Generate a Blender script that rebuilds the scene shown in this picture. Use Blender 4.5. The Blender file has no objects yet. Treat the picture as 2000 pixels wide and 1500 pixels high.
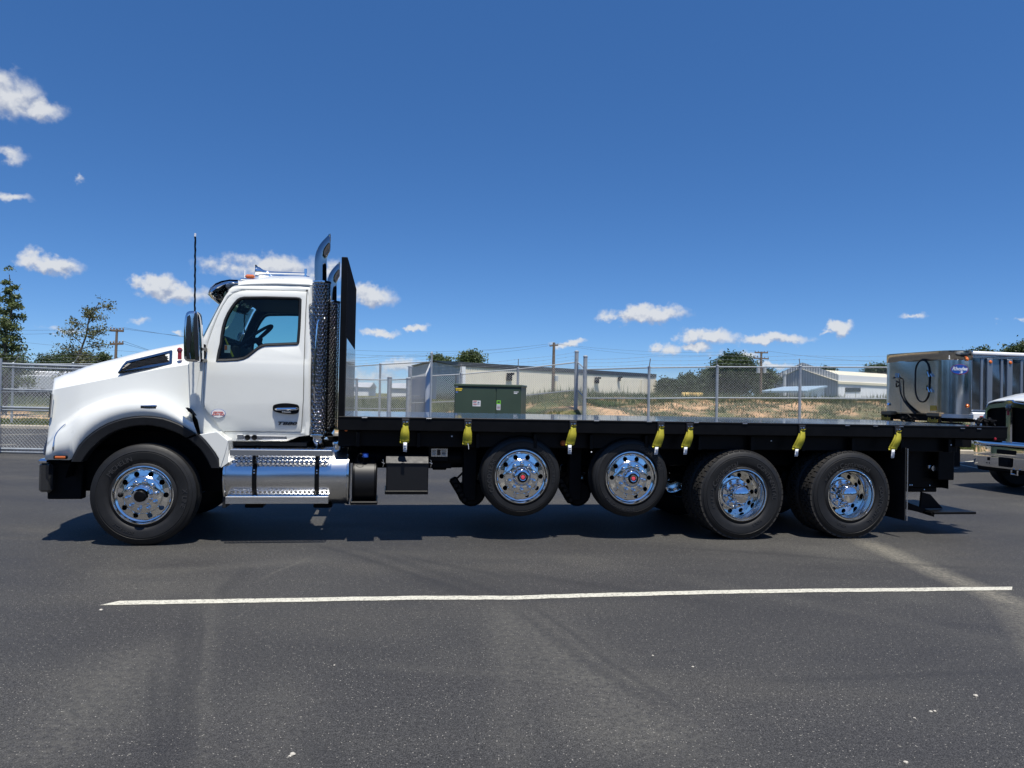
import bpy, bmesh, math, random
import numpy as np
from mathutils import Matrix, Vector
R = math.radians
PI = math.pi
random.seed(7)
rng = np.random.default_rng(7)
C = bpy.context.scene.collection
SC = bpy.context.scene
# ------------------------------------------------------------------ camera
FPX, HC = 1502.0, 1.62
PITCH, ROLL = math.atan(23 / FPX), R(1.2)
cF = Vector((0, math.cos(PITCH), math.sin(PITCH)))
_u0, _r0 = Vector((0, -math.sin(PITCH), math.cos(PITCH))), Vector((1, 0, 0))
cR = _r0 * math.cos(ROLL) + _u0 * math.sin(ROLL)
cU = _u0 * math.cos(ROLL) - _r0 * math.sin(ROLL)
CAM = Vector((0, 0, HC))
cd = bpy.data.cameras.new('camera')
cd.sensor_width = 36
cd.lens = FPX / 2000 * 36
cd.clip_start, cd.clip_end = 0.1, 3000
cam = bpy.data.objects.new('camera', cd)
C.objects.link(cam)
cam.matrix_world = Matrix(((cR.x, cU.x, -cF.x, 0), (cR.y, cU.y, -cF.y, 0), (cR.z, cU.z, -cF.z, HC), (0, 0, 0, 1)))
SC.camera = cam
SC.render.resolution_x, SC.render.resolution_y = 1024, 768
SC.view_settings.view_transform = 'Standard'
SC.view_settings.look = 'None'
SC.view_settings.exposure = 0.30
SC.view_settings.gamma = 1
SC.view_settings.use_curve_mapping = False
TH = R(9.4)          # heading of the parked truck relative to the camera
Y0 = 8.5


def ray(px, py):
    return (cF + cR * ((px - 1000) / FPX) + cU * ((750 - py) / FPX))


def G(px, py, z=0.0):
    d = ray(px, py)
    k = (z - HC) / d.z
    return CAM + d * k


def W(px, py, Y):
    d = ray(px, py)
    return CAM + d * (Y / d.y)


def P(px, py, t=0.0):
    """image point on the vertical plane t metres behind the truck's near side, in truck coordinates"""
    d = ray(px, py)
    c, s = math.cos(TH), math.sin(TH)
    k = (t + Y0 * c) / (-d.x * s + d.y * c)
    w = CAM + d * k
    return Vector((w.x * c + (w.y - Y0) * s, t, w.z))


def PT(pts, t):
    return [P(a, b, t(b) if callable(t) else t) for a, b in pts]


# ------------------------------------------------------------------ sky and sun
SUN_EL = R(70)
SUN_AZ = R(159)     # clockwise from +Y: behind the camera
sdir = Vector((math.sin(SUN_AZ) * math.cos(SUN_EL), math.cos(SUN_AZ) * math.cos(SUN_EL), math.sin(SUN_EL)))
wd = bpy.data.worlds.new('World')
SC.world = wd
wd.use_nodes = True
NT = wd.node_tree
NT.nodes.clear()


def nd(nt, typ, **kw):
    n = nt.nodes.new(typ)
    for k, v in kw.items():
        if k.startswith('i_'):
            n.inputs[k[2:].replace('_', ' ')].default_value = v
        else:
            setattr(n, k, v)
    return n


def lk(nt, a, b):
    nt.links.new(a, b)


def mth(nt, op, a, b=None, clamp=False):
    n = nt.nodes.new('ShaderNodeMath')
    n.operation = op
    n.use_clamp = clamp
    for i, v in enumerate((a, b)):
        if v is None:
            continue
        if isinstance(v, (int, float)):
            n.inputs[i].default_value = v
        else:
            lk(nt, v, n.inputs[i])
    return n.outputs[0]


def noise(nt, vec, scale, detail, rough=0.55, col=False):
    n = nd(nt, 'ShaderNodeTexNoise')
    n.inputs['Scale'].default_value = scale
    n.inputs['Detail'].default_value = detail
    n.inputs['Roughness'].default_value = rough
    if vec is not None:
        lk(nt, vec, n.inputs['Vector'])
    return n.outputs['Color' if col else 'Fac']


def vm(nt, op, a, b):
    n = nd(nt, 'ShaderNodeVectorMath', operation=op)
    for i, v in enumerate((a, b)):
        if isinstance(v, tuple):
            n.inputs[i].default_value = v
        elif v is not None:
            lk(nt, v, n.inputs[i])
    return n.outputs['Value' if op == 'LENGTH' else 'Vector']


sky = nd(NT, 'ShaderNodeTexSky', sky_type='NISHITA', sun_disc=False, sun_elevation=SUN_EL, sun_rotation=SUN_AZ)
sky.altitude = 300
sky.air_density, sky.dust_density, sky.ozone_density = 1.0, 0.2, 4.0
bg = nd(NT, 'ShaderNodeBackground', i_Strength=0.096)
hs = nd(NT, 'ShaderNodeHueSaturation', i_Saturation=1.12, i_Value=1.0, i_Hue=0.497)
lk(NT, vm(NT, 'MULTIPLY', sky.outputs[0], (.82, .915, 1.12)), hs.inputs['Color'])
lk(NT, hs.outputs[0], bg.inputs[0])
tc = nd(NT, 'ShaderNodeTexCoord')
# the band of pale air at the horizon is thin on this clear day: look the sky up a little higher
skv = vm(NT, 'NORMALIZE', vm(NT, 'ADD', vm(NT, 'MULTIPLY', tc.outputs['Generated'], (1, 1, 1.45)), (0, 0, .035)), None)
lk(NT, skv, sky.inputs[0])
sp = nd(NT, 'ShaderNodeSeparateXYZ')
lk(NT, tc.outputs['Generated'], sp.inputs[0])
az = mth(NT, 'ARCTAN2', sp.outputs[0], sp.outputs[1])
el = mth(NT, 'ARCSINE', sp.outputs[2])
cv = nd(NT, 'ShaderNodeCombineXYZ')
lk(NT, mth(NT, 'MULTIPLY', az, 57.2958), cv.inputs[0])
lk(NT, mth(NT, 'MULTIPLY', el, 57.2958), cv.inputs[1])


w1 = vm(NT, 'MULTIPLY', vm(NT, 'SUBTRACT', noise(NT, cv.outputs[0], 0.55, 4, .55, True), (.5, .5, .5)), (3.2, 1.7, 0))
w2 = vm(NT, 'MULTIPLY', vm(NT, 'SUBTRACT', noise(NT, cv.outputs[0], 2.4, 5, .5, True), (.5, .5, .5)), (.9, .6, 0))
pos = vm(NT, 'ADD', cv.outputs[0], vm(NT, 'ADD', w1, w2))
# (px, py, half width px, half height px, weight) in the photograph
CLOUDS = [(0, 185, 78, 50, 1.0), (60, 212, 58, 22, .9), (12, 300, 50, 14, .5), (10, 384, 52, 11, .62), (158, 350, 14, 11, .5),
          (104, 511, 62, 18, 1.0), (305, 555, 40, 20, 1.0), (345, 571, 70, 20, .95), (455, 520, 66, 26, .6),
          (540, 520, 100, 28, .95), (640, 530, 40, 22, .7), (725, 577, 52, 20, 1.0), (280, 627, 28, 9, .5),
          (740, 647, 40, 9, .85), (812, 640, 24, 8, .85), (1113, 670, 34, 7, .85), (1262, 616, 78, 18, 1.0),
          (1215, 620, 44, 10, .7), (1385, 655, 56, 16, 1.0), (1500, 661, 72, 13, 1.0), (1305, 679, 30, 14, .85),
          (1357, 680, 32, 10, .9), (1640, 641, 30, 15, 1.0), (1607, 650, 22, 6, .6), (1787, 617, 24, 7, .6),
          (1465, 700, 26, 8, .7), (1520, 712, 40, 8, .75), (1430, 692, 40, 9, .5), (775, 712, 60, 14, .7), (130, 645, 40, 8, .5),
          (1990, 627, 20, 5, .45), (740, 735, 80, 14, .45), (352, 652, 20, 6, .55)]
def cloud_density(pos):
  dens = None
  for (cx, cy, hw, hh, wt) in CLOUDS:
    d = ray(cx, cy).normalized()
    a0, e0 = math.degrees(math.atan2(d.x, d.y)), math.degrees(math.asin(d.z))
    dg = 57.3 / FPX * (d.y ** 1)
    q = vm(NT, 'MULTIPLY', vm(NT, 'SUBTRACT', pos, (a0, e0, 0)), (1 / (hw * dg * 1.25), 1 / (hh * dg * 1.25), 0))
    v = mth(NT, 'MULTIPLY', mth(NT, 'SUBTRACT', 1.0, vm(NT, 'LENGTH', q, None)), wt)
    dens = v if dens is None else mth(NT, 'MAXIMUM', dens, v)
  return dens


dens = cloud_density(pos)
dens_up = cloud_density(vm(NT, 'ADD', pos, (-.15, .55, 0)))
fb = noise(NT, cv.outputs[0], 1.1, 6, .52)
dn = mth(NT, 'ADD', dens, mth(NT, 'MULTIPLY', mth(NT, 'SUBTRACT', fb, .5), .75))
mr = nd(NT, 'ShaderNodeMapRange', interpolation_type='SMOOTHSTEP')
mr.inputs[1].default_value, mr.inputs[2].default_value = .04, .62
lk(NT, dn, mr.inputs[0])
cmask = mth(NT, 'MULTIPLY', mr.outputs[0], .93)
up = nd(NT, 'ShaderNodeVectorMath', operation='ADD')
up.inputs[1].default_value = (0, .35, 0)
lk(NT, cv.outputs[0], up.inputs[0])
fb2 = noise(NT, up.outputs[0], 1.1, 6, .52)
shd = mth(NT, 'ADD', mth(NT, 'ADD', mth(NT, 'MULTIPLY', mth(NT, 'SUBTRACT', fb, fb2), 2.2), mth(NT, 'MULTIPLY', mth(NT, 'SUBTRACT', dens, dens_up), .9)), .45, True)
cr = nd(NT, 'ShaderNodeValToRGB')
cr.color_ramp.elements[0].color = (.33, .38, .50, 1)
cr.color_ramp.elements[1].color = (.66, .68, .71, 1)
cr.color_ramp.elements[1].position = .75
lk(NT, shd, cr.inputs[0])
bgc = nd(NT, 'ShaderNodeBackground', i_Strength=.9)
lk(NT, cr.outputs[0], bgc.inputs[0])
mx = nd(NT, 'ShaderNodeMixShader')
lk(NT, cmask, mx.inputs[0])
lk(NT, bg.outputs[0], mx.inputs[1])
lk(NT, bgc.outputs[0], mx.inputs[2])
wo = nd(NT, 'ShaderNodeOutputWorld')
lk(NT, mx.outputs[0], wo.inputs[0])
sl = bpy.data.lights.new('sun', 'SUN')
sl.energy = 5.0
sl.angle = R(.53)
sl.color = (1, .95, .86)
so = bpy.data.objects.new('sun', sl)
C.objects.link(so)
so.rotation_euler = (-sdir).to_track_quat('-Z', 'Y').to_euler()
so.location = (0, -10, 40)

# ------------------------------------------------------------------ materials
M = {}


def mat(name, col, rough=.5, metal=0, coat=0, var=0, vscale=3, bump=0, bscale=40, spec=None, var2=None, emit=0, stretch=(1, 1, 1)):
    m = bpy.data.materials.new(name)
    m.use_nodes = True
    nt = m.node_tree
    b = nt.nodes['Principled BSDF']
    b.inputs['Base Color'].default_value = (*col, 1)
    b.inputs['Roughness'].default_value = rough
    b.inputs['Metallic'].default_value = metal
    b.inputs['Coat Weight'].default_value = coat
    b.inputs['Coat Roughness'].default_value = .04
    if spec is not None:
        b.inputs['Specular IOR Level'].default_value = spec
    t = nd(nt, 'ShaderNodeTexCoord')
    v = vm(nt, 'MULTIPLY', t.outputs['Object'], stretch)
    if var:
        f = noise(nt, v, vscale, 6, .6)
        rp = nd(nt, 'ShaderNodeValToRGB')
        rp.color_ramp.elements[0].position, rp.color_ramp.elements[1].position = .3, .7
        c2 = var2 or tuple(max(0, c * (1 + var)) for c in col)
        c1 = tuple(c * (1 - var) for c in col) if not var2 else col
        rp.color_ramp.elements[0].color = (*c1, 1)
        rp.color_ramp.elements[1].color = (*c2, 1)
        lk(nt, f, rp.inputs[0])
        lk(nt, rp.outputs[0], b.inputs['Base Color'])
        f2 = noise(nt, v, vscale * 2.3, 4)
        lk(nt, mth(nt, 'ADD', mth(nt, 'MULTIPLY', mth(nt, 'SUBTRACT', f2, .5), .25 * min(1, rough * 2)), rough, True), b.inputs['Roughness'])
    if bump:
        f = noise(nt, v, bscale, 3)
        bp = nd(nt, 'ShaderNodeBump', i_Strength=bump, i_Distance=.01)
        lk(nt, f, bp.inputs['Height'])
        lk(nt, bp.outputs[0], b.inputs['Normal'])
    if emit:
        b.inputs['Emission Color'].default_value = (*col, 1)
        b.inputs['Emission Strength'].default_value = emit
    M[name] = m
    return m


mat('white_paint', (.72, .73, .69), .3, coat=.6, var=.02, vscale=1.5)
mat('black_paint', (.0035, .0036, .0042), .38, coat=.03, var=.3, vscale=6, spec=.16)
mat('black_matte', (.003, .003, .0034), .6, var=.4, vscale=8, spec=.15)
mat('flare_plastic', (.013, .014, .016), .5, var=.2, vscale=8, bump=.1, bscale=300, spec=.35)
mat('rubber', (.010, .0101, .0105), .55, var=.3, vscale=7, bump=.08, bscale=160, spec=.4)
mat('rubber_letter', (.03, .03, .031), .55)
mat('tread_rubber', (.022, .020, .018), .8, var=.4, vscale=12, bump=.2, bscale=120)
mat('chrome', (.80, .81, .83), .05, 1)
mat('darkened_chrome', (.38, .38, .39), .06, 1)  # chrome with dark reflections put into its base colour
mat('alloy', (.88, .87, .83), .13, 1)
mat('insulator', (.12, .10, .09), .4)
mat('far_wire', (.10, .12, .15), .6)
mat('aluminium', (.72, .73, .74), .16, 1, var=.04, vscale=5)
mat('brushed', (.66, .67, .68), .24, 1, var=.06, vscale=4, stretch=(.3, 6, 6))
mat('galvanised', (.36, .39, .41), .5, .35, var=.15, vscale=9)
mat('galv_wire', (.46, .48, .49), .6, .0, spec=.2)
mat('steel_deck', (.042, .044, .045), .26, 0, coat=.8, var=.25, vscale=2, bump=.05, bscale=3)
mat('dark_mesh', (.012, .014, .02), .9, spec=.05)
mat('gloss_black', (.02, .021, .023), .14, .0, coat=.6)
mat('wavy_black', (.03, .031, .033), .16, 0, coat=.4, bump=.25, bscale=5)
mat('amber', (.75, .16, .02), .25, coat=.5)
mat('amber_dark', (.5, .12, .03), .3, coat=.5)
mat('red', (.32, .012, .025), .35, coat=.3)
mat('red_cap', (.75, .07, .10), .4)
mat('blue_cap', (.02, .07, .35), .35, coat=.3)
mat('yellow', (.38, .34, .02), .75, var=.12, vscale=20, bump=.2, bscale=200)
mat('tag_white', (.75, .77, .80), .6)
mat('tag_ink', (.10, .13, .20), .6)
mat('green_box', (.045, .070, .046), .42, var=.08, vscale=1.5)
mat('interior', (.012, .012, .013), .7)
mat('seat_grey', (.03, .03, .032), .8)
mat('tank_black', (.007, .0072, .008), .45, spec=.4)
mat('sticker', (.70, .70, .68), .5)
mat('sticker_blue', (.10, .16, .40), .5)
mat('sticker_red', (.55, .10, .08), .5)
mat('sticker_yellow', (.7, .5, .04), .5)
mat('sticker_lime', (.20, .60, .05), .5)
mat('mesh_grey', (.035, .035, .035), .4, .5)
mat('letter_dark', (.045, .045, .05), .28, .5)
mat('concrete', (.42, .37, .29), .85, var=.15, vscale=5, bump=.3, bscale=60)
mat('line_paint', (.56, .54, .45), .7, var=.1, vscale=14, bump=.3, bscale=220)
mat('wood_pole', (.16, .12, .09), .85, var=.2, vscale=6, stretch=(5, 5, .4))
mat('wire_dark', (.03, .03, .035), .5)
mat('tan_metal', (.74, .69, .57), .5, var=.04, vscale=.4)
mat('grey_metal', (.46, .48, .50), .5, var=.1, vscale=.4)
mat('dark_roof', (.06, .065, .07), .5)
mat('cream_roof', (.72, .66, .50), .5, var=.05, vscale=.3)
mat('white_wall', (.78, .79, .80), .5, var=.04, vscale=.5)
mat('blue_roof', (.30, .40, .48), .5)
mat('dark_glass', (.01, .012, .015), .1)
mat('trailer_panel', (.16, .18, .20), .12, .85, var=.35, vscale=1.2)
mat('trailer_post', (.33, .36, .39), .3, .7)
mat('polished', (.60, .59, .56), .17, 1, var=.10, vscale=2.2)
mat('tread_plate', (.6, .61, .62), .28, 1, bump=.8, bscale=60)
mat('brown_top', (.20, .15, .09), .7)
mat('gold_letter', (.55, .36, .04), .45)
mat('bark', (.10, .085, .07), .9, var=.2, vscale=12)
mat('stone', (.48, .34, .20), .9, var=.3, vscale=9)
mat('pebble', (.45, .42, .36), .9)
mat('straw', (.40, .34, .20), .9)
mat('hay', (.55, .38, .13), .9, var=.15, vscale=3, bump=.5, bscale=12)


def leafmat(name, c1, c2):
    m = bpy.data.materials.new(name)
    m.use_nodes = True
    nt = m.node_tree
    b = nt.nodes['Principled BSDF']
    b.inputs['Roughness'].default_value = .55
    g = nd(nt, 'ShaderNodeNewGeometry')
    rp = nd(nt, 'ShaderNodeValToRGB')
    rp.color_ramp.elements[0].color = (*c1, 1)
    rp.color_ramp.elements[1].color = (*c2, 1)
    lk(nt, g.outputs['Random Per Island'], rp.inputs[0])
    lk(nt, rp.outputs[0], b.inputs['Base Color'])
    tr = nd(nt, 'ShaderNodeBsdfTranslucent')
    lk(nt, rp.outputs[0], tr.inputs[0])
    ms = nd(nt, 'ShaderNodeMixShader')
    ms.inputs[0].default_value = .25
    lk(nt, b.outputs[0], ms.inputs[1])
    lk(nt, tr.outputs[0], ms.inputs[2])
    lk(nt, ms.outputs[0], nt.nodes['Material Output'].inputs[0])
    M[name] = m


leafmat('leaf_olive', (.06, .07, .022), (.16, .17, .07))
leafmat('leaf_dark', (.022, .042, .012), (.075, .11, .035))
leafmat('leaf_mid', (.05, .08, .02), (.15, .19, .065))
leafmat('grass_mix', (.06, .10, .022), (.20, .22, .07))
leafmat('weed_mix', (.045, .08, .022), (.17, .19, .08))
leafmat('dry_mix', (.17, .12, .06), (.36, .27, .14))


def glassmat(name, tint, refl=.5):
    m = bpy.data.materials.new(name)
    m.use_nodes = True
    nt = m.node_tree
    nt.nodes.remove(nt.nodes['Principled BSDF'])
    tr = nd(nt, 'ShaderNodeBsdfTransparent')
    tr.inputs[0].default_value = (*tint, 1)
    gl = nd(nt, 'ShaderNodeBsdfGlossy')
    gl.inputs['Roughness'].default_value = .02
    fr = nd(nt, 'ShaderNodeFresnel')
    fr.inputs[0].default_value = 1.45
    ms = nd(nt, 'ShaderNodeMixShader')
    lk(nt, mth(nt, 'MULTIPLY', fr.outputs[0], refl), ms.inputs[0])
    lk(nt, tr.outputs[0], ms.inputs[1])
    lk(nt, gl.outputs[0], ms.inputs[2])
    lk(nt, ms.outputs[0], nt.nodes['Material Output'].inputs[0])
    M[name] = m


glassmat('cab_glass', (.66, .86, .82), .8)
glassmat('clear_glass', (.8, .88, .9), .8)


# ------------------------------------------------------------------ mesh building
class MB:
    def __init__(s):
        s.v, s.f, s.m, s.sm = [], [], [], []

    def add(s, verts, faces, mi=0, smooth=False):
        o = len(s.v)
        s.v.extend([tuple(v) for v in verts])
        for f in faces:
            s.f.append([i + o for i in f])
            s.m.append(mi)
            s.sm.append(smooth)
        return s

    def box(s, a, b, mi=0, mt=None):
        x0, y0, z0 = a
        x1, y1, z1 = b
        v = [Vector(p) for p in ((x0, y0, z0), (x1, y0, z0), (x1, y1, z0), (x0, y1, z0), (x0, y0, z1), (x1, y0, z1), (x1, y1, z1), (x0, y1, z1))]
        if mt:
            v = [mt @ p for p in v]
        return s.add(v, [(0, 3, 2, 1), (4, 5, 6, 7), (0, 1, 5, 4), (1, 2, 6, 5), (2, 3, 7, 6), (3, 0, 4, 7)], mi)

    def bbox(s, a, b, r=.01, mi=0, mt=None):
        """box with chamfered edges"""
        x0, y0, z0 = a
        x1, y1, z1 = b
        c = [(x0 + x1) / 2, (y0 + y1) / 2, (z0 + z1) / 2]
        h = [abs(x1 - x0) / 2, abs(y1 - y0) / 2, abs(z1 - z0) / 2]
        r = min(r, min(h) * .9)
        vs, idx = [], {}
        for sx in (-1, 1):
            for sy in (-1, 1):
                for sz in (-1, 1):
                    for ax in range(3):
                        p = [0, 0, 0]
                        for k, sg in enumerate((sx, sy, sz)):
                            p[k] = c[k] + sg * (h[k] if k == ax else h[k] - r)
                        idx[(sx, sy, sz, ax)] = len(vs)
                        vs.append(Vector(p) if not mt else mt @ Vector(p))
        fs = []
        for ax in range(3):
            o = [k for k in range(3) if k != ax]
            for sg in (-1, 1):
                q = []
                for (a_, b_) in ((-1, -1), (1, -1), (1, 1), (-1, 1)):
                    k = [0, 0, 0]
                    k[ax], k[o[0]], k[o[1]] = sg, a_, b_
                    q.append(idx[(*k, ax)])
                fs.append(q)
            for a_ in (-1, 1):
                for b_ in (-1, 1):
                    k0, k1 = [0] * 3, [0] * 3
                    k0[o[0]] = k1[o[0]] = a_
                    k0[o[1]] = k1[o[1]] = b_
                    k0[ax], k1[ax] = -1, 1
                    fs.append([idx[(*k0, o[0])], idx[(*k1, o[0])], idx[(*k1, o[1])], idx[(*k0, o[1])]])
        for sx in (-1, 1):
            for sy in (-1, 1):
                for sz in (-1, 1):
                    fs.append([idx[(sx, sy, sz, 0)], idx[(sx, sy, sz, 1)], idx[(sx, sy, sz, 2)]])
        return s.add(vs, fs, mi)

    def tube(s, pts, r, n=8, mi=0, caps=True, smooth=True):
        pts = [Vector(p) for p in pts]
        k = len(pts)
        rs = r if isinstance(r, (list, tuple)) else [r] * k
        vs = []
        prev = None
        for i, p in enumerate(pts):
            d = (pts[min(i + 1, k - 1)] - pts[max(i - 1, 0)])
            if d.length < 1e-9:
                d = Vector((0, 0, 1))
            d.normalize()
            if prev is None:
                a = d.orthogonal().normalized()
            else:
                a = (prev - d * prev.dot(d))
                a = a.normalized() if a.length > 1e-6 else d.orthogonal().normalized()
            prev = a
            b = d.cross(a)
            for j in range(n):
                w = 2 * PI * j / n
                vs.append(p + (a * math.cos(w) + b * math.sin(w)) * rs[i])
        fs = [(i * n + j, i * n + (j + 1) % n, (i + 1) * n + (j + 1) % n, (i + 1) * n + j) for i in range(k - 1) for j in range(n)]
        s.add(vs, fs, mi, smooth)
        if caps:
            o = len(s.v) - len(vs)
            s.f += [[o + j for j in range(n)][::-1], [o + (k - 1) * n + j for j in range(n)]]
            s.m += [mi, mi]
            s.sm += [False, False]
        return s

    def lathe(s, prof, n=48, mi=0, smooth=True, o=(0, 0, 0), axis='y'):
        """profile [(radius, along axis)], turned about a local axis"""
        k = len(prof)
        vs = []
        for (r, a) in prof:
            for j in range(n):
                w = 2 * PI * j / n
                if axis == 'y':
                    vs.append((o[0] + r * math.cos(w), o[1] + a, o[2] + r * math.sin(w)))
                elif axis == 'x':
                    vs.append((o[0] + a, o[1] + r * math.cos(w), o[2] + r * math.sin(w)))
                else:
                    vs.append((o[0] + r * math.cos(w), o[1] + r * math.sin(w), o[2] + a))
        fs = [(i * n + j, (i + 1) * n + j, (i + 1) * n + (j + 1) % n, i * n + (j + 1) % n) for i in range(k - 1) for j in range(n)]
        return s.add(vs, fs, mi, smooth)

    def grid(s, rows, mi=0, smooth=True, flip=False):
        n = len(rows[0])
        vs = [p for r_ in rows for p in r_]
        fs = [(i * n + j, i * n + j + 1, (i + 1) * n + j + 1, (i + 1) * n + j) for i in range(len(rows) - 1) for j in range(n - 1)]
        if flip:
            fs = [f[::-1] for f in fs]
        return s.add(vs, fs, mi, smooth)

    def mesh(s, me, mt=None, mi=0, smooth=False):
        vs = [mt @ v.co if mt else v.co.copy() for v in me.vertices]
        return s.add(vs, [list(p.vertices) for p in me.polygons], mi, smooth)

    def perf(s, nu, nv, fn, hr=.33, mi=0, seg=8, stagger=True, aspect=1.0, dimple=None):
        """sheet with real round holes: nu x nv cells, fn(u, v) maps cell units to space"""
        for j in range(nv):
            for i in range(nu):
                off = .5 if (stagger and j % 2) else 0
                cu, cv_ = i + .5 + off, j + .5
                vs = []
                for k in range(seg):
                    w = 2 * PI * (k + .5) / seg
                    x, y = math.cos(w), math.sin(w)
                    m = max(abs(x), abs(y))
                    vs.append(fn(cu + x / m * .5, cv_ + y / m * .5))
                    vs.append(fn(cu + x * hr, cv_ + y * hr * aspect))
                if dimple:
                    # punched hole with a rolled lip: flat sheet, lip falling inwards
                    o_, i_ = vs[0::2], []
                    for k in range(seg):
                        w = 2 * PI * (k + .5) / seg
                        i_.append(dimple(cu + math.cos(w) * hr, cv_ + math.sin(w) * hr))
                    m_ = [fn(cu + math.cos(2 * PI * (k + .5) / seg) * hr * 1.55, cv_ + math.sin(2 * PI * (k + .5) / seg) * hr * 1.55) for k in range(seg)]
                    s.add(o_ + m_ + i_, [(a * seg + k, a * seg + (k + 1) % seg, (a + 1) * seg + (k + 1) % seg, (a + 1) * seg + k) for a in range(2) for k in range(seg)], mi, True)
                    continue
                fs = [(2 * k, 2 * ((k + 1) % seg), 2 * ((k + 1) % seg) + 1, 2 * k + 1) for k in range(seg)]
                s.add(vs, fs, mi, True)
        return s

    def xf(s, mt):
        s.v = [tuple(mt @ Vector(v)) for v in s.v]
        return s

    def build(s, name, mats, parent=None, sharp=35, recalc=False, **tags):
        me = bpy.data.meshes.new(name)
        me.from_pydata(s.v, [], s.f)
        if isinstance(mats, str):
            mats = [mats]
        for m in mats:
            me.materials.append(M[m])
        me.polygons.foreach_set('material_index', s.m)
        me.polygons.foreach_set('use_smooth', s.sm)
        if recalc:
            bm = bmesh.new()
            bm.from_mesh(me)
            bmesh.ops.remove_doubles(bm, verts=bm.verts, dist=1e-5)
            bmesh.ops.recalc_face_normals(bm, faces=bm.faces)
            bm.to_mesh(me)
            bm.free()
        me.update()
        if any(s.sm):
            me.set_sharp_from_angle(angle=R(sharp))
        o = bpy.data.objects.new(name, me)
        C.objects.link(o)
        o.parent = parent
        tag(o, **tags)
        return o


def tag(o, label=None, cat=None, group=None, kind=None):
    if label:
        o['label'] = label
    if cat:
        o['category'] = cat
    if group:
        o['group'] = group
    if kind:
        o['kind'] = kind
    return o


def empty(name, loc=(0, 0, 0), rz=0, parent=None, **tags):
    o = bpy.data.objects.new(name, None)
    o.empty_display_size = .2
    C.objects.link(o)
    o.location = loc
    o.rotation_euler = (0, 0, rz)
    o.parent = parent
    return tag(o, **tags)


def copy_tree(o, parent=None):
    c = o.copy()
    C.objects.link(c)
    c.parent = parent
    for ch in [x for x in ALLKIDS.get(o.name, [])]:
        copy_tree(ch, c)
    return c


ALLKIDS = {}


def index_kids():
    ALLKIDS.clear()
    for o in bpy.data.objects:
        if o.parent:
            ALLKIDS.setdefault(o.parent.name, []).append(o)


def plate(outer, holes=(), depth=0.0, bev=0.0):
    """filled 2D outline (x, z) with holes -> mesh in the xz plane, thickness 2*depth about y=0"""
    cu = bpy.data.curves.new('c', 'CURVE')
    cu.dimensions = '2D'
    cu.fill_mode = 'BOTH'
    cu.extrude = max(0, depth - bev)
    cu.bevel_depth = bev
    cu.bevel_resolution = 1
    cu.offset = -bev
    for poly in [outer, *holes]:
        sp_ = cu.splines.new('POLY')
        sp_.points.add(len(poly) - 1)
        for i, p in enumerate(poly):
            sp_.points[i].co = (p[0], p[1], 0, 1)
        sp_.use_cyclic_u = True
    ob = bpy.data.objects.new('c', cu)
    C.objects.link(ob)
    dg = bpy.context.evaluated_depsgraph_get()
    me = bpy.data.meshes.new_from_object(ob.evaluated_get(dg))
    bpy.data.objects.remove(ob)
    bpy.data.curves.remove(cu)
    for v in me.vertices:
        x, y, z = v.co
        v.co = (x, -z, y)
    return me


_tc = {}


def text_mesh(t, size, depth=.002, shear=0, bev=0, space=1.0):
    k = (t, size, depth, shear, bev, space)
    if k in _tc:
        return _tc[k]
    cu = bpy.data.curves.new('t', 'FONT')
    cu.body = t
    cu.size = size
    cu.extrude = depth
    cu.shear = shear
    cu.offset = bev
    cu.resolution_u = 3
    cu.space_character = space
    cu.align_x, cu.align_y = 'CENTER', 'CENTER'
    ob = bpy.data.objects.new('t', cu)
    C.objects.link(ob)
    dg = bpy.context.evaluated_depsgraph_get()
    me = bpy.data.meshes.new_from_object(ob.evaluated_get(dg))
    bpy.data.objects.remove(ob)
    bpy.data.curves.remove(cu)
    for v in me.vertices:      # stand the text up in xz, facing -y
        x, y, z = v.co
        v.co = (x, -z, y)
    _tc[k] = me
    return me


def smooth_poly(pts, it=2):
    """Chaikin corner cutting of a closed outline"""
    for _ in range(it):
        o = []
        n = len(pts)
        for i in range(n):
            a, b = Vector(pts[i]), Vector(pts[(i + 1) % n])
            o += [a * .75 + b * .25, a * .25 + b * .75]
        pts = o
    return pts


def smooth_open(pts, it=2):
    pts = [Vector(p) for p in pts]
    for _ in range(it):
        o = [pts[0]]
        for a, b in zip(pts, pts[1:]):
            o += [a * .75 + b * .25, a * .25 + b * .75]
        o.append(pts[-1])
        pts = o
    return pts


def offset_poly(pts, d):
    """move a closed 2D outline inwards (d > 0) or outwards"""
    n = len(pts)
    A = sum(pts[i][0] * pts[(i + 1) % n][1] - pts[(i + 1) % n][0] * pts[i][1] for i in range(n))
    sg = 1 if A > 0 else -1
    out = []
    for i in range(n):
        p0, p1, p2 = Vector(pts[i - 1][:2]), Vector(pts[i][:2]), Vector(pts[(i + 1) % n][:2])
        e1, e2 = (p1 - p0).normalized(), (p2 - p1).normalized()
        n1, n2 = Vector((-e1.y, e1.x)), Vector((-e2.y, e2.x))
        m = (n1 + n2)
        m = m.normalized() if m.length > 1e-6 else n1
        k = max(.4, m.dot(n1))
        out.append(p1 + m * (d * sg / k))
    return out


def lerp(a, b, t):
    return a + (b - a) * t


def interp(x, tab):
    if x <= tab[0][0]:
        return tab[0][1]
    for (a, b), (c, d) in zip(tab, tab[1:]):
        if x <= c:
            return b + (d - b) * (x - a) / (c - a)
    return tab[-1][1]


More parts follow.
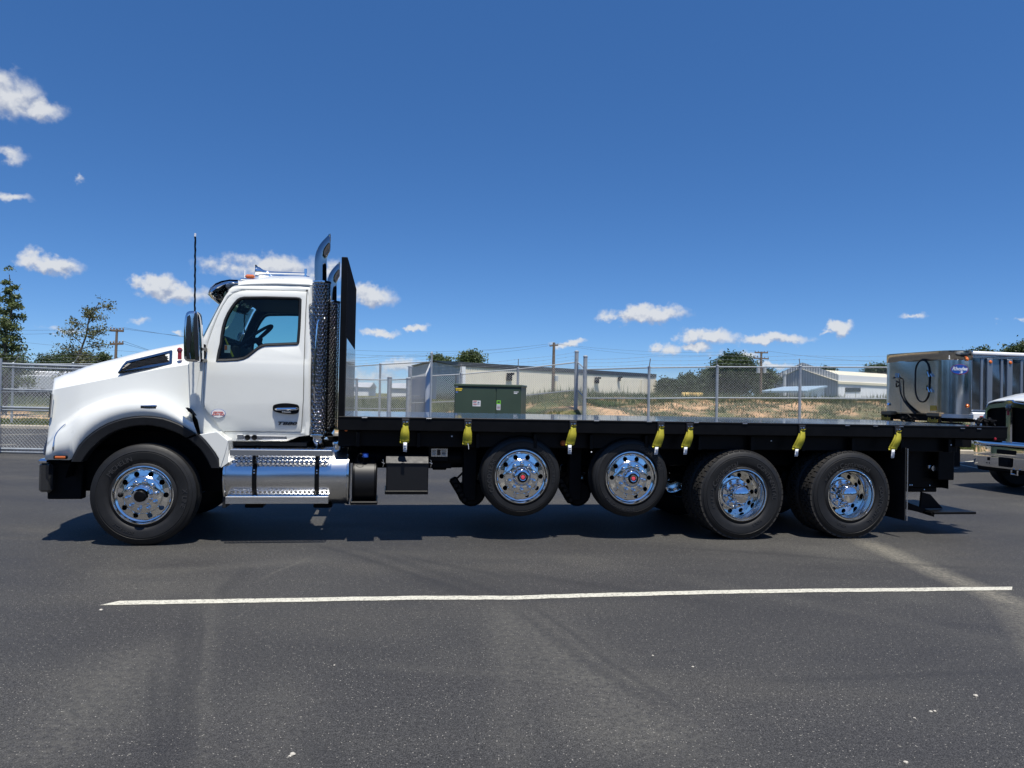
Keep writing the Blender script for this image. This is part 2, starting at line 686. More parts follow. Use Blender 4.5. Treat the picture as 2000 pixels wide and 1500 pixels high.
def skin(outer, holes, Tz, zcuts, mirror=None, thick=.0):
    """sheet in (s, z) cut at many heights and bent to t = Tz(s, z)"""
    me = plate(outer, holes)
    bm = bmesh.new()
    bm.from_mesh(me)
    bmesh.ops.remove_doubles(bm, verts=bm.verts, dist=1e-5)
    for z in zcuts:
        bmesh.ops.bisect_plane(bm, geom=bm.verts[:] + bm.edges[:] + bm.faces[:], plane_co=(0, 0, z), plane_no=(0, 0, 1))
    for v in bm.verts:
        t = Tz(v.co.x, v.co.z)
        v.co.y = t
    for f in bm.faces:
        f.normal_update()
        if f.normal.y > 0:
            f.normal_flip()
    if mirror is not None:
        for v in bm.verts:
            v.co.y = mirror - v.co.y
        for f in bm.faces:
            f.normal_flip()
    bm.to_mesh(me)
    bm.free()
    return me


def add_solid(o, th, off=-1):
    m = o.modifiers.new('solid', 'SOLIDIFY')
    m.thickness = th
    m.offset = off
    return o
# ================================================================== GROUND
def sst(a, b, x):
    t = np.clip((x - a) / (b - a), 0, 1)
    return t * t * (3 - 2 * t)


_ox = [-400, -60, -9, -3, 3, 80, 400]
_oy = [29, 29, 29, 27.6, 25.7, 25.2, 25.2]


def ycurb(x):
    return np.interp(x, _ox, _oy)


def vnoise(x, y, f, seed=0):
    x, y = np.asarray(x, float) * f + seed * 17.3, np.asarray(y, float) * f + seed * 9.1
    return (np.sin(x * 1.3 + 2.1 * np.sin(y * .9)) + np.sin(y * 1.7 + 1.6 * np.sin(x * 1.1 + 1)) + np.sin((x + y) * .8 + seed)) / 3


def hgt(x, y):
    x, y = np.asarray(x, float), np.asarray(y, float)
    d = y - ycurb(x)
    fr = sst(-7, 3, x)
    hr = np.interp(d, [0, .3, 1.9, 4.5, 9, 11, 16, 60, 200], [.12, .13, .66, 1.10, 1.58, 1.68, 1.58, 1.3, 1.3])
    hl = np.interp(d, [0, 3, 9, 25, 100, 300], [.12, .16, .28, .5, 1.0, 1.1])
    h = fr * hr + (1 - fr) * hl
    lump = sst(1, 4, d) * (.17 * vnoise(x, y, 1.1, 1) + .07 * vnoise(x, y, 2.9, 2)) * (.35 + .65 * fr) * (1 - sst(20, 60, d))
    return np.where(d < .1, -.03, h + lump)


xs = np.unique(np.concatenate([np.linspace(-900, -40, 30), np.linspace(-40, 40, 321), np.linspace(40, 900, 30)]))
ys = np.unique(np.concatenate([np.linspace(-300, 20, 24), np.linspace(20, 24.8, 6), np.linspace(24.8, 42, 116), np.linspace(42, 90, 40), np.linspace(90, 1400, 24)]))
X, Y = np.meshgrid(xs, ys)
Z = hgt(X, Y)
tm = bpy.data.meshes.new('ground')
nx, ny = len(xs), len(ys)
V = np.stack([X, Y, Z], -1).reshape(-1, 3)
ii, jj = np.meshgrid(np.arange(nx - 1), np.arange(ny - 1))
b0 = (jj * nx + ii).ravel()
tm.from_pydata(V.tolist(), [], np.stack([b0, b0 + 1, b0 + nx + 1, b0 + nx], -1).tolist())
tm.polygons.foreach_set('use_smooth', [True] * len(tm.polygons))


def terrain_mat():
    m = bpy.data.materials.new('berm_ground')
    m.use_nodes = True
    nt = m.node_tree
    b = nt.nodes['Principled BSDF']
    b.inputs['Roughness'].default_value = .95
    b.inputs['Specular IOR Level'].default_value = .1
    g = nd(nt, 'ShaderNodeNewGeometry')
    v = g.outputs['Position']
    f1 = noise(nt, vm(nt, 'MULTIPLY', v, (1, 1.1, 2)), .55, 8, .62)
    rp = nd(nt, 'ShaderNodeValToRGB')
    e = rp.color_ramp.elements
    e[0].position, e[0].color = .40, (.055, .075, .028, 1)
    e[1].position, e[1].color = .60, (.47, .30, .17, 1)
    k = e.new(.48)
    k.color = (.15, .14, .07, 1)
    k = e.new(.53)
    k.color = (.30, .21, .12, 1)
    lk(nt, f1, rp.inputs[0])
    f2 = noise(nt, v, 9, 5, .7)
    mxx = nd(nt, 'ShaderNodeMix', data_type='RGBA', blend_type='OVERLAY')
    mxx.inputs[0].default_value = .8
    lk(nt, rp.outputs[0], mxx.inputs[6])
    lk(nt, f2, mxx.inputs[7])
    # beyond the berm the land is rough pasture
    s = nd(nt, 'ShaderNodeSeparateXYZ')
    lk(nt, v, s.inputs[0])
    far = nd(nt, 'ShaderNodeMapRange')
    far.inputs[1].default_value, far.inputs[2].default_value = 36, 46
    lk(nt, s.outputs[1], far.inputs[0])
    mx2 = nd(nt, 'ShaderNodeMix', data_type='RGBA')
    lk(nt, mth(nt, 'MULTIPLY', far.outputs[0], .8), mx2.inputs[0])
    lk(nt, mxx.outputs[2], mx2.inputs[6])
    mx2.inputs[7].default_value = (.09, .11, .045, 1)
    lk(nt, mx2.outputs[2], b.inputs['Base Color'])
    bp = nd(nt, 'ShaderNodeBump', i_Strength=.9, i_Distance=.06)
    lk(nt, noise(nt, v, 6, 6, .7), bp.inputs['Height'])
    lk(nt, bp.outputs[0], b.inputs['Normal'])
    M['berm_ground'] = m


terrain_mat()
tm.materials.append(M['berm_ground'])
go = bpy.data.objects.new('ground', tm)
C.objects.link(go)
tag(go, 'grassy dirt ground rising behind the car park', kind='structure')


def asphalt_mat():
    m = bpy.data.materials.new('asphalt')
    m.use_nodes = True
    nt = m.node_tree
    b = nt.nodes['Principled BSDF']
    g = nd(nt, 'ShaderNodeNewGeometry')
    v = g.outputs['Position']

    def ramp(f, *stops):
        r = nd(nt, 'ShaderNodeValToRGB')
        e = r.color_ramp.elements
        while len(e) < len(stops):
            e.new(.5)
        for k, (p, c) in enumerate(stops):
            e[k].position = p
            e[k].color = (*((c,) * 3 if isinstance(c, (int, float)) else c), 1)
        lk(nt, f, r.inputs[0])
        return r.outputs[0]

    def mix(fac, a, c, bt='MIX'):
        n = nd(nt, 'ShaderNodeMix', data_type='RGBA', blend_type=bt)
        for i, q in ((0, fac), (6, a), (7, c)):
            if isinstance(q, tuple):
                n.inputs[i].default_value = (*q, 1)
            elif isinstance(q, (int, float)):
                n.inputs[i].default_value = q
            else:
                lk(nt, q, n.inputs[i])
        return n.outputs[2]

    broad = noise(nt, vm(nt, 'MULTIPLY', v, (.5, 1.3, 1)), .5, 5, .6)
    col = ramp(broad, (.30, (.032, .031, .0305)), (.52, (.042, .041, .0392)), (.75, (.060, .057, .051)))
    # dusty drifts
    dust = noise(nt, vm(nt, 'MULTIPLY', v, (.9, .9, 1)), .42, 4, .5)
    col = mix(mth(nt, 'MULTIPLY', ramp(dust, (.56, 0.0), (.72, 1.0)), .35), col, (.105, .10, .085))
    # aggregate grain
    grain = noise(nt, v, 150, 3, .7)
    col = mix(.9, col, ramp(grain, (.34, .10), (.5, .5), (.66, .92)), 'OVERLAY')
    mid = noise(nt, v, 34, 4, .75)
    col = mix(.6, col, ramp(mid, (.36, .25), (.64, .75)), 'OVERLAY')
    mid2 = noise(nt, v, 75, 3, .8)
    col = mix(.7, col, ramp(mid2, (.38, .22), (.62, .78)), 'OVERLAY')
    # pale stone chips
    vo = nd(nt, 'ShaderNodeTexVoronoi', feature='F1')
    vo.inputs['Scale'].default_value = 85
    lk(nt, v, vo.inputs['Vector'])
    cell = nd(nt, 'ShaderNodeSeparateXYZ')
    lk(nt, vo.outputs['Color'], cell.inputs[0])
    chip = mth(nt, 'MULTIPLY', mth(nt, 'LESS_THAN', vo.outputs['Distance'], .26), mth(nt, 'GREATER_THAN', cell.outputs[0], .90))
    col = mix(mth(nt, 'MULTIPLY', chip, .85), col, (.34, .32, .28))
    vo2 = nd(nt, 'ShaderNodeTexVoronoi', feature='F1')
    vo2.inputs['Scale'].default_value = 21
    lk(nt, v, vo2.inputs['Vector'])
    c2 = nd(nt, 'ShaderNodeSeparateXYZ')
    lk(nt, vo2.outputs['Color'], c2.inputs[0])
    chip2 = mth(nt, 'MULTIPLY', mth(nt, 'LESS_THAN', vo2.outputs['Distance'], .13), mth(nt, 'GREATER_THAN', c2.outputs[1], .95))
    col = mix(mth(nt, 'MULTIPLY', chip2, .35), col, (.42, .40, .34))
    sp_ = nd(nt, 'ShaderNodeSeparateXYZ')
    lk(nt, v, sp_.inputs[0])

    def band(p0, p1, w, soft=.5, strength=1.0, wob=.25):
        """soft strip along a line on the lot between two ground points"""
        dx, dy = p1[0] - p0[0], p1[1] - p0[1]
        L = math.hypot(dx, dy)
        dx, dy = dx / L, dy / L
        wn = noise(nt, v, .6, 3)
        ax_ = mth(nt, 'SUBTRACT', sp_.outputs[0], p0[0])
        ay_ = mth(nt, 'SUBTRACT', sp_.outputs[1], p0[1])
        along = mth(nt, 'ADD', mth(nt, 'MULTIPLY', ax_, dx), mth(nt, 'MULTIPLY', ay_, dy))
        side = mth(nt, 'ADD', mth(nt, 'MULTIPLY', ax_, -dy), mth(nt, 'MULTIPLY', ay_, dx))
        side = mth(nt, 'ADD', side, mth(nt, 'MULTIPLY', mth(nt, 'SUBTRACT', wn, .5), wob * 2))
        a = mth(nt, 'SUBTRACT', 1.0, mth(nt, 'DIVIDE', mth(nt, 'ABSOLUTE', side), w), True)
        a = mth(nt, 'POWER', a, soft)
        e1 = mth(nt, 'MULTIPLY', mth(nt, 'ADD', along, .3), 2.0, True)
        e2 = mth(nt, 'MULTIPLY', mth(nt, 'SUBTRACT', L + .3, along), 2.0, True)
        return mth(nt, 'MULTIPLY', mth(nt, 'MULTIPLY', a, mth(nt, 'MULTIPLY', e1, e2)), strength)

    brk = ramp(noise(nt, v, 22, 5, .75), (.42, 0.0), (.62, 1.0))

    def g2(px, py):
        q = G(px, py)
        return (q.x, q.y)
    sand = band(g2(1690, 1058), g2(1990, 1185), .22, .8, .8, .10)
    sand2 = band(g2(1985, 1180), g2(2130, 1330), .30, .8, .6, .10)
    col = mix(mth(nt, 'MULTIPLY', mth(nt, 'MAXIMUM', sand, sand2), mth(nt, 'ADD', mth(nt, 'MULTIPLY', brk, .75), .25)), col, (.24, .22, .17))
    # long dull dusty sweeps left by turning vehicles
    for (p0, p1, w, st) in (((1010, 1200), (1330, 1480), .5, .42), ((300, 1260), (60, 1500), .45, .40), ((560, 1330), (500, 1520), .3, .2), ((120, 1000), (700, 1010), .5, .2), ((980, 1180), (1000, 1500), .16, .2), ((420, 1150), (390, 1500), .10, .25), ((1340, 1130), (1990, 1260), .2, .18), ((700, 1300), (1250, 1330), .12, .16),
                            ((250, 1120), (620, 1095), .22, .28), ((520, 1128), (600, 1092), .035, .45), ((700, 1080), (1260, 1090), .3, .16)):
        col = mix(mth(nt, 'MULTIPLY', band(g2(*p0), g2(*p1), w, 1.0, st, .12), mth(nt, 'ADD', mth(nt, 'MULTIPLY', brk, .8), .2)), col, (.15, .143, .12))
    # faint darker tyre marks
    for (p0, p1, w) in (((640, 1070), (930, 1165), .10), ((690, 1068), (985, 1160), .08), ((780, 1085), (1000, 1130), .07), ((480, 1110), (430, 1165), .07), ((1010, 1195), (1280, 1380), .07),
                        ((1000, 1120), (1400, 1180), .12), ((1330, 1070), (1900, 1110), .10), ((368, 1200), (345, 1480), .06), ((310, 1300), (312, 1500), .05), ((395, 1200), (372, 1490), .04), ((1500, 1330), (1990, 1310), .06), ((1050, 1190), (1340, 1395), .04), ((620, 1065), (900, 1150), .04), ((600, 1440), (640, 1500), .1)):
        col = mix(band(g2(*p0), g2(*p1), w, .7, .38, .10), col, (.022, .022, .023))
    lk(nt, col, b.inputs['Base Color'])
    lk(nt, ramp(broad, (.3, .62), (.7, .8)), b.inputs['Roughness'])
    b.inputs['Specular IOR Level'].default_value = .35
    bp = nd(nt, 'ShaderNodeBump', i_Strength=.55, i_Distance=.006)
    lk(nt, mth(nt, 'ADD', grain, mth(nt, 'MULTIPLY', mid, .6)), bp.inputs['Height'])
    lk(nt, bp.outputs[0], b.inputs['Normal'])
    M['asphalt'] = m


asphalt_mat()
front = [(x, float(ycurb(x)), 0) for x in (-120, -60, -9, -3, 3, 80, 120)]
MB().add([(-120, -60, 0)] + front + [(120, -60, 0)], [list(range(len(front) + 2))[::-1]]).build('parking_lot', 'asphalt', kind='structure')
# kerb
for (a, b) in zip(front[1:-1], front[2:-1]):
    a, b = Vector(a), Vector(b)
    n = int(max(1, round((b - a).length / 3.0)))
mb = MB()
kp = [Vector((x, float(ycurb(x)), 0)) for x in (-60, -9, -3, 3, 80)]
for a, b in zip(kp, kp[1:]):
    d = (b - a).normalized()
    nn = Vector((-d.y, d.x, 0)) * .17
    up = Vector((0, 0, .13))
    ch = Vector((0, 0, .10)) + nn * .15
    vs = [a, b, b + Vector((0, 0, .10)), a + Vector((0, 0, .10)), a + up + nn * .2, b + up + nn * .2, a + up + nn, b + up + nn, a + nn - up, b + nn - up]
    mb.add(vs, [(0, 1, 2, 3), (3, 2, 5, 4), (4, 5, 7, 6), (6, 7, 9, 8)])
mb.build('kerb', 'concrete', kind='structure')


def sheet_line(pts, w, name='painted_line', z=.004, mm='line_paint', cut=0):
    mb_ = MB()
    rows = []
    for i, p in enumerate(pts):
        a = pts[max(0, i - 1)]
        b = pts[min(len(pts) - 1, i + 1)]
        d = (Vector(b) - Vector(a)).normalized()
        n_ = Vector((-d.y, d.x, 0))
        jit = random.uniform(-.006, .006)
        sh = d * (cut if i in (0, len(pts) - 1) else 0)
        rows.append([Vector(p) + n_ * (w / 2 + jit) + sh + Vector((0, 0, z)), Vector(p) - n_ * (w / 2 - jit) - sh + Vector((0, 0, z))])
    mb_.grid(rows, smooth=False)
    return mb_.build(name, mm, kind='structure')


a = [(214, 1178.5), (500, 1173.5), (800, 1168.5), (1000, 1168), (1200, 1162), (1400, 1157), (1600, 1154), (1800, 1152), (1977, 1150)]
lp = []
for (q0, q1) in zip(a, a[1:]):
    for k in range(8):
        lp.append(G(lerp(q0[0], q1[0], k / 8), lerp(q0[1], q1[1], k / 8)))
lp.append(G(*a[-1]))
sheet_line(lp, .115, cut=.05)
sheet_line([G(1830, 908), G(1910, 900)], .12)
sheet_line([G(1870, 907), G(1960, 924)], .12)
sheet_line([G(1740, 925), G(1868, 915)], .10)
sheet_line([G(-60, 851), G(190, 846)], .12)
sheet_line([G(-60, 872), G(30, 868)], .10)

lm = M['line_paint'].node_tree
g_ = nd(lm, 'ShaderNodeNewGeometry')
wr = nd(lm, 'ShaderNodeValToRGB')
wr.color_ramp.elements[0].position, wr.color_ramp.elements[1].position = .40, .50
lk(lm, noise(lm, g_.outputs['Position'], 38, 10, .82), wr.inputs[0])
wm = nd(lm, 'ShaderNodeMix', data_type='RGBA')
bs = lm.nodes['Principled BSDF']
src = bs.inputs['Base Color'].links[0].from_socket
lk(lm, wr.outputs[0], wm.inputs[0])
wm.inputs[6].default_value = (.16, .15, .13, 1)
lk(lm, src, wm.inputs[7])
lk(lm, wm.outputs[2], bs.inputs['Base Color'])

# scattered pale stones lying on the lot
PL = ['pale pebble at the bottom of the photo, larger of a touching pair', 'pale pebble at the bottom of the photo, smaller of a touching pair', 'tan pebble alone on the asphalt toward the right edge', 'pale pebble topmost of three near the lower right corner', 'pale pebble beside the topmost of three near the lower right corner', 'pale pebble lying left of a pair near the lower right corner',
      'pale pebble on the very bottom edge at the right', 'small pale pebble below the painted line right of centre', 'pale pebble just outside the left tip of the painted line', 'tiny pebble below the painted line under the tool box', 'tiny pebble below the painted line under the raised axles']
for kp_, (px, py, s_) in enumerate(((571, 1475, .012), (566, 1478, .008), (1906, 1360, .012), (1818, 1391, .009), (1826, 1390, .008), (1786, 1403, .006), (1769, 1490, .010), (1353, 1303, .008), (197, 1193, .014), (653, 1300, .006), (1275, 1281, .007))):
    q = G(px, py)
    mb = MB()
    bm = bmesh.new()
    bmesh.ops.create_icosphere(bm, subdivisions=2, radius=s_)
    for v in bm.verts:
        v.co *= 1 + random.uniform(-.2, .2)
        v.co.z *= .55
    mb.add([v.co + Vector((0, 0, s_ * .4)) for v in bm.verts], [[v.index for v in f.verts] for f in bm.faces])
    bm.free()
    o = mb.build('pebble', 'pebble', label=PL[kp_], cat='pebble', group='loose pebbles on the asphalt')
    o.location = (q.x, q.y, 0)


# ================================================================== GRASS, WEEDS, STONES
def tri_cloud(name, verts, mm, **tags):
    n = len(verts) // 3
    me = bpy.data.meshes.new(name)
    me.vertices.add(n * 3)
    me.vertices.foreach_set('co', np.asarray(verts, 'f').ravel())
    me.loops.add(n * 3)
    me.loops.foreach_set('vertex_index', np.arange(n * 3))
    me.polygons.add(n)
    me.polygons.foreach_set('loop_start', np.arange(n) * 3)
    me.update()
    me.materials.append(M[mm])
    o = bpy.data.objects.new(name, me)
    C.objects.link(o)
    return tag(o, **tags)


def blades(x, y, h, w, lean=.35):
    n = len(x)
    z = hgt(x, y)
    a = rng.uniform(0, 2 * PI, n)
    la = rng.uniform(0, 2 * PI, n)
    ll = rng.uniform(0, lean, n) * h
    p0 = np.stack([x - np.cos(a) * w, y - np.sin(a) * w, z - .02], -1)
    p1 = np.stack([x + np.cos(a) * w, y + np.sin(a) * w, z - .02], -1)
    p2 = np.stack([x + np.cos(la) * ll, y + np.sin(la) * ll, z + h], -1)
    return np.stack([p0, p1, p2], 1).reshape(-1, 3)


# tall weeds along the top of the berm
n = 26000
x = rng.uniform(-6, 34, n)
y = 36.2 + rng.normal(0, 1.6, n) + .5 * vnoise(x, x * 0, .4, 3)
clump = .55 + .45 * vnoise(x, y, 1.7, 5)
h = rng.uniform(.10, .52, n) * clump + (rng.random(n) > .985) * rng.uniform(.2, .6, n)
tri_cloud('weeds', blades(x, y, h, rng.uniform(.01, .028, n)), 'weed_mix', label='tall green weeds along the top of the berm', cat='weeds', kind='stuff')
# patchy low growth over the berm face
n = 80000
x = rng.uniform(-7, 32, n)
d = rng.uniform(1.6, 12, n)
y = ycurb(x) + d
keep = (vnoise(x, y, 1.35, 8) + .5 * vnoise(x, y, 3.1, 4)) > .0
x, y = x[keep], y[keep]
tri_cloud('low_weeds', blades(x, y, rng.uniform(.04, .16, len(x)), rng.uniform(.012, .03, len(x)), 1.2), 'weed_mix', label='patchy low green growth over the face of the berm', cat='weeds', kind='stuff')
n = 12000
x = rng.uniform(-7, 32, n)
y = ycurb(x) + rng.uniform(1.8, 12, n)
tri_cloud('dry_grass', blades(x, y, rng.uniform(.03, .12, n), rng.uniform(.012, .03, n), 1.6), 'dry_mix', label='dry straw coloured grass lying over the berm', cat='dry grass', kind='stuff')
# mown strip behind the kerb
n = 60000
x = np.concatenate([rng.uniform(10, 24, n // 2), rng.uniform(-26, -9, n // 2)])
y = ycurb(x) + .2 + np.where(x > 0, rng.uniform(0, 1.0, n), rng.uniform(0, 3.2, n))
tri_cloud('verge_grass', blades(x, y, rng.uniform(.03, .09, n), rng.uniform(.008, .02, n), .8), 'grass_mix', label='short green grass on the verge behind the kerb', cat='grass', kind='stuff')
# rough pasture in the middle distance, left
n = 22000
x = rng.uniform(-60, -2, n)
y = rng.uniform(48, 85, n)
tri_cloud('pasture_grass', blades(x, y, rng.uniform(.15, .55, n), rng.uniform(.03, .08, n), .6), 'weed_mix', label='rough green pasture growth beyond the left fence', cat='pasture', kind='stuff')


def stones(name, n, xr, yf, sr, mm, label):
    base = np.array([(1, 0, 0), (-1, 0, 0), (0, 1, 0), (0, -1, 0), (0, 0, 1), (0, 0, -1)], float)
    fc = [(0, 2, 4), (2, 1, 4), (1, 3, 4), (3, 0, 4), (2, 0, 5), (1, 2, 5), (3, 1, 5), (0, 3, 5)]
    mb_ = MB()
    for _ in range(n):
        x_ = random.uniform(*xr)
        y_ = yf(x_)
        s_ = random.uniform(*sr)
        c_ = np.array([x_, y_, float(hgt(x_, y_)) + s_ * .3])
        v_ = base * (s_ * rng.uniform(.6, 1.3, (6, 1))) * np.array([1, 1, .7])
        an = random.uniform(0, PI)
        rot = np.array([[math.cos(an), -math.sin(an), 0], [math.sin(an), math.cos(an), 0], [0, 0, 1]])
        mb_.add((v_ @ rot.T + c_).tolist(), fc)
    mb_.build(name, mm, label=label, cat='stones', kind='stuff')


stones('stones', 5200, (-4.4, -.6), lambda x_: float(ycurb(x_)) + random.uniform(.4, 4.2), (.03, .09), 'stone', 'orange tan broken stones piled beside the green electrical cabinet')
stones('stones', 2600, (12, 20), lambda x_: float(ycurb(x_)) + random.uniform(1.0, 2.1), (.03, .09), 'stone', 'tan broken stones above the verge behind the chrome bumper')
stones('stones', 2200, (-26, -12), lambda x_: float(ycurb(x_)) + random.uniform(3.4, 5.0), (.03, .09), 'stone', 'orange gravel strip beyond the grass behind the sliding gate')


# ================================================================== FENCES
def fence(name, tops, height, label, group=None, pitch=.088, wire=.0036, postr=.045, big=(), arms=(), strands=0, mids=(1.08,), ext=None, rail_r=.024, bottom=False, lowz=None, sag=0):
    """tops: world points of the top rail at each post"""
    T = [Vector(t) for t in tops]
    c0 = T[0]
    root = empty(name, (c0.x, c0.y, c0.z - height), label=label, cat='fence', group=group)
    off = Vector((c0.x, c0.y, c0.z - height))
    for i, t in enumerate(T):
        r = postr * (1.6 if i in big else 1)
        e = (ext or {}).get(i, .03)
        zb = min(t.z - height, float(hgt(t.x, t.y))) - .1
        m_ = MB().tube([Vector((t.x, t.y, zb)) - off, Vector((t.x, t.y, t.z + e)) - off], r, 10)
        m_.lathe([(r * 1.12, -.03), (r * 1.12, .01), (r * .6, .04), (0, .045)], 10, o=tuple(Vector((t.x, t.y, t.z + e)) - off), axis='z')
        m_.build('post', 'galvanised', root)
        if i in arms:
            av = arms[i]
            MB().tube([t - off, t - off + Vector(av)], .016, 5).build('barbed_wire_arm', 'galvanised', root)
    for a, b in zip(T, T[1:]):
        MB().tube([a - off, b - off], rail_r, 7).build('rail', 'galvanised', root)
        for m_ in mids:
            dz = Vector((0, 0, m_))
            MB().tube([a - off - dz, b - off - dz], rail_r, 7).build('rail', 'galvanised', root)
        for k in range(strands):
            z_ = .12 + .13 * k
            pts = [a.lerp(b, q / 12) - off + Vector((0, -.25 * (k + 1) / max(1, strands), z_ - .03 * math.sin(PI * q / 12))) for q in range(13)]
            w_ = MB().tube(pts, .004, 4)
            L = (b - a).length
            for q in range(int(L / .3)):
                c_ = a.lerp(b, (q + .5) / (L / .3)) - off + Vector((0, -.25 * (k + 1) / max(1, strands), z_ - .03 * math.sin(PI * (q + .5) / (L / .3))))
                w_.tube([c_ + Vector((-.02, 0, .022)), c_ + Vector((.02, 0, -.022))], .004, 3)
            w_.build('barbed_wire', 'galvanised', root)
    mw = MB()
    for a, b in zip(T, T[1:]):
        L = math.hypot(b.x - a.x, b.y - a.y)
        nrm = Vector((-(b.y - a.y), b.x - a.x, 0)).normalized()
        for sg in (1, -1):
            c = -height if sg > 0 else 0
            end = L if sg > 0 else L + height
            while c < end:
                if sg > 0:
                    x0, x1 = max(0, c), min(L, c + height)
                    z0, z1 = x0 - c, x1 - c
                else:
                    x0, x1 = max(0, c - height), min(L, c)
                    z0, z1 = c - x0, c - x1
                c += pitch
                if x1 - x0 < .02:
                    continue
                q = []
                for xx, zz in ((x0, z0), (x1, z1)):
                    bs = a.lerp(b, xx / L)
                    q.append(Vector((bs.x, bs.y, bs.z - height + zz)) - off + nrm * (.004 * sg + .03))
                mw.tube(q, wire, 3, caps=False, smooth=False)
    mw.build('chain_link', 'galv_wire', root, kind='stuff')
    return root


fence('chain_link_fence', [W(1143, 722, 29), W(1268, 718.3, 27), W(1401, 716.5, 26.8), W(1563, 716.8, 26.6), W(1740, 717.5, 26.5), W(1900, 719, 26.4), W(2060, 722, 26.3)],
      2.13, 'chain-link fence with barbed wire along the berm behind the flatbed', big=(0,), arms={1: (0, -.2, .32), 2: (-.08, -.2, .28), 3: (-.12, -.2, .28), 4: (-.12, -.2, .28), 5: (-.12, -.2, .28)}, strands=3, ext={0: .5}, postr=.05)
fence('chain_link_fence', [W(1126, 707.5, 30), W(1012, 721, 30.6), W(901, 731, 31), W(801, 736, 31.4)],
      2.13, 'chain-link fence running down the slope behind the green cabinet', big=(0, 3), arms={1: (0, -.2, .4), 2: (0, -.2, .4)}, strands=3, ext={0: .42, 3: .42}, postr=.05)
fence('chain_link_fence', [W(1128, 707, 30), W(1142, 720, 29)], 2.13, 'short return of chain-link fence between two tall steel posts', postr=.03)
fence('chain_link_fence', [W(798, 740.5, 30), W(761, 742, 30.3), W(697, 741, 30.6), W(600, 740, 31)], 2.1, 'low chain-link fence with thick capped post beside the headboard', big=(0, 1), ext={1: .1}, postr=.055, mids=(1.15,))
fence('chain_link_fence', [W(843, 706, 27), W(833, 729, 33), W(801, 738, 39)], 2.15, 'chain-link fence seen end on as a dense silver sheet', postr=.035, wire=.004, ext={0: .3})
fence('chain_link_fence', [W(842, 706.5, 34), W(743, 712, 35), W(690, 715.5, 35.6), W(560, 722, 37)], 2.9, 'tall far chain-link fence with barbed wire beyond the low fence', strands=3, mids=(1.5,), postr=.05, pitch=.1)
fence('chain_link_fence', [W(200, 711, 30), W(143, 711, 30), W(26, 711, 30), (W(-120, 711, 30))], 2.1, 'far chain-link fence beyond the sliding gate and grass strip', strands=3, arms={1: (.25, -.1, .3), 2: (.25, -.1, .3)}, postr=.045)

# sliding gate at the left
gz = 18.3
gp = lambda px, py: W(px, py, gz)
gate = empty('sliding_gate', tuple(gp(60, 885)), label='silver chain-link sliding gate with double rails at the left behind the bonnet', cat='gate')
go_ = gp(60, 885)
for (ya, yb, r, nm) in ((709, 718, .030, 'rail'), (715, 724, .022, 'rail'), (760, 766, .022, 'rail'), (796, 800, .028, 'rail'), (801, 805, .022, 'rail'), (878, 880, .028, 'rail'), (884, 886, .022, 'rail')):
    MB().tube([gp(-160, ya - 4) - go_, gp(230, yb) - go_], r, 8).build(nm, 'galvanised', gate)
for px in (-155, 228):
    MB().tube([gp(px, 712) - go_, gp(px, 885) - go_], .03, 8).build('upright', 'galvanised', gate)
q0, q1 = gp(-160, 712), gp(230, 720)
mw = MB()
H_ = q0.z - .05
L = q1.x - q0.x
for sg in (1, -1):
    c = -H_ if sg > 0 else 0
    while c < (L if sg > 0 else L + H_):
        if sg > 0:
            x0, x1 = max(0, c), min(L, c + H_)
            z0, z1 = x0 - c, x1 - c
        else:
            x0, x1 = max(0, c - H_), min(L, c)
            z0, z1 = c - x0, c - x1
        c += .085
        if x1 - x0 < .02:
            continue
        mw.tube([Vector((q0.x + x0, gz, .05 + z0)) - go_, Vector((q0.x + x1, gz, .05 + z1)) - go_], .0055 if sg > 0 else .0030, 3, caps=False, smooth=False)
mw.build('chain_link', 'galv_wire', gate, kind='stuff')
gpp = gp(2, 885)
pp = empty('gate_post', (gpp.x, gz - .15, 0), label='round galvanised gate post with a black rubber roller at the far left', cat='post')
MB().tube([(0, 0, -.1), (0, 0, 2.25)], .055, 14).build('pole', 'galvanised', pp)
MB().lathe([(.0, -.03), (.085, -.03), (.095, 0), (.085, .03), (0, .03)], 18, o=(.0, -.1, .12), axis='y').build('roller', 'rubber', pp)

# ================================================================== GREEN CABINET
c0 = W(887, 806, 22.6)
c1 = W(1017, 806, 22.3)
cw = (c1 - c0).length
ang = math.atan2(c1.y - c0.y, c1.x - c0.x)
ztop = W(950, 750.5, 22.5).z
zb = float(hgt(c0.x, 22.5)) - .02
cab = empty('electrical_cabinet', (c0.x, c0.y, 0), ang, label='large green metal electrical cabinet standing beyond the flatbed deck', cat='electrical cabinet')
Hc = ztop
mb = MB().bbox((0, 0.0, 0), (cw, 1.1, Hc - .05), .01)
mb.build('housing', 'green_box', cab)
MB().bbox((-.02, -.045, Hc - .075), (cw + .02, 1.12, Hc), .015).build('lid', 'green_box', cab)
MB().bbox((.02, -.022, .1), (cw * .622, -.001, Hc - .1), .008).build('door', 'green_box', cab)
d2 = MB().bbox((cw * .634, -.022, .1), (cw - .02, -.001, Hc - .1), .008).build('door', 'green_box', cab)
MB().tube([(cw * .66, -.05, .98), (cw * .66, -.05, 1.07), (cw * .672, -.05, 1.07), (cw * .672, -.05, 1.0)], .012, 6).build('padlock', 'black_matte', d2)
MB().bbox((-.1, -.15, -.15), (cw + .1, 1.25, .08), .02).build('concrete_pad', 'concrete', cab)


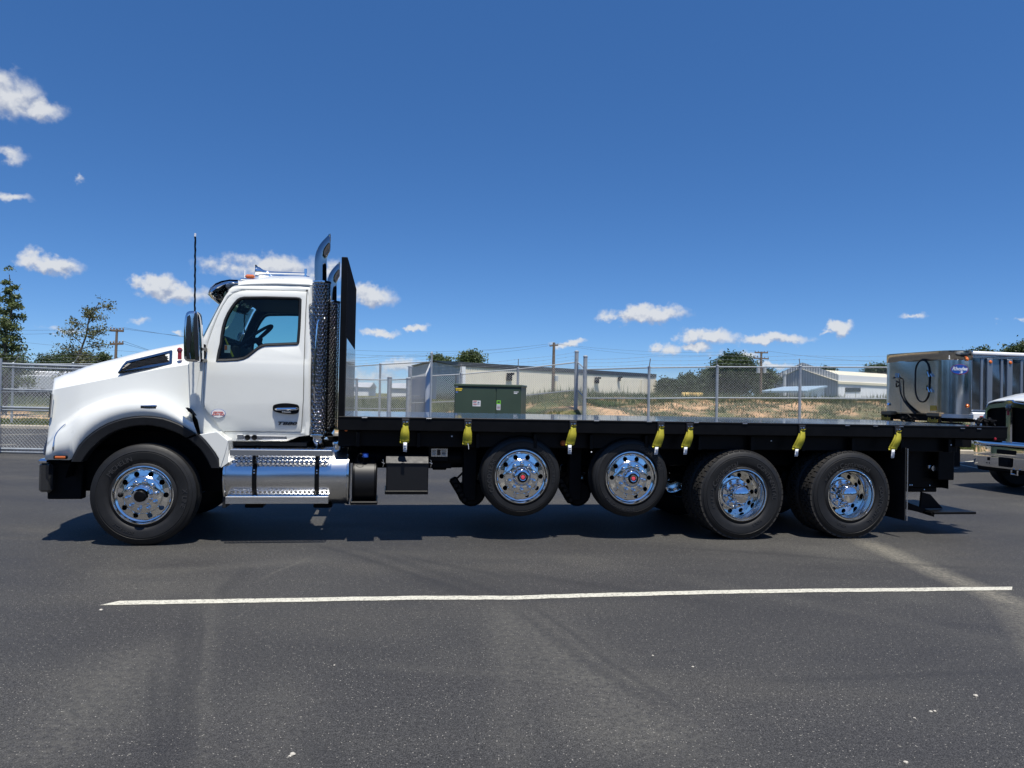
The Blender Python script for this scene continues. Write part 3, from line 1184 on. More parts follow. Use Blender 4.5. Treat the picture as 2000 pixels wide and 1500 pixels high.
def sticker(u0, v0, u1, v1, bgm, lines=(), parent=cab, name='warning_label'):
    """u, v in the zoomed view of the door, mapped to the front face"""
    s = cw / 1700.0
    X_ = lambda u: (u - 120) * s
    Z_ = lambda v: Hc - (v - 130) * s
    m_ = MB().box((X_(u0), -.0262, Z_(v1)), (X_(u1), -.0225, Z_(v0)), 0)
    mats = [bgm]
    for (a_, b_, c_, d_, mm) in lines:
        if mm not in mats:
            mats.append(mm)
        m_.box((X_(a_), -.0285, Z_(d_)), (X_(c_), -.0263, Z_(b_)), mats.index(mm))
    return m_.build(name, mats, parent)


sticker(595, 545, 800, 690, 'sticker', [(612, 555, 705, 572, 'sticker_red'), (612, 585, 690, 592, 'tag_ink'), (612, 600, 690, 606, 'tag_ink'), (612, 626, 705, 645, 'sticker_red'), (612, 655, 690, 661, 'tag_ink'), (725, 575, 770, 605, 'tag_ink'), (715, 620, 775, 628, 'tag_ink'), (715, 640, 775, 646, 'tag_ink')])
sticker(1210, 530, 1312, 625, 'sticker_lime', [(1228, 552, 1294, 592, 'green_box')])
sticker(1210, 627, 1308, 770, 'sticker', [(1222, 645, 1298, 652, 'tag_ink'), (1222, 684, 1298, 704, 'letter_dark'), (1222, 720, 1298, 728, 'sticker_red'), (1222, 742, 1298, 748, 'tag_ink')])
sticker(145, 185, 212, 222, 'sticker')
sticker(145, 240, 322, 270, 'sticker_yellow')
sticker(160, 280, 305, 310, 'sticker_yellow', [(200, 280, 222, 310, 'green_box')])
sticker(150, 322, 210, 360, 'sticker_blue')
sticker(1640, 297, 1755, 322, 'sticker', [(1660, 304, 1740, 309, 'tag_ink')])
sticker(1640, 332, 1725, 356, 'sticker')

# ================================================================== BUILDINGS


def ribwall(p0, p1, z0f, z1f, nr, depth=.06):
    """ribbed sheet metal wall between two ground points, tops given by functions of the fraction along"""
    mb_ = MB()
    p0, p1 = Vector(p0), Vector(p1)
    d = (p1 - p0).normalized()
    nrm = Vector((d.y, -d.x, 0))
    prof = [(0, 0), (.62, 0), (.72, 1), (.9, 1)]
    lo, hi = [], []
    for i in range(nr):
        for (f, q) in prof:
            t = (i + f) / nr
            b = p0.lerp(p1, t) + nrm * (depth * q)
            lo.append(Vector((b.x, b.y, z0f(t))))
            hi.append(Vector((b.x, b.y, z1f(t))))
    t = 1
    lo.append(Vector((p1.x, p1.y, z0f(1))))
    hi.append(Vector((p1.x, p1.y, z1f(1))))
    mb_.grid([lo, hi], smooth=False)
    return mb_


# long tan building: gable end at the left, long wall to the right
A_ = W(899, 716, 105)
B_ = W(1281, 737.5, 142)
Lw = W(799, 719, 128)
b1 = empty('warehouse', (A_.x, A_.y, 1.2), label='long tan metal warehouse with dark roof and grey gable end', cat='warehouse')
o_ = Vector((A_.x, A_.y, 1.2))


def loc(v):
    return Vector(v) - o_


eave = A_.z
za = lambda t: lerp(A_.z, B_.z, t) - 1.2
A0, B0, L0 = Vector((A_.x, A_.y, 0)), Vector((B_.x, B_.y, 0)), Vector((Lw.x, Lw.y, 0))
rz = W(846, 707.5, 116).z
ribwall(loc(A0) * 1 + Vector((0, 0, 1.2)), loc(B0) + Vector((0, 0, 1.2)), lambda t: -1.5, lambda t: za(t), 110, .05).build('wall', 'tan_metal', b1)
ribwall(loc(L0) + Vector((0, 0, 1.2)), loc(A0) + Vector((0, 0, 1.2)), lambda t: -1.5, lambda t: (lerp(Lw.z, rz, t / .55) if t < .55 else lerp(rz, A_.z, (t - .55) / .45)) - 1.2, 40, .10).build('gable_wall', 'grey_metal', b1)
mid = L0.lerp(A0, .55)
ridge0 = Vector((mid.x, mid.y, rz))
dirb = (B0 - A0)
ridge1 = Vector((mid.x + dirb.x, mid.y + dirb.y, B_.z + (rz - A_.z)))
e0, e1 = Vector((A_.x, A_.y, A_.z)), Vector((B_.x, B_.y, B_.z))
outd = Vector((dirb.y, -dirb.x, 0)).normalized() * .12
k0, k1 = Vector((Lw.x, Lw.y, Lw.z)), Vector((Lw.x + dirb.x, Lw.y + dirb.y, Lw.z))
up_ = Vector((0, 0, .25))
ov = -dirb.normalized() * .5
mb = MB()
mb.add([loc(v) for v in (e0 + outd + ov, e1 + outd, ridge1 + up_, ridge0 + up_ + ov, e0 + outd + up_ * 2.6 + ov, e1 + outd + up_ * 2.6, k0 + up_ + ov, k1 + up_)], [(0, 1, 5, 4), (4, 5, 2, 3), (3, 2, 7, 6), (0, 4, 3)])
mb.build('roof', 'dark_roof', b1)
xdir = dirb.normalized()


def onwall(px, py):
    """point on the long wall seen at an image position"""
    d_ = ray(px, py)
    n_ = Vector((dirb.y, -dirb.x, 0)).normalized()
    k = (A0 - CAM).dot(n_) / d_.dot(n_)
    return CAM + d_ * k - o_ + n_ * .25


for (px, py, w_, h_) in ((1163, 743, 1.0, 1.0), (1207, 740, .6, .7), (992, 736, 1.0, 1.1)):
    c_ = onwall(px, py)
    mm = Matrix.Translation(c_) @ Matrix.Rotation(math.atan2(xdir.y, xdir.x), 4, 'Z')
    MB().bbox((-w_ / 2, -.2, -h_ / 2), (w_ / 2, .1, h_ / 2), .05, mt=mm).bbox((w_ * .1, -.5, h_ * .25), (w_ * .6, -.1, h_ * .55), .03, mt=mm).build('wall_lamp', 'black_matte', b1)
for px in (901, 1252, 1279, 1086):
    t0, t1 = onwall(px, 737 if px < 1200 else 742), onwall(px, 778)
    t0.z = min(t0.z, za(max(0, min(1, (t0 - loc(A0)).length / dirb.length))) - .1) if px != 901 else za(0)
    MB().tube([t0, Vector((t0.x, t0.y, -1))], .22 if px != 901 else .42, 6).build('downspout', 'tan_metal' if px != 901 else 'white_wall', b1)
# dark doorway in the gable end
g0, g1 = L0.lerp(A0, .62), L0.lerp(A0, .95)
gn = Vector(((A0 - L0).y, -(A0 - L0).x, 0)).normalized() * .22
dz0, dz1 = -1.3, W(880, 734, 110).z - 1.2
MB().add([loc(g0) + gn + Vector((0, 0, 1.2 + dz0)), loc(g1) + gn + Vector((0, 0, 1.2 + dz0)), loc(g1) + gn + Vector((0, 0, 1.2 + dz1)), loc(g0) + gn + Vector((0, 0, 1.2 + dz1)), loc(g0) - gn * 3 + Vector((0, 0, 1.2 + dz1)), loc(g1) - gn * 3 + Vector((0, 0, 1.2 + dz1))], [(0, 1, 2, 3), (3, 2, 5, 4)]).build('door_opening', 'dark_glass', b1)

# white building with cream roof, right of centre
pk = W(1565, 722, 128)
er = W(1638, 746.5, 122)
el_ = W(1490, 757, 134)
b2 = empty('warehouse', (er.x, er.y, 1.2), label='white metal building with cream roof and ribbed grey gable', cat='warehouse')
o_ = Vector((er.x, er.y, 1.2))
E0, L0 = Vector((er.x, er.y, 0)), Vector((el_.x, el_.y, 0))
fp = (pk.x - el_.x) / (er.x - el_.x)
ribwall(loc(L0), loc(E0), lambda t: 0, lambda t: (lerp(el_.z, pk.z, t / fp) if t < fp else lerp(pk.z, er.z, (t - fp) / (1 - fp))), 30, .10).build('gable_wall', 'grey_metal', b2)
er2 = W(1800, 753.5, 138)
D2 = Vector((er2.x - er.x, er2.y - er.y, 0))
ribwall(loc(E0), loc(E0 + D2), lambda t: 0, lambda t: er.z, 60, .06).build('wall', 'white_wall', b2)
pk0 = Vector((pk.x, pk.y, pk.z))
oo = Vector((0, 0, .2))
ov = -D2.normalized() * .5
ev = (Vector((er.x, er.y, er.z)) - pk0).normalized() * .2
MB().add([loc(v) + oo for v in (pk0 + ov, er + ev + ov, er + ev + D2, pk0 + D2, el_ + ov - Vector((ev.x, ev.y, -ev.z)), el_ + D2, er + ev + ov - oo * 2, er + ev + D2 - oo * 2)], [(0, 1, 2, 3), (4, 0, 3, 5), (1, 6, 7, 2)]).build('roof', 'cream_roof', b2)
for (px0, px1, y0_, y1_) in ((1652, 1681, 757, 765), (1770, 1785, 758, 764)):
    n_ = Vector((D2.y, -D2.x, 0)).normalized()
    q = []
    for (px, py) in ((px0, y1_), (px1, y1_), (px1, y0_), (px0, y0_)):
        d_ = ray(px, py)
        k = (E0 + n_ * .12 - CAM).dot(n_) / d_.dot(n_)
        q.append(loc(CAM + d_ * k))
    fr_ = MB().add(q + [v - n_ * .1 for v in q], [(0, 1, 2, 3), (0, 4, 5, 1), (1, 5, 6, 2), (2, 6, 7, 3), (3, 7, 4, 0)]).build('window', 'dark_glass', b2)
ch = W(1532, 738, 126)
MB().tube([loc(ch) - Vector((0, 0, 3)), loc(ch) + Vector((0, 0, .6))], .28, 8).tube([loc(ch) + Vector((0, 0, .6)), loc(ch) + Vector((0, 0, 1.1))], .42, 8).build('roof_vent', 'grey_metal', b2)
# blue-roofed lean-to in front of it
b3 = empty('open_shed', tuple(W(1550, 768, 108)), label='low shed with pale blue sloping roof beside the white building', cat='shed')
o_ = W(1550, 768, 108)
s_ = [W(1484, 763.5, 104), W(1576, 763, 100), W(1616, 753, 110), W(1530, 755, 116)]
s_ = [loc(v) for v in s_]
MB().add(s_ + [v - Vector((0, 0, .25)) for v in s_], [(0, 1, 2, 3), (0, 4, 5, 1), (1, 5, 6, 2), (7, 6, 5, 4), (3, 7, 4, 0), (2, 6, 7, 3)]).build('roof', 'blue_roof', b3)
g_ = [s_[1] + (s_[2] - s_[1]) * f + Vector((-.3, .2, -.25)) for f in (.02, .98)]
MB().add([g_[0], g_[1], g_[1] - Vector((0, 0, 3.4)), g_[0] - Vector((0, 0, 2.0))], [(0, 1, 2, 3)]).build('wall', 'white_wall', b3)
for f in (.1, .5, .9):
    v = s_[0].lerp(s_[1], f)
    MB().tube([v - Vector((0, -.4, .2)), v - Vector((0, -.4, 3))], .1, 5).build('post', 'grey_metal', b3)
# straw-coloured hay bales far off
for (px, lab) in ((1346, 'left of two long tan hay bales far beyond the fence'), (1358, 'right of two long tan hay bales far beyond the fence')):
    q = W(px, 775, 90)
    o = MB().lathe([(0, -.9), (.5, -.9), (.6, -.8), (.6, .8), (.5, .9), (0, .9)], 16, axis='x').build('hay_bale', 'hay', label=lab, cat='hay bale', group='far hay bales')
    o.location = (q.x, 90, float(hgt(q.x, 90)) + .55)

# far low white sheds and vehicles at the left horizon
for k, (px0, px1, y0_, y1_, Yd, mm, lab) in enumerate(((692, 720, 756, 763, 150, 'white_wall', 'far white building low on the horizon just right of the headboard'), (763, 795, 758, 764, 140, 'white_wall', 'far white building on the horizon left of the tan warehouse'))):
    a_, b_ = W(px0, y0_, Yd), W(px1, y0_, Yd)
    o = empty('far_building', (a_.x, Yd, 1), label=lab, cat='building')
    w_ = b_.x - a_.x
    MB().box((0, 0, -1), (w_, 8, a_.z - 1)).build('wall', mm, o)
    MB().add([(-.3, -.3, a_.z - 1), (w_ + .3, -.3, a_.z - 1), (w_ + .3, 4, a_.z), (-.3, 4, a_.z), (w_ + .3, 8.3, a_.z - 1), (-.3, 8.3, a_.z - 1)], [(0, 1, 2, 3), (3, 2, 4, 5), (1, 4, 2), (0, 3, 5)]).build('roof', 'grey_metal', o)


def far_van(px, Yd, ln, hh, mm, lab, body='box_truck'):
    q = W(px, 790, Yd)
    z_ = float(hgt(q.x, Yd))
    o = empty(body, (q.x, Yd, z_), random.uniform(-.1, .1), label=lab, cat='truck', group='vehicles parked far off beyond the gate')
    MB().bbox((0, 0, .55), (ln * .72, 2.2, hh), .06).build('body', mm, o)
    MB().bbox((ln * .74, .1, .45), (ln, 2.1, hh * .72), .2).build('cab', 'white_wall', o)
    for xx in (.16, .32, .86):
        MB().lathe([(0, -.14), (.42, -.14), (.47, -.05), (.47, .1), (0, .14)], 18, o=(ln * xx, .1, .47)).build('wheel', 'rubber', o)
    MB().bbox((ln * .86, .08, hh * .45), (ln * .99, 2.12, hh * .66), .04).build('windscreen', 'dark_glass', o)


far_van(-20, 62, 7, 2.2, 'white_wall', 'white box truck parked far off, leftmost beyond the gate')
far_van(66, 66, 8, 2.3, 'white_wall', 'white box truck parked far off just left of the bonnet')
far_van(35, 58, 5.5, 1.9, 'grey_metal', 'low grey truck parked far off between two white ones')

# ================================================================== TREES AND POLES


def tree(px, ytop, ybase, wpx, Yd, mm, label, n=2600, leaf=.12, shape='round', seed=1, lean=0, name='leafy_tree', group=None, sparse=.0, gz_=None):
    rs = random.Random(seed)
    base = W(px, ybase, Yd)
    gz0 = float(hgt(base.x, Yd)) if gz_ is None else gz_
    top = W(px, ytop, Yd)
    H = top.z - gz0
    Wd = wpx / FPX * Yd
    root = empty(name, (base.x, Yd, gz0), label=label, cat='tree', group=group)
    tr = MB()
    kn = 7
    tp = [Vector((lean * H * (i / kn) ** 1.3 + rs.uniform(-.02, .02) * H, rs.uniform(-.02, .02) * H, H * .93 * i / kn)) for i in range(kn + 1)]
    r0 = max(.035, H * .016)
    tr.tube(tp, [r0 * (1 - .85 * i / kn) for i in range(kn + 1)], 7)
    ends = []
    nb = 26 if shape != 'sparse' else 17
    for i in range(nb):
        f = (.18 if shape != 'sparse' else .2) + .78 * (i / nb) ** .9
        b = tp[int(f * kn)].lerp(tp[min(kn, int(f * kn) + 1)], f * kn % 1)
        if shape == 'round':
            rad = Wd / 2 * math.sqrt(max(.05, 1 - (2 * f - 1.05) ** 2)) * rs.uniform(.55, 1.05)
        elif shape == 'cone':
            rad = Wd / 2 * (1.05 - f) ** .8 * rs.uniform(.6, 1.1)
        else:
            rad = Wd / 2 * rs.uniform(.45, 1.1) * (1.1 - .5 * abs(f - .55))
        a = i * 2.4 + rs.uniform(-.4, .4)
        e = b + Vector((math.cos(a) * rad, math.sin(a) * rad, rad * rs.uniform(.15, .6)))
        m_ = b.lerp(e, .5) + Vector((0, 0, rad * .12))
        tr.tube([b, m_, e], [r0 * .35 * (1 - f * .6), r0 * .2, r0 * .07], 5, caps=False)
        for q in range(3 if shape != 'sparse' else 4):
            g_ = b.lerp(e, rs.uniform(.35, 1.0))
            e2 = g_ + Vector((rs.uniform(-1, 1), rs.uniform(-1, 1), rs.uniform(-.2, .8))) * rad * .35
            tr.tube([g_, e2], [r0 * .1, r0 * .04], 3, caps=False)
            ends.append((e2, rad))
        ends.append((e, rad))
    ends.append((tp[-1] + Vector((0, 0, H * .04)), Wd * .15))
    tr.build('trunk', 'bark', root)
    ec = np.array([tuple(e[0]) for e in ends])
    er_ = np.array([e[1] for e in ends])
    wts = er_ + .15 * Wd
    if shape != 'sparse':
        wts = wts * 1.0
    pick = rng.choice(len(ec), n, p=wts / wts.sum())
    spread = (np.clip(er_[pick], .1, None) * (.24 if shape == 'round' else .15) + (.03 if shape == 'round' else .018) * Wd)[:, None]
    c = ec[pick] + rng.normal(0, 1, (n, 3)) * spread * np.array([1, 1, .75])
    d1 = rng.normal(0, 1, (n, 3))
    d1 /= np.linalg.norm(d1, axis=1)[:, None]
    d2 = np.cross(d1, rng.normal(0, 1, (n, 3)))
    d2 /= np.linalg.norm(d2, axis=1)[:, None]
    s_ = (leaf * rng.uniform(.6, 1.35, n))[:, None]
    P_ = np.stack([c - d1 * s_, c + d2 * s_ * .55, c + d1 * s_, c - d2 * s_ * .55], 1).reshape(-1, 3)
    me = bpy.data.meshes.new('crown')
    me.vertices.add(n * 4)
    me.vertices.foreach_set('co', P_.astype('f').ravel())
    me.loops.add(n * 4)
    me.loops.foreach_set('vertex_index', np.arange(n * 4))
    me.polygons.add(n)
    me.polygons.foreach_set('loop_start', np.arange(n) * 4)
    me.update()
    me.materials.append(M[mm])
    co = bpy.data.objects.new('crown', me)
    C.objects.link(co)
    co.parent = root
    return root


tree(14, 516, 705, 100, 34, 'leaf_mid', 'tall leafy tree cut by the left edge of the photo', 7600, .055, 'cone', 3)
tree(-62, 560, 705, 110, 37, 'leaf_mid', 'leafy tree standing just outside the left edge behind the gate', 5000, .09, 'round', 4)
tree(128, 572, 705, 78, 34, 'leaf_olive', 'thin sparse young tree leaning right behind the bonnet', 3600, .05, 'sparse', 14, lean=.24)
for i, (px, yt, w_, Yd, lab) in enumerate(((145, 690, 70, 70, 'dark bushy tree low behind the thin young tree'), (197, 689, 46, 72, 'small bright bushy tree at the foot of the utility pole'), (100, 697, 70, 76, 'low dark tree just above the sliding gate'), (228, 700, 40, 80, 'low bushy tree just behind the utility pole and bonnet'), (10, 702, 90, 60, 'broad dark tree filling the gap behind the tall left tree'))):
    tree(px, yt, 770, w_ * .95, Yd, 'leaf_dark', lab, 8000, .10, 'round', 20 + i)
for i, (px, yt, w_, Yd, n, lab) in enumerate(((856, 692, 52, 150, 3200, 'leafy tree rising behind the grey gable of the tan warehouse'), (918, 685, 52, 150, 3600, 'pointed leafy tree behind the tan warehouse roof'), (945, 703, 18, 150, 700, 'small treetop peeping over the tan warehouse roof'),
                                              (1434, 696, 80, 98, 10000, 'big dense dark green tree between the two warehouses'), (1302, 741, 38, 140, 2600, 'small round dark tree just right of the tan warehouse'), (1345, 737, 50, 135, 3400, 'dark round tree left of the big dense tree'), (1388, 728, 56, 120, 3000, 'dark tree touching the left side of the big dense tree'),
                                              (1490, 722, 50, 128, 2600, 'dark tree on the right flank of the big dense tree'), (1523, 740, 40, 150, 2400, 'low dark tree in front of the ribbed grey gable'), (1612, 716, 46, 175, 1500, 'treetop showing just above the cream roof'), (1716, 711, 50, 150, 2600, 'dark treetop over the cream roof beside the silver trailer'),
                                              (1920, 676, 60, 70, 4200, 'leafy treetop over the silver trailer, left of two'), (1995, 668, 80, 66, 5200, 'leafy treetop over the silver trailer at the right edge'))):
    tree(px, yt, 770, w_ * .92, Yd, 'leaf_dark' if i > 2 else 'leaf_mid', lab, int(n * 2.6), .14 * Yd / 100 + .02, 'round', 40 + i)


def upole(px, ytop, Yd, r, arms, label, lean=0):
    t = W(px, ytop, Yd)
    z0 = float(hgt(t.x, Yd))
    H = t.z - z0
    root = empty('utility_pole', (t.x, Yd, z0), label=label, cat='utility pole')
    MB().tube([(0, 0, -.2), (lean * .5, 0, H * .5), (lean, 0, H)], [r * 1.25, r * 1.1, r * .85], 10).build('pole', 'wood_pole', root)
    out = []
    for (dz, hw, tilt) in arms:
        MB().bbox((lean - hw, -.06, H - dz - .07), (lean + hw, .06, H - dz + .07), .02, mt=Matrix.Translation((0, 0, H - dz)) @ Matrix.Rotation(tilt, 4, 'Y') @ Matrix.Translation((0, 0, -(H - dz)))).build('crossarm', 'wood_pole', root)
        for f in (-.92, -.45, .45, .92):
            ins = MB().lathe([(.0, 0), (.03, 0), (.05, .04), (.03, .06), (.05, .09), (.02, .13), (0, .13)], 8, o=(lean + hw * f, 0, H - dz + .07 - math.sin(tilt) * hw * f), axis='z').build('insulator', 'insulator', root)
            out.append(Vector((t.x + lean + hw * f, Yd, z0 + H - dz + .2)))
    return root, out


p1_, i1 = upole(226, 642, 48, .085, [(.12, .42, .02), (.95, .42, -.06)], 'wooden utility pole with two crossarms above the bonnet', lean=.08)
p2_, i2 = upole(1082, 669, 88, .17, [(.35, .5, -.12)], 'wooden utility pole with one crossarm before the tan warehouse')
p3_, i3 = upole(1487, 687, 86, .13, [(.1, .75, 0), (.75, .85, .03)], 'wooden utility pole with two crossarms beside the big dense tree')
for f in (-.35, .35):
    MB().lathe([(.0, -.35), (.2, -.35), (.22, .3), (.0, .35)], 12, o=(f, -.1, 5.0 - 1.2), axis='z').build('transformer_can', 'grey_metal', p3_)
MB().lathe([(.0, -.3), (.2, -.3), (.22, .3), (.0, .35)], 12, o=(.35, -.2, 2.4), axis='z').build('transformer_can', 'grey_metal', p2_)


def wire(a, b, sag, label, r=.012):
    pts = [a.lerp(b, k / 24) - Vector((0, 0, sag * (1 - (2 * k / 24 - 1) ** 2))) for k in range(25)]
    MB().tube(pts, r, 4).build('power_line', 'far_wire', label=label, cat='power line', group='overhead power lines')


for k, (a_, b_, s_) in enumerate(((i1[0], i2[0], 1.2), (i1[3], i2[3], 1.6), (i1[5], W(660, 712, 70), 1.0), (i1[7], W(660, 718, 70), 1.2), (i2[0], W(-200, 640, 60) * 1, 2.0), (i2[3], i3[0], .5), (i2[2], i3[3], .9),
                                  (i3[3], W(2050, 690, 110), 1.4), (i1[0], W(-200, 630, 44), .3), (i1[3], W(-200, 640, 44), .4))):
    lab = ('upper thin power line from the left pole to the middle pole', 'inner upper power line between the left and middle poles', 'lower power line running from the left pole behind the cab', 'lowest power line running from the left pole behind the cab',
           'power line reaching the middle pole crossarm from the left edge', 'upper power line between the middle pole and the right pole', 'lower power line between the middle pole and the right pole',
           'power line from the right pole towards the silver trailer', 'upper power line from the left pole past the thin young tree', 'lower power line from the left pole past the thin young tree')[k]
    wire(a_, b_, s_, lab, .005 + .00007 * max(a_.y, b_.y))


# unseen belt of trees added behind and beside the camera for the chrome to mirror
n = 26000
x = rng.uniform(-75, 75, n)
hh = 7.5 + 2.8 * vnoise(x, x * 0, .16, 2) + 1.2 * vnoise(x, x * 0, .6, 5)
c = np.stack([x, -46 + rng.normal(0, 1.6, n), rng.random(n) ** .8 * hh], -1)
d1 = rng.normal(0, 1, (n, 3))
d2 = rng.normal(0, 1, (n, 3))
s_ = .42
m2 = 14000
for sd in (-68, 78):
    yy = rng.uniform(-46, 36, m2)
    h2 = 7.0 + 2.6 * vnoise(yy, yy * 0, .18, 4) + 1.2 * vnoise(yy, yy * 0, .6, 5)
    c = np.concatenate([c, np.stack([sd + rng.normal(0, 1.6, m2), yy, rng.random(m2) ** .8 * h2], -1)])
    d1 = np.concatenate([d1, rng.normal(0, 1, (m2, 3))])
    d2 = np.concatenate([d2, rng.normal(0, 1, (m2, 3))])
fq = rng.random(m2)
c = np.concatenate([c, np.stack([-70 - 34 * fq + rng.normal(0, 1.5, m2), 36 + 84 * fq, 1 + rng.random(m2) ** .8 * (9 + 3 * vnoise(fq * 80, fq, .2, 3))], -1)])
d1 = np.concatenate([d1, rng.normal(0, 1.3, (m2, 3))])
d2 = np.concatenate([d2, rng.normal(0, 1.3, (m2, 3))])
tri_cloud('added_tree_belt', np.stack([c - d1 * s_, c + d1 * s_, c + d2 * s_ * 1.2], 1).reshape(-1, 3), 'leaf_dark', label='unseen belt of dark trees added around the lot for the chrome to mirror', cat='trees', kind='stuff')
# ================================================================== THE FLATBED TRUCK
WID = 2.44
truck = empty('flatbed_truck', (0, Y0, 0), TH, label='long white flatbed truck with empty black deck and chrome exhaust stack', cat='truck')


def xz(v):
    return (v.x, v.z)


def on(parent, cls=None):
    return parent


def pp_(px, py, t=0.0):
    v = P(px, py, t)
    return (v.x, v.z)


# ---- wheels
def tyre(mb_, Ro, rim, w, treads=0, mi=0, mt=1):
    """profile on the outside face at y=0, going inwards (+y)"""
    hw = w
    prof = [(rim - .012, .012), (rim + .010, .0), (rim + .03, .004), (rim + .045, .014), (rim + .05, .008), (Ro * .72, -.006), (Ro * .84, -.008), (Ro * .845, -.003), (Ro * .86, -.003), (Ro * .865, -.006), (Ro * .915, .004), (Ro * .92, .010), (Ro * .955, .018),
            (Ro * .985, .030), (Ro, .055)]
    n = 72
    if treads:
        prof[-1] = (Ro * .965, .052)
        prof.append((Ro * .965, hw - .05))
    else:
        for k in range(1, 5):
            c = .055 + (hw - .11) * k / 5
            prof += [(Ro, c - .008), (Ro - .012, c - .006), (Ro - .012, c + .006), (Ro, c + .008)]
        prof.append((Ro, hw - .055))
    prof += [(Ro * .985, hw - .03), (Ro * .9, hw), (Ro * .7, hw + .005), (rim + .01, hw), (rim - .012, hw - .012), (rim - .015, .5 * hw)]
    mb_.lathe(prof, n, mi)
    if treads:
        rowsN = 4
        tw = (hw - .07) / rowsN
        for r_ in range(rowsN):
            for k in range(treads):
                a = 2 * PI * (k + .5 * (r_ % 2)) / treads
                m_ = Matrix.Rotation(a, 4, 'Y')
                da = PI / treads * Ro * .80
                y0_ = .035 + r_ * tw
                mb_.box((-da, y0_ + .004, Ro * .955), (da, y0_ + tw - .005, Ro), mt, mt=m_)
                if r_ == 0:
                    mb_.box((-da, .018, Ro * .925), (da, y0_ + .01, Ro * .99), mt, mt=m_)


def arc_text(mb_, txt, rad, a0, size, mi, space=.78, y=-.0105, flip=False, step=None, depth=.0015, up=1):
    """letters around the sidewall; a0 = angle of the middle (0 = top, clockwise seen from outside)"""
    widths = []
    for ch in txt:
        if ch == ' ':
            widths.append(size * .35)
        else:
            me = text_mesh(ch, size, depth)
            xs_ = [v.co.x for v in me.vertices]
            widths.append((max(xs_) - min(xs_)) + size * .10 if xs_ else size * .3)
    tot = sum(widths)
    pos = -tot / 2
    for ch, w_ in zip(txt, widths):
        if ch != ' ':
            me = text_mesh(ch, size, depth)
            xs_ = [v.co.x for v in me.vertices]
            cx = (max(xs_) + min(xs_)) / 2
            a = a0 + (pos + w_ / 2) / rad * (-1 if flip else 1)
            m_ = Matrix.Rotation(a, 4, 'Y') @ Matrix.Translation((0, y, rad)) @ (Matrix.Rotation(PI, 4, 'Y') if flip else Matrix()) @ Matrix.Translation((-cx, 0, 0))
            mb_.mesh(me, m_, mi)
        pos += w_


def disc_holes(mb_, nh, r0, r1, rh, rad, yf, phase=0, mi=0, seg=14):
    """ring between radii r0 and r1 with nh round hand holes of radius rh centred at rad; yf(r) gives the dish"""
    for k in range(nh):
        a0 = 2 * PI * k / nh + phase
        half = PI / nh
        o, i_, b_ = [], [], []
        for q in range(seg * 2):
            w = 2 * PI * q / (seg * 2)
            hx, hz = rh * math.cos(w), rad + rh * math.sin(w)
            rr, aa = math.hypot(hx, hz), math.atan2(hx, hz)
            i_.append((rr, aa + a0))
            x_, y_ = math.cos(w), math.sin(w)
            m_ = max(abs(x_), abs(y_))
            rr2 = lerp(r0, r1, (y_ / m_ + 1) / 2)
            o.append((rr2, a0 + x_ / m_ * half))

        def P3(ra, dy=0):
            return (ra[0] * math.sin(ra[1]), yf(ra[0]) + dy, ra[0] * math.cos(ra[1]))
        n_ = seg * 2
        vs = [P3(p) for p in o] + [P3(p) for p in i_] + [P3(p, .02) for p in i_]
        fs = [(q, (q + 1) % n_, n_ + (q + 1) % n_, n_ + q) for q in range(n_)] + [(n_ + q, n_ + (q + 1) % n_, 2 * n_ + (q + 1) % n_, 2 * n_ + q) for q in range(n_)]
        mb_.add(vs, fs, mi, True)


def lug(parent, pos, rb=.021):
    mb_ = MB().lathe([(rb * 1.15, 0), (rb * 1.15, -.008), (rb, -.012), (rb * .95, -.040), (rb * .7, -.052), (0, -.056)], 12, o=tuple(pos))
    return mb_.build('lug_nut', 'chrome', parent)


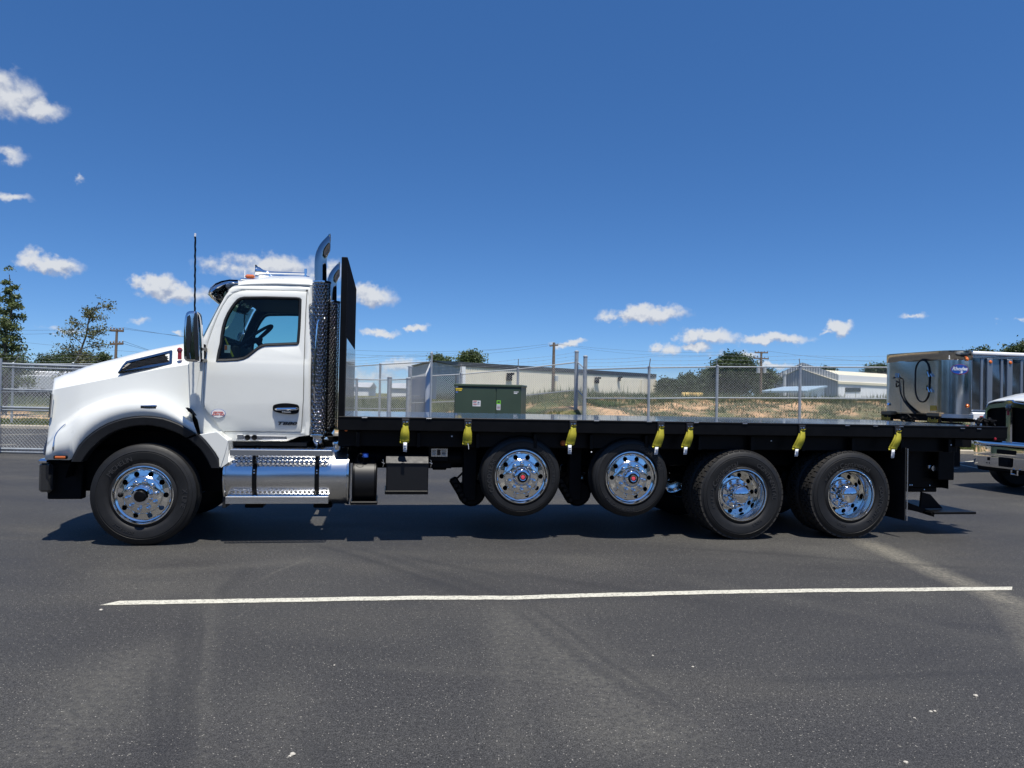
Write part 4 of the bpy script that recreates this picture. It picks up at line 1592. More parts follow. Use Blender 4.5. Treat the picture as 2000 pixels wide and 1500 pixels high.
def wheel(kind, c, Ro, rot=0.0):
    """kind: steer / pusher (rim face outwards) or drive (deep dish)"""
    rim = .286
    root = empty('wheel', c, parent=truck)
    tb = MB()
    tyre(tb, Ro, rim, .30 if kind == 'steer' else .27, treads=(46 if kind == 'drive' else 0))
    if kind == 'steer':
        arc_text(tb, 'MICHELIN', Ro * .735, R(-38), .068, 2)
        arc_text(tb, 'X LINE', Ro * .78, R(95), .066, 2)
        arc_text(tb, '315/80 R22.5', Ro * .75, R(207), .042, 2, flip=False)
    elif kind == 'pusher':
        arc_text(tb, 'GOODYEAR', Ro * .80, R(-88) + rot, .068, 2)
        arc_text(tb, 'ENDURANCE RSA', Ro * .80, R(70) + rot, .048, 2)
    else:
        arc_text(tb, 'Continental', Ro * .70, R(-42) + rot, .082, 2)
        arc_text(tb, 'CONTINENTAL', Ro * .745, R(62) + rot, .07, 2)
        arc_text(tb, 'N  11 R 22.5', Ro * .72, R(-95) + rot, .045, 2)
        arc_text(tb, 'HDL2', Ro * .70, R(150) + rot, .05, 2)
    tb.build('tyre', ['rubber', 'tread_rubber', 'rubber_letter'], root)
    rb = MB()
    if kind != 'drive':
        yf = lambda r: interp(r, [(.0, -.012), (.135, -.010), (.16, -.008), (.185, .0), (.192, .012), (.25, .022)])
        rb.lathe([(.298, .006), (.300, -.006), (.292, -.008), (.286, .002), (.280, .014), (.262, .022), (.252, .030), (.250, .024)], 72)
        disc_holes(rb, 10, .187, .253, .027, .221, yf, phase=PI / 10)
        rb.lathe([(.19, yf(.19)), (.186, .0), (.18, -.004), (.13, -.010), (.11, -.012), (.10, -.012)], 60)
        rb.lathe([(.286, .014), (.27, .10), (.27, .24)], 48)
        rb.build('rim', 'alloy', root)
        hb = MB()
        if kind == 'steer':
            hb.lathe([(.108, -.010), (.106, -.03), (.098, -.05), (.09, -.055), (.088, -.075), (.075, -.078)], 40)
            hb.build('hub', 'chrome', root)
            MB().lathe([(.0, -.115), (.048, -.112), (.058, -.10), (.06, -.06), (.0, -.06)], 32).build('hub_cap', 'black_paint', root)
        else:
            hb.lathe([(.108, -.010), (.104, -.03), (.088, -.06), (.075, -.072), (.06, -.075)], 40)
            hb.build('hub', 'chrome', root)
            MB().lathe([(.0, -.095), (.020, -.094), (.023, -.088), (.0, -.088)], 24).build('oil_cap', 'red_cap', root)
            MB().lathe([(.026, -.088), (.036, -.092), (.042, -.086), (.058, -.082), (.062, -.07), (.062, -.05)], 32).build('hub_cap', 'black_paint', root)
            MB().lathe([(.030, -.0925), (.038, -.0945), (.040, -.088)], 24).build('cap_ring', 'aluminium', root)
        for k in range(10):
            a = 2 * PI * k / 10 + (0 if kind == 'pusher' else .15) + rot
            lug(root, (.143 * math.sin(a), -.010, .143 * math.cos(a)), .0215)
    else:
        yf = lambda r: interp(r, [(.0, .20), (.15, .19), (.19, .195), (.25, .21)])
        rb.lathe([(.298, .006), (.300, -.006), (.292, -.008), (.286, .004), (.282, .03), (.268, .05), (.264, .085), (.255, .10), (.252, .15), (.249, .19), (.250, .215)], 72)
        disc_holes(rb, 10, .184, .252, .028, .219, yf, phase=.25 + rot)
        rb.lathe([(.185, yf(.185)), (.15, .188), (.12, .186)], 48)
        rb.lathe([(.286, .02), (.275, .10), (.275, .25)], 48)
        rb.build('rim', 'alloy', root)
        MB().lathe([(.175, .19), (.172, .17), (.165, .16), (.13, .155), (.118, .15), (.112, .12), (.106, .055), (.104, .03), (.100, .026), (.097, .026), (.090, .008), (.06, -.012), (.03, -.020), (0, -.022)], 56).build('hub_cap', 'chrome', root)
        for k in range(10):
            a = 2 * PI * k / 10 + .1 + rot
            lug(root, (.143 * math.sin(a), .165, .143 * math.cos(a)), .021)
        # inner tyre of the pair
        ib = MB()
        tyre(ib, Ro, rim, .27, treads=46)
        ib.xf(Matrix.Translation((0, .33, 0)))
        ib.build('inner_tyre', ['rubber', 'tread_rubber'], root)
    return root


cS, cP1, cP2 = P(277.5, 972, .0), P(1018.5, 930.6, .07), P(1232.5, 933.2, .07)
cD1, cD2 = P(1450, 970.8, .0), P(1662.3, 971.8, .0)
whS = wheel('steer', (cS.x, .02, .523), .523)
whP1 = wheel('pusher', (cP1.x, .07, cP1.z), .452)
whP2 = wheel('pusher', (cP2.x, .07, cP2.z), .452, rot=2.35)
whD1 = wheel('drive', (cD1.x, .0, .523), .523)
whD2 = wheel('drive', (cD2.x, .0, .523), .523, rot=.85)
for i, w in enumerate((whS, whP1, whP2, whD1, whD2)):
    w.rotation_euler = (0, 0, 0)
index_kids()
for w in (whS, whP1, whP2, whD1, whD2):
    c_ = copy_tree(w, truck)
    c_.location = (w.location.x, WID - w.location.y, w.location.z)
    c_.rotation_euler = (0, 0, PI)
SX = cS.x

# ---- bonnet: rows of a loft from the grille to the cowl, traced along the body
zA = [(107, 739.5), (123, 733), (140, 728), (164, 718.5), (188, 711), (232, 700), (280, 687.5), (320, 679), (356, 672.5), (372, 669.5)]
zB = [(105, 762), (150, 753), (200, 743), (260, 731), (320, 720), (372, 712)]
zC = [(94, 868), (99, 860), (104, 852), (110, 842), (118, 834), (129, 827), (145, 814), (160, 804), (180, 794), (200, 786), (225, 779), (250, 775), (275, 774), (300, 778), (320, 785), (340, 797), (355, 809), (372, 822)]
zD = [(89, 899), (139, 901), (146, 886), (154, 872), (166, 858), (180, 846), (195, 836), (210, 828), (225, 822.5), (240, 818), (260, 814.5), (280, 813), (300, 814), (320, 817), (335, 822), (350, 828), (368, 838), (386, 849)]


def rowpts(tab, xl, xr, t, n=64):
    out = []
    for i in range(n + 1):
        f = i / n
        x = lerp(xl, xr, f)
        out.append((x, interp(x, tab), t(x) if callable(t) else t))
    return out


def mixrow(a, b, f, t=None):
    return [(lerp(p[0], q[0], f), lerp(p[1], q[1], f), (lerp(p[2], q[2], f) if t is None else t)) for p, q in zip(a, b)]


nose = lambda x, base, k=.06: base + k * max(0, 1 - (x - 90) / 70) ** 1.5
rA = rowpts(zA, 107, 372, lambda x: nose(x, .70, .1))
rB = rowpts(zB, 104, 372, lambda x: nose(x, .33, .1))
rC = rowpts(zC, 93, 376, lambda x: nose(x, .305, .06))
rD = rowpts(zD, 89, 386, lambda x: nose(x, .03, .10))
rows = [mixrow(rA, rB, f, None) for f in (0, .18)]
for i, p in enumerate(rows[1]):
    rows[1][i] = (p[0], p[1], p[2] - .10)
rows += [mixrow(rA, rB, .5), mixrow(rA, rB, .8), rB]
rows[2] = [(p[0], p[1], p[2] - .05) for p in rows[2]]
rows += [mixrow(rB, rC, f) for f in (.12, .35, .6, .85, .96)]
rows[-1] = [(p[0], p[1], p[2] - .01) for p in rows[-1]]
for f, k in ((.05, .40), (.12, .74), (.22, .90), (.5, .97), (.97, 1.0)):
    r_ = mixrow(rC, rD, f)
    rows.append([(p[0], p[1], lerp(rC[i][2], rD[i][2], k)) for i, p in enumerate(r_)])
L3 = []
for r_ in rows:
    row = [P(x, y, t) for (x, y, t) in r_]
    f0 = row[0]
    row = [Vector((f0.x - .012, f0.y + .12, f0.z - .002)), Vector((f0.x - .012, f0.y + .035, f0.z)), Vector((f0.x - .004, f0.y + .008, f0.z))] + row
    L3.append(row)
topc = [Vector((p.x - .02, 1.22, p.z + .035)) for p in L3[0]]
top1 = [Vector((p.x - .01, .95, p.z + .025)) for p in L3[0]]
full = [topc, top1] + L3
bonnet = MB().grid(full, smooth=True)
bonnet.grid([[Vector((p.x, WID - p.y, p.z)) for p in r_] for r_ in full], smooth=True, flip=True)
bon = bonnet.build('bonnet', 'white_paint', truck, sharp=50, recalc=True)
add_solid(bon, .012, 0)
# black arch flares
def arcrow(tab, pts, t):
    return [P(x, y, t) for x, y in pts]


fo = [(139, 901.5), (146, 886), (154, 872), (166, 858), (180, 846), (195, 836), (210, 828), (225, 822.5), (240, 818), (260, 814.5), (280, 813), (300, 814), (320, 817), (335, 822), (350, 828), (368, 838), (384, 847)]
fi = [(160, 902), (167, 891), (176, 879.5), (187, 868.5), (199, 858), (212, 849), (226, 842), (240, 837), (254, 833.5), (270, 831.2), (286, 830.7), (300, 832), (315, 835), (328, 839), (340, 843.5), (351, 848), (363, 855)]


def flare(outp, inp, t0=.012, name='fender_flare', mirror=False):
    rws = [arcrow(None, outp, .05), arcrow(None, outp, t0), [a.lerp(b, .12) + Vector((0, -.006, 0)) for a, b in zip(arcrow(None, outp, t0), arcrow(None, inp, t0))],
           [a.lerp(b, .9) + Vector((0, 0, 0)) for a, b in zip(arcrow(None, outp, t0), arcrow(None, inp, t0 + .01))], arcrow(None, inp, t0 + .02)]
    rws.append([Vector((p.x, .16, p.z)) for p in rws[-1]])
    MB().grid([[Vector((p.x, WID - p.y, p.z)) for p in r_] for r_ in rws], smooth=True, flip=True).build(name, 'flare_plastic', truck, sharp=30)
    return MB().grid(rws, smooth=True).build(name, 'flare_plastic', truck, sharp=30)


flare(fo, fi)
ro = [(390, 849), (400, 860), (410, 872), (419, 884), (426, 896), (428, 905), (428.5, 914)]
ri = [(367, 857), (379, 866), (389, 875), (397, 886), (403, 896), (408, 905), (412, 914)]
flare(ro, ri)
# white rear piece of the fender, fixed below the cab
for mir in (None, WID):
    rp_ = [(389, 848.5), (424, 843), (446, 861), (440, 885), (431, 913), (428, 913), (427, 896), (420, 884), (410, 871), (400, 859)]
    me = skin([pp_(a, b, .03) for a, b in rp_], [], lambda s, z: .03, [], mirror=mir)
    o = MB().mesh(me).build('rear_fender', 'white_paint', truck)
    add_solid(o, .30, -1)
    bv = o.modifiers.new('bevel', 'BEVEL')
    bv.width, bv.segments, bv.limit_method = .018, 3, 'ANGLE'
# grey end panel of that fender
ge = [P(446, 861, .04), P(446.5, 903, .04), P(431, 914, .04)]
MB().add([ge[0], ge[1], ge[2], ge[0] + Vector((.0, .5, 0)), ge[1] + Vector((0, .5, 0)), ge[2] + Vector((0, .5, 0))], [(0, 1, 2), (0, 3, 4, 1), (1, 4, 5, 2), (0, 2, 5, 3)]).build('fender_end', 'white_paint', truck)
# inner arch and engine bay
zc = .523
ws = MB()
arc = [Vector((SX + .78 * math.cos(R(a)), 0, zc + .80 * math.sin(R(a)))) for a in range(8, 176, 8)]
ws.grid([[Vector((p.x, t, p.z)) for p in arc] for t in (.08, .75)], smooth=True)
ws.grid([[Vector((p.x, t, p.z)) for p in arc] for t in (WID - .75, WID - .08)], smooth=True)
f_ = P(100, 900, .1)
ws.box((f_.x, .55, .5), (f_.x + 2.4, WID - .55, 1.15))
ws.build('inner_arch', 'black_matte', truck)
# grille and surround
g0 = P(104, 745, .4)
gb = P(90, 890, .3)
m_ = MB()
for (inn, dx, mi) in ((0.0, .012, 0), (.09, -.055, 0)):
    pass
gx0, gx1 = gb.x, g0.x
ol = [(gx1 - .01, .40, g0.z - .01), (gx0 - .005, .33, gb.z - .02)]
gr = MB()


def gframe(inset, dx):
    return [Vector((gx1 + dx, .80 + inset, g0.z - .03 - inset * .5)), Vector((gx1 + dx, WID - .80 - inset, g0.z - .03 - inset * .5)),
            Vector((gx0 + dx, WID - .36 - inset, gb.z + inset)), Vector((gx0 + dx, .36 + inset, gb.z + inset))]


F0, F1, F2, F3 = gframe(0, 0.05), gframe(0, -.05), gframe(.06, -.075), gframe(.09, -.02)
for a_, b_ in ((F0, F1), (F1, F2), (F2, F3)):
    gr.add(a_ + b_, [(k, (k + 1) % 4, 4 + (k + 1) % 4, 4 + k) for k in range(4)])
grf = gr.build('grille', 'gloss_black', truck)
back = MB().add([p + Vector((.03, 0, 0)) for p in F3], [(0, 1, 2, 3)]).build('backing', 'black_matte', grf)
for k in range(9):
    f = (k + .5) / 9
    a_ = F3[0].lerp(F3[3], f)
    b_ = F3[1].lerp(F3[2], f)
    MB().bbox((0, 0, -.012), (.03, b_.y - a_.y, .012), .005, mt=Matrix.Translation(a_)).build('grille_bar', 'chrome', grf)
ca, cb = P(101.5, 770, .35), P(97.5, 815, .35)
MB().tube([ca, ca.lerp(cb, .5), cb], .016, 8).build('chrome_strip', 'chrome', grf)
# bonnet side vent
vo_ = [(230.5, 729.5), (246, 706.5), (338, 684), (337.5, 711.5)]
vt = lambda a, b: P(a, b, .335 + max(0, (722 - b)) * .0055)
vout = [(231, 729), (240, 715), (248, 706), (300, 693.5), (336, 684.5), (338, 686), (337, 710), (335, 711.5), (290, 719), (240, 729.5), (233, 730.5)]
vin = [(236, 725.5), (243, 716), (250, 709.5), (300, 697.5), (331, 690), (332, 691), (331.5, 706.5), (330, 708), (290, 714.5), (241, 725), (238, 726)]
vm_ = MB()
oV, iV = [vt(*p) for p in vout], [vt(*p) for p in vin]
pr = Vector((0, -.022, .004))
n_ = len(vout)
vm_.add([v + Vector((0, .015, 0)) for v in oV] + [v + pr for v in oV] + [v + pr for v in iV] + [v + Vector((0, .01, 0)) for v in iV],
        [(k, (k + 1) % n_, n_ + (k + 1) % n_, n_ + k) for k in range(n_)] + [(n_ + k, n_ + (k + 1) % n_, 2 * n_ + (k + 1) % n_, 2 * n_ + k) for k in range(n_)] + [(2 * n_ + k, 2 * n_ + (k + 1) % n_, 3 * n_ + (k + 1) % n_, 3 * n_ + k) for k in range(n_)])
ven = vm_.build('side_vent', 'darkened_chrome', truck)
MB().add([v + Vector((0, -.006, 0)) for v in iV], [list(range(n_))]).build('vent_opening', 'black_matte', ven)
ml = MB()
for k in range(34):
    for sg in (1, -1):
        x0 = 236 + k * 3.2
        pts = []
        for q in range(9):
            yy = 690 + q * 5
            xx = x0 + sg * (yy - 708) * 1.5
            bot = interp(xx, [(236, 725.5), (241, 725), (290, 714.5), (330, 708)])
            top_ = interp(xx, [(236, 725), (243, 716), (250, 709.5), (300, 697.5), (331, 690)])
            if top_ <= yy <= bot and 237 < xx < 331:
                pts.append(vt(xx, yy) + Vector((0, -.014, 0)))
        if len(pts) > 1:
            ml.tube([pts[0], pts[-1]], .0035, 4, caps=False)
ml.build('vent_mesh', 'mesh_grey', ven)
# red emblem, engine badge, side marker, groove
em = P(350.5, 690, .35)
e_ = MB().lathe([(0, -.012), (.024, -.011), (.029, -.006), (.029, .0)], 24, o=(em.x, em.y + .012, em.z + .034))
e_.bbox((em.x - .019, em.y + .003, em.z - .066), (em.x + .019, em.y + .03, em.z + .02), .004)
e_.build('emblem', 'red', truck)
for k in range(3):
    MB().bbox((em.x - .0135 + k * .0115, em.y + .000, em.z - .060), (em.x - .0115 + k * .0115, em.y + .006, em.z - .005), .0005).build('emblem_bar', 'brushed', truck)
me = text_mesh('KW', .030, .003)
MB().mesh(me, Matrix.Translation((em.x, em.y - .003, em.z + .034))).build('emblem_letters', 'brushed', truck)
bd = P(290.5, 795.3, .05)
bg_ = MB().bbox((bd.x - .085, bd.y - .02, bd.z - .024), (bd.x + .085, bd.y + .05, bd.z + .024), .012)
b_o = bg_.build('engine_badge', 'chrome', truck)
MB().mesh(text_mesh('PACCAR', .026, .002, shear=.25), Matrix.Translation((bd.x, bd.y - .022, bd.z))).build('badge_letters', 'letter_dark', b_o)
mk_ = P(118.5, 893, .05)
ml_ = MB().bbox((mk_.x - .066, mk_.y - .012, mk_.z - .018), (mk_.x + .066, mk_.y + .05, mk_.z + .018), .006).build('side_marker', 'black_paint', truck)
MB().bbox((mk_.x - .050, mk_.y - .02, mk_.z - .012), (mk_.x + .050, mk_.y - .005, mk_.z + .012), .005).build('amber_lens', 'amber_dark', ml_)
gv = smooth_open([P(129, 828, .2), P(118, 838, .17), (P(109, 850, .14)), P(106, 865, .11), P(103.5, 880, .10)], 1)
MB().tube([v + Vector((0, -.006, 0)) for v in gv], [.004] + [.010] * (len(gv) - 2) + [.004], 6).build('headlight_edge', 'aluminium', truck)

# ---- cowl between bonnet and cab, with the recessed channel
cw_ = [(368, 671), (396, 664), (406, 668), (406, 707), (404, 787), (414, 800), (430, 815), (436, 843), (392, 848), (386, 820), (372, 800)]
for mir in (None, WID):
    me = skin([pp_(a, b, .24) for a, b in cw_], [], lambda s, z: .24, [], mirror=mir)
    add_solid(MB().mesh(me).build('cowl', 'white_paint', truck), .05, -1)
chn = [(377, 672), (393, 672), (392, 712), (384, 760), (383, 800), (376, 806), (371, 798), (371, 712)]
me = skin([pp_(a, b, .235) for a, b in chn], [], lambda s, z: .235, [])
MB().mesh(me).build('cowl_channel', 'white_paint', truck)
sc_ = [P(362, 796, .16), P(370, 799, .14), P(380, 812, .10), P(368, 804, .12)]
MB().add(sc_ + [v + Vector((0, .1, 0)) for v in sc_], [(0, 1, 2, 3), (0, 4, 5, 1), (1, 5, 6, 2), (2, 6, 7, 3), (3, 7, 4, 0)]).build('wiper_vent', 'black_matte', truck)
MB().bbox((P(390, 690, .2).x, .2, P(395, 706, .2).z), (P(401, 690, .2).x, .34, P(395, 672, .2).z), .01).build('hinge_cover', 'black_paint', truck)

MB().bbox((P(372, 850, .3).x, .32, 1.0), (P(396, 850, .3).x, WID - .32, 1.9), .01).build('firewall', 'black_matte', truck)
# ---- cab
TB = [(540, .335), (575, .30), (610, .275), (700, .215), (712, .20), (790, .20), (815, .212), (850, .235), (862, .245)]
Tp = lambda py: interp(py, TB)
ZT = sorted([(P(500, y, t).z, t) for y, t in TB] + [(P(500, y, Tp(y)).z, Tp(y)) for y in (590, 640, 670, 706, 740, 802, 830)])
Tz = lambda s, z: interp(z, ZT)
ZC = [z for z, _ in ZT]


def cp(a, b):
    return pp_(a, b, Tp(b))


cab_out = [(452, 861.5), (396, 790), (394, 760), (397, 707), (393.5, 668), (400, 655), (410, 635), (421, 613), (431, 594), (440, 578), (446, 570), (452, 562), (462, 558), (480, 556), (540, 555), (606, 557.5), (607, 700), (606, 850), (596, 851), (582, 853), (571, 858), (560, 861.5)]
door_out = [(401, 705), (404, 680), (408, 665), (416, 642), (426, 617), (436, 597), (446, 582), (456, 573.5), (468, 569), (482, 567), (540, 567.5), (599, 569.5), (596, 620), (593.5, 700), (592, 780), (588, 843.5), (436, 842.5), (400.5, 797), (398.5, 786), (399, 750)]
win_out = [(422.5, 706), (423.5, 697), (426, 684), (429.4, 670.5), (431, 655), (433.7, 639), (438, 624), (444, 611), (450, 601), (456, 592.5), (463, 584.5), (469, 581), (477, 579.5), (518.6, 579), (580, 580.4), (586, 581.5), (589, 585), (588.3, 610), (587, 640), (584.8, 668), (583.5, 672), (580, 673.5), (518, 676), (512, 678), (505, 682), (494, 691), (485, 698), (477, 702), (465, 704.5), (440, 706)]
do2 = [cp(a, b) for a, b in door_out]
wo2 = [cp(a, b) for a, b in win_out]
wi2 = [tuple(v) for v in offset_poly(wo2, .030)]
wg2 = [tuple(v) for v in offset_poly(wo2, .024)]
gap = [tuple(v) for v in offset_poly(do2, -.006)]
co2 = [cp(a, b) for a, b in cab_out]
for mir in (None, WID):
    me = skin(co2, [gap], Tz, ZC, mirror=mir)
    o = MB().mesh(me, smooth=True).build('cab_side', 'white_paint', truck, sharp=25)
    add_solid(o, .03, -1)
    inn = MB().mesh(skin([tuple(v) for v in offset_poly(co2, .02)], [[tuple(v) for v in offset_poly(wo2, -.004)]], lambda s, z: Tz(s, z) + .05, ZC, mirror=mir))
    add_solid(inn.build('door_lining', 'interior', truck), .02, -1)
    me = skin(do2, [[tuple(v) for v in offset_poly(wo2, .004)]], lambda s, z: Tz(s, z) - .006, ZC, mirror=mir)
    dr = MB().mesh(me, smooth=True).build('door', 'white_paint', truck, sharp=25)
    add_solid(dr, .035, -1)
    bv = dr.modifiers.new('bevel', 'BEVEL')
    bv.width, bv.segments, bv.limit_method, bv.angle_limit = .004, 2, 'ANGLE', R(50)
    # rubber seal
    mb = MB()
    nW = len(wo2)
    so2 = [tuple(v) for v in offset_poly(wo2, -.002)]
    sg = -1 if mir else 1
    mm_ = (lambda t: WID - t) if mir else (lambda t: t)
    mid2 = [tuple(v) for v in offset_poly(wo2, .008)]
    rws = []
    for poly, dt in ((so2, -.007), (mid2, -.018), ([tuple(v) for v in offset_poly(wo2, .022)], -.014), (wi2, .004), (wi2, .03)):
        rws.append([Vector((p[0], mm_(Tz(0, p[1]) + dt), p[1])) for p in poly] + [Vector((poly[0][0], mm_(Tz(0, poly[0][1]) + dt), poly[0][1]))])
    mb.grid(rws, smooth=True, flip=bool(mir))
    mb.build('window_seal', 'flare_plastic', dr)
    gl = MB().mesh(skin(wg2, [], lambda s, z: Tz(s, z) + .012, ZC, mirror=mir), smooth=True)
    gl.build('window_glass', 'cab_glass', dr)
    # door handle: recess plate, grip
    hq = [(533, 797), (534, 791), (545, 788), (559, 787), (574, 788.5), (584.5, 791), (585, 803), (581, 808), (570, 809), (545, 806.5), (534, 802)]
    hp = [cp(*p) for p in hq]
    me = plate([tuple(v) for v in smooth_poly([Vector(p) for p in hp], 2)], (), .012, .005)
    tt = (WID - .19) if mir else .19
    ho = MB().mesh(me, Matrix.Translation((0, tt + .004 * (-1 if not mir else 1), 0))).build('door_handle', 'black_paint', dr)
    h0, h1 = P(537, 799, .16), P(582, 798.5, .16)
    y_ = WID - .155 if mir else .155
    MB().tube([(h0.x, y_ + .02 * sg, h0.z), (h0.x + .02, y_, h0.z), (h1.x - .02, y_, h1.z), (h1.x, y_ + .02 * sg, h1.z)], [.008, .014, .014, .008], 10).build('door_grip', 'chrome', ho)
    MB().bbox((lerp(h0.x, h1.x, .3), y_ + .005 * sg, h0.z - .035), (lerp(h0.x, h1.x, .7), y_ + .02 * sg, h0.z - .018), .004).build('door_pull', 'brushed', ho)
    if not mir:
        t8 = P(559, 827.5, .19)
        MB().mesh(text_mesh('T880', .075, .004, shear=.28, bev=.0025, space=1.0), Matrix.Translation((t8.x, Tz(0, t8.z) - .012, t8.z)) @ Matrix.Scale(1.30, 4, (1, 0, 0)) @ Matrix.Scale(.62, 4, (0, 0, 1))).build('door_lettering', 'letter_dark', dr)
        st = P(426.5, 807.5, .2)
        sb = MB().lathe([(.0, -.003), (.073, -.0025), (.073, .001)], 36).xf(Matrix.Translation((st.x, Tz(0, st.z) - .008, st.z)) @ Matrix.Scale(.66, 4, (0, 0, 1)))
        so_ = sb.build('clean_idle_sticker', 'sticker_blue', dr)
        MB().lathe([(.0, -.002), (.067, -.0015), (.067, .001)], 36).xf(Matrix.Translation((st.x, Tz(0, st.z) - .0115, st.z)) @ Matrix.Scale(.66, 4, (0, 0, 1))).build('sticker_face', 'sticker', so_)
        for k, tx in enumerate(('CERTIFIED', 'CLEAN IDLE')):
            MB().mesh(text_mesh(tx, .022, .001, bev=.0008), Matrix.Translation((st.x, Tz(0, st.z) - .015, st.z + .010 - k * .022))).build('sticker_text', 'sticker_red', so_)
        # sill inset with round vents
        a_, b_ = P(461, 851, .245), P(560, 858, .245)
        MB().bbox((a_.x, .232, b_.z - .005), (b_.x, .26, a_.z + .008), .008).build('sill_panel', 'brushed', truck)
        for px in (483.5, 497):
            q = P(px, 854.5, .235)
            MB().lathe([(0, -.012), (.016, -.012), (.026, -.018), (.030, -.006), (.030, .01)], 20, o=(q.x, .238, q.z)).build('sill_vent', 'black_matte', truck)
        q = P(469, 853.5, .235)
        MB().bbox((q.x - .035, .222, q.z - .03), (q.x + .035, .24, q.z + .03), .006).build('sill_latch', 'brushed', truck)
# roof
roofx = [446, 456, 470, 490, 520, 560, 590, 606, 612]
sil = [(446, 566), (456, 556), (470, 548.5), (484, 545), (527, 541.5), (570, 541), (593, 541.5), (606, 543), (613, 547)]
seam = [(446, 570), (456, 561.5), (470, 558), (490, 556.5), (540, 555.5), (606, 558), (613, 560)]
rr = []
for f, t in ((0, .318), (.25, .335), (.5, .37), (.72, .43), (.88, .55), (.97, .7), (1, .85)):
    rr.append([P(x, lerp(interp(x, seam), interp(x, sil), f), t) for x in np.linspace(446, 613, 40)])
rr.append([Vector((p.x - .03, 1.22, p.z + .012)) for p in rr[-1]])
rf = MB().grid(rr, smooth=True, flip=True)
rf.grid([[Vector((p.x, WID - p.y, p.z)) for p in r_] for r_ in rr], smooth=True)
add_solid(rf.build('roof', 'white_paint', truck, sharp=45, recalc=True), .02, 0)
# rear wall with window
xr = P(607, 700, .2).x
zr0, zr1 = P(607, 850, .2).z, P(607, 556, .32).z
ty0, ty1 = .215, WID - .215
wz0, wz1 = P(655, 690, 1.2).z + .02, P(655, 600, 1.2).z
outer = [(ty0, zr0), (ty1, zr0), (ty1 - .01, .5 * (zr0 + zr1)), (ty1 - .10, zr1), (1.8, zr1 + .07), (1.22, zr1 + .085), (.64, zr1 + .07), (ty0 + .10, zr1), (ty0 + .01, .5 * (zr0 + zr1))]
hole = [(.62, wz0), (WID - .62, wz0), (WID - .66, wz1), (.66, wz1)]
hole = [tuple(v) for v in smooth_poly([Vector(p) for p in hole], 2)]
me = plate(outer, [hole], .02, .004)
rot = Matrix(((0, 1, 0, xr - .02), (1, 0, 0, 0), (0, 0, 1, 0), (0, 0, 0, 1)))
rw = MB().mesh(me, rot).build('rear_wall', 'white_paint', truck, recalc=True)
MB().mesh(plate(hole, (), .002), rot).build('rear_glass', 'cab_glass', rw)
hb_ = [tuple(v) for v in offset_poly(hole, .03)]
ho_ = [tuple(v) for v in offset_poly(hole, -.03)]
MB().mesh(plate(ho_, [hb_], .03, .008), rot).build('rear_window_seal', 'flare_plastic', rw)
# windscreen
wl = [(393, 664), (400, 650), (410, 630), (420, 611), (430, 592), (438, 577), (443, 570)]
g1 = []
for f, t, dx in ((0, None, 0), (.15, .36, -.035), (.4, .55, -.075), (1, 1.22, -.13)):
    g1.append([Vector(((P(x, y, Tp(y) + .02)).x + dx, (Tp(y) + .03) if t is None else t + (Tp(y) - .21) * .8, (P(x, y, Tp(y) + .02)).z)) for x, y in wl])
gm = MB().grid(g1, smooth=True)
gm.grid([[Vector((p.x, WID - p.y, p.z)) for p in r_] for r_ in g1], smooth=True, flip=True)
gm.build('windscreen', 'cab_glass', truck, recalc=True)
cowltop = [P(390, 668, .3), P(372, 670, .3)]
MB().bbox((P(372, 672, .4).x, .34, P(385, 680, .3).z), (P(398, 668, .4).x + .05, WID - .34, P(385, 667, .3).z), .02).build('scuttle', 'black_matte', truck)
# sun visor, chrome
vs_ = [(408, 571), (410, 563), (420, 554), (432, 549), (448, 546), (463, 545.5), (465.5, 549), (465, 558), (455, 563), (447, 567), (436, 582), (426, 583), (414, 577)]
vrows = []
vt_pts = [(465.5, 558), (465, 547), (448, 546), (432, 549), (420, 554), (411, 562), (408, 570), (414, 576), (426, 583)]
for f, t, dx in ((0, .37, .02), (.1, .33, 0), (.5, .55, -.06), (1, 1.22, -.12)):
    vrows.append([P(x, y, .33) + Vector((dx, t - .33, 0)) for x, y in vt_pts])
vb = MB().grid(vrows, smooth=True)
vb.grid([[Vector((p.x, WID - p.y, p.z)) for p in r_] for r_ in vrows], smooth=True, flip=True)
vis = vb.build('sun_visor', 'chrome', truck, sharp=40, recalc=True)
add_solid(vis, .008, 0)
vtop = [(466, 547), (448, 546), (432, 549), (420, 554), (411, 562), (408, 570)]
vmid = [(465.5, 552), (450, 552.5), (436, 556), (425, 561), (416, 568), (410, 573)]
vbot = [(464, 560), (452, 565), (444, 573), (436, 583), (426, 583.5), (414, 577)]
for mir in (None, WID):
    rws = [[P(a, b, t) for a, b in tab] for tab, t in ((vtop, .40), (vmid, .31), (vbot, .46))]
    rws = [rws[0], [a.lerp(b, .6) + Vector((0, -.02, 0)) for a, b in zip(rws[0], rws[1])], rws[1], [a.lerp(b, .3) + Vector((0, -.015, 0)) for a, b in zip(rws[1], rws[2])], rws[2]]
    if mir:
        rws = [[Vector((v.x, WID - v.y, v.z)) for v in r_] for r_ in rws]
    add_solid(MB().grid(rws, smooth=True).build('visor_end', 'chrome', vis, sharp=50, recalc=True), .006, 0)
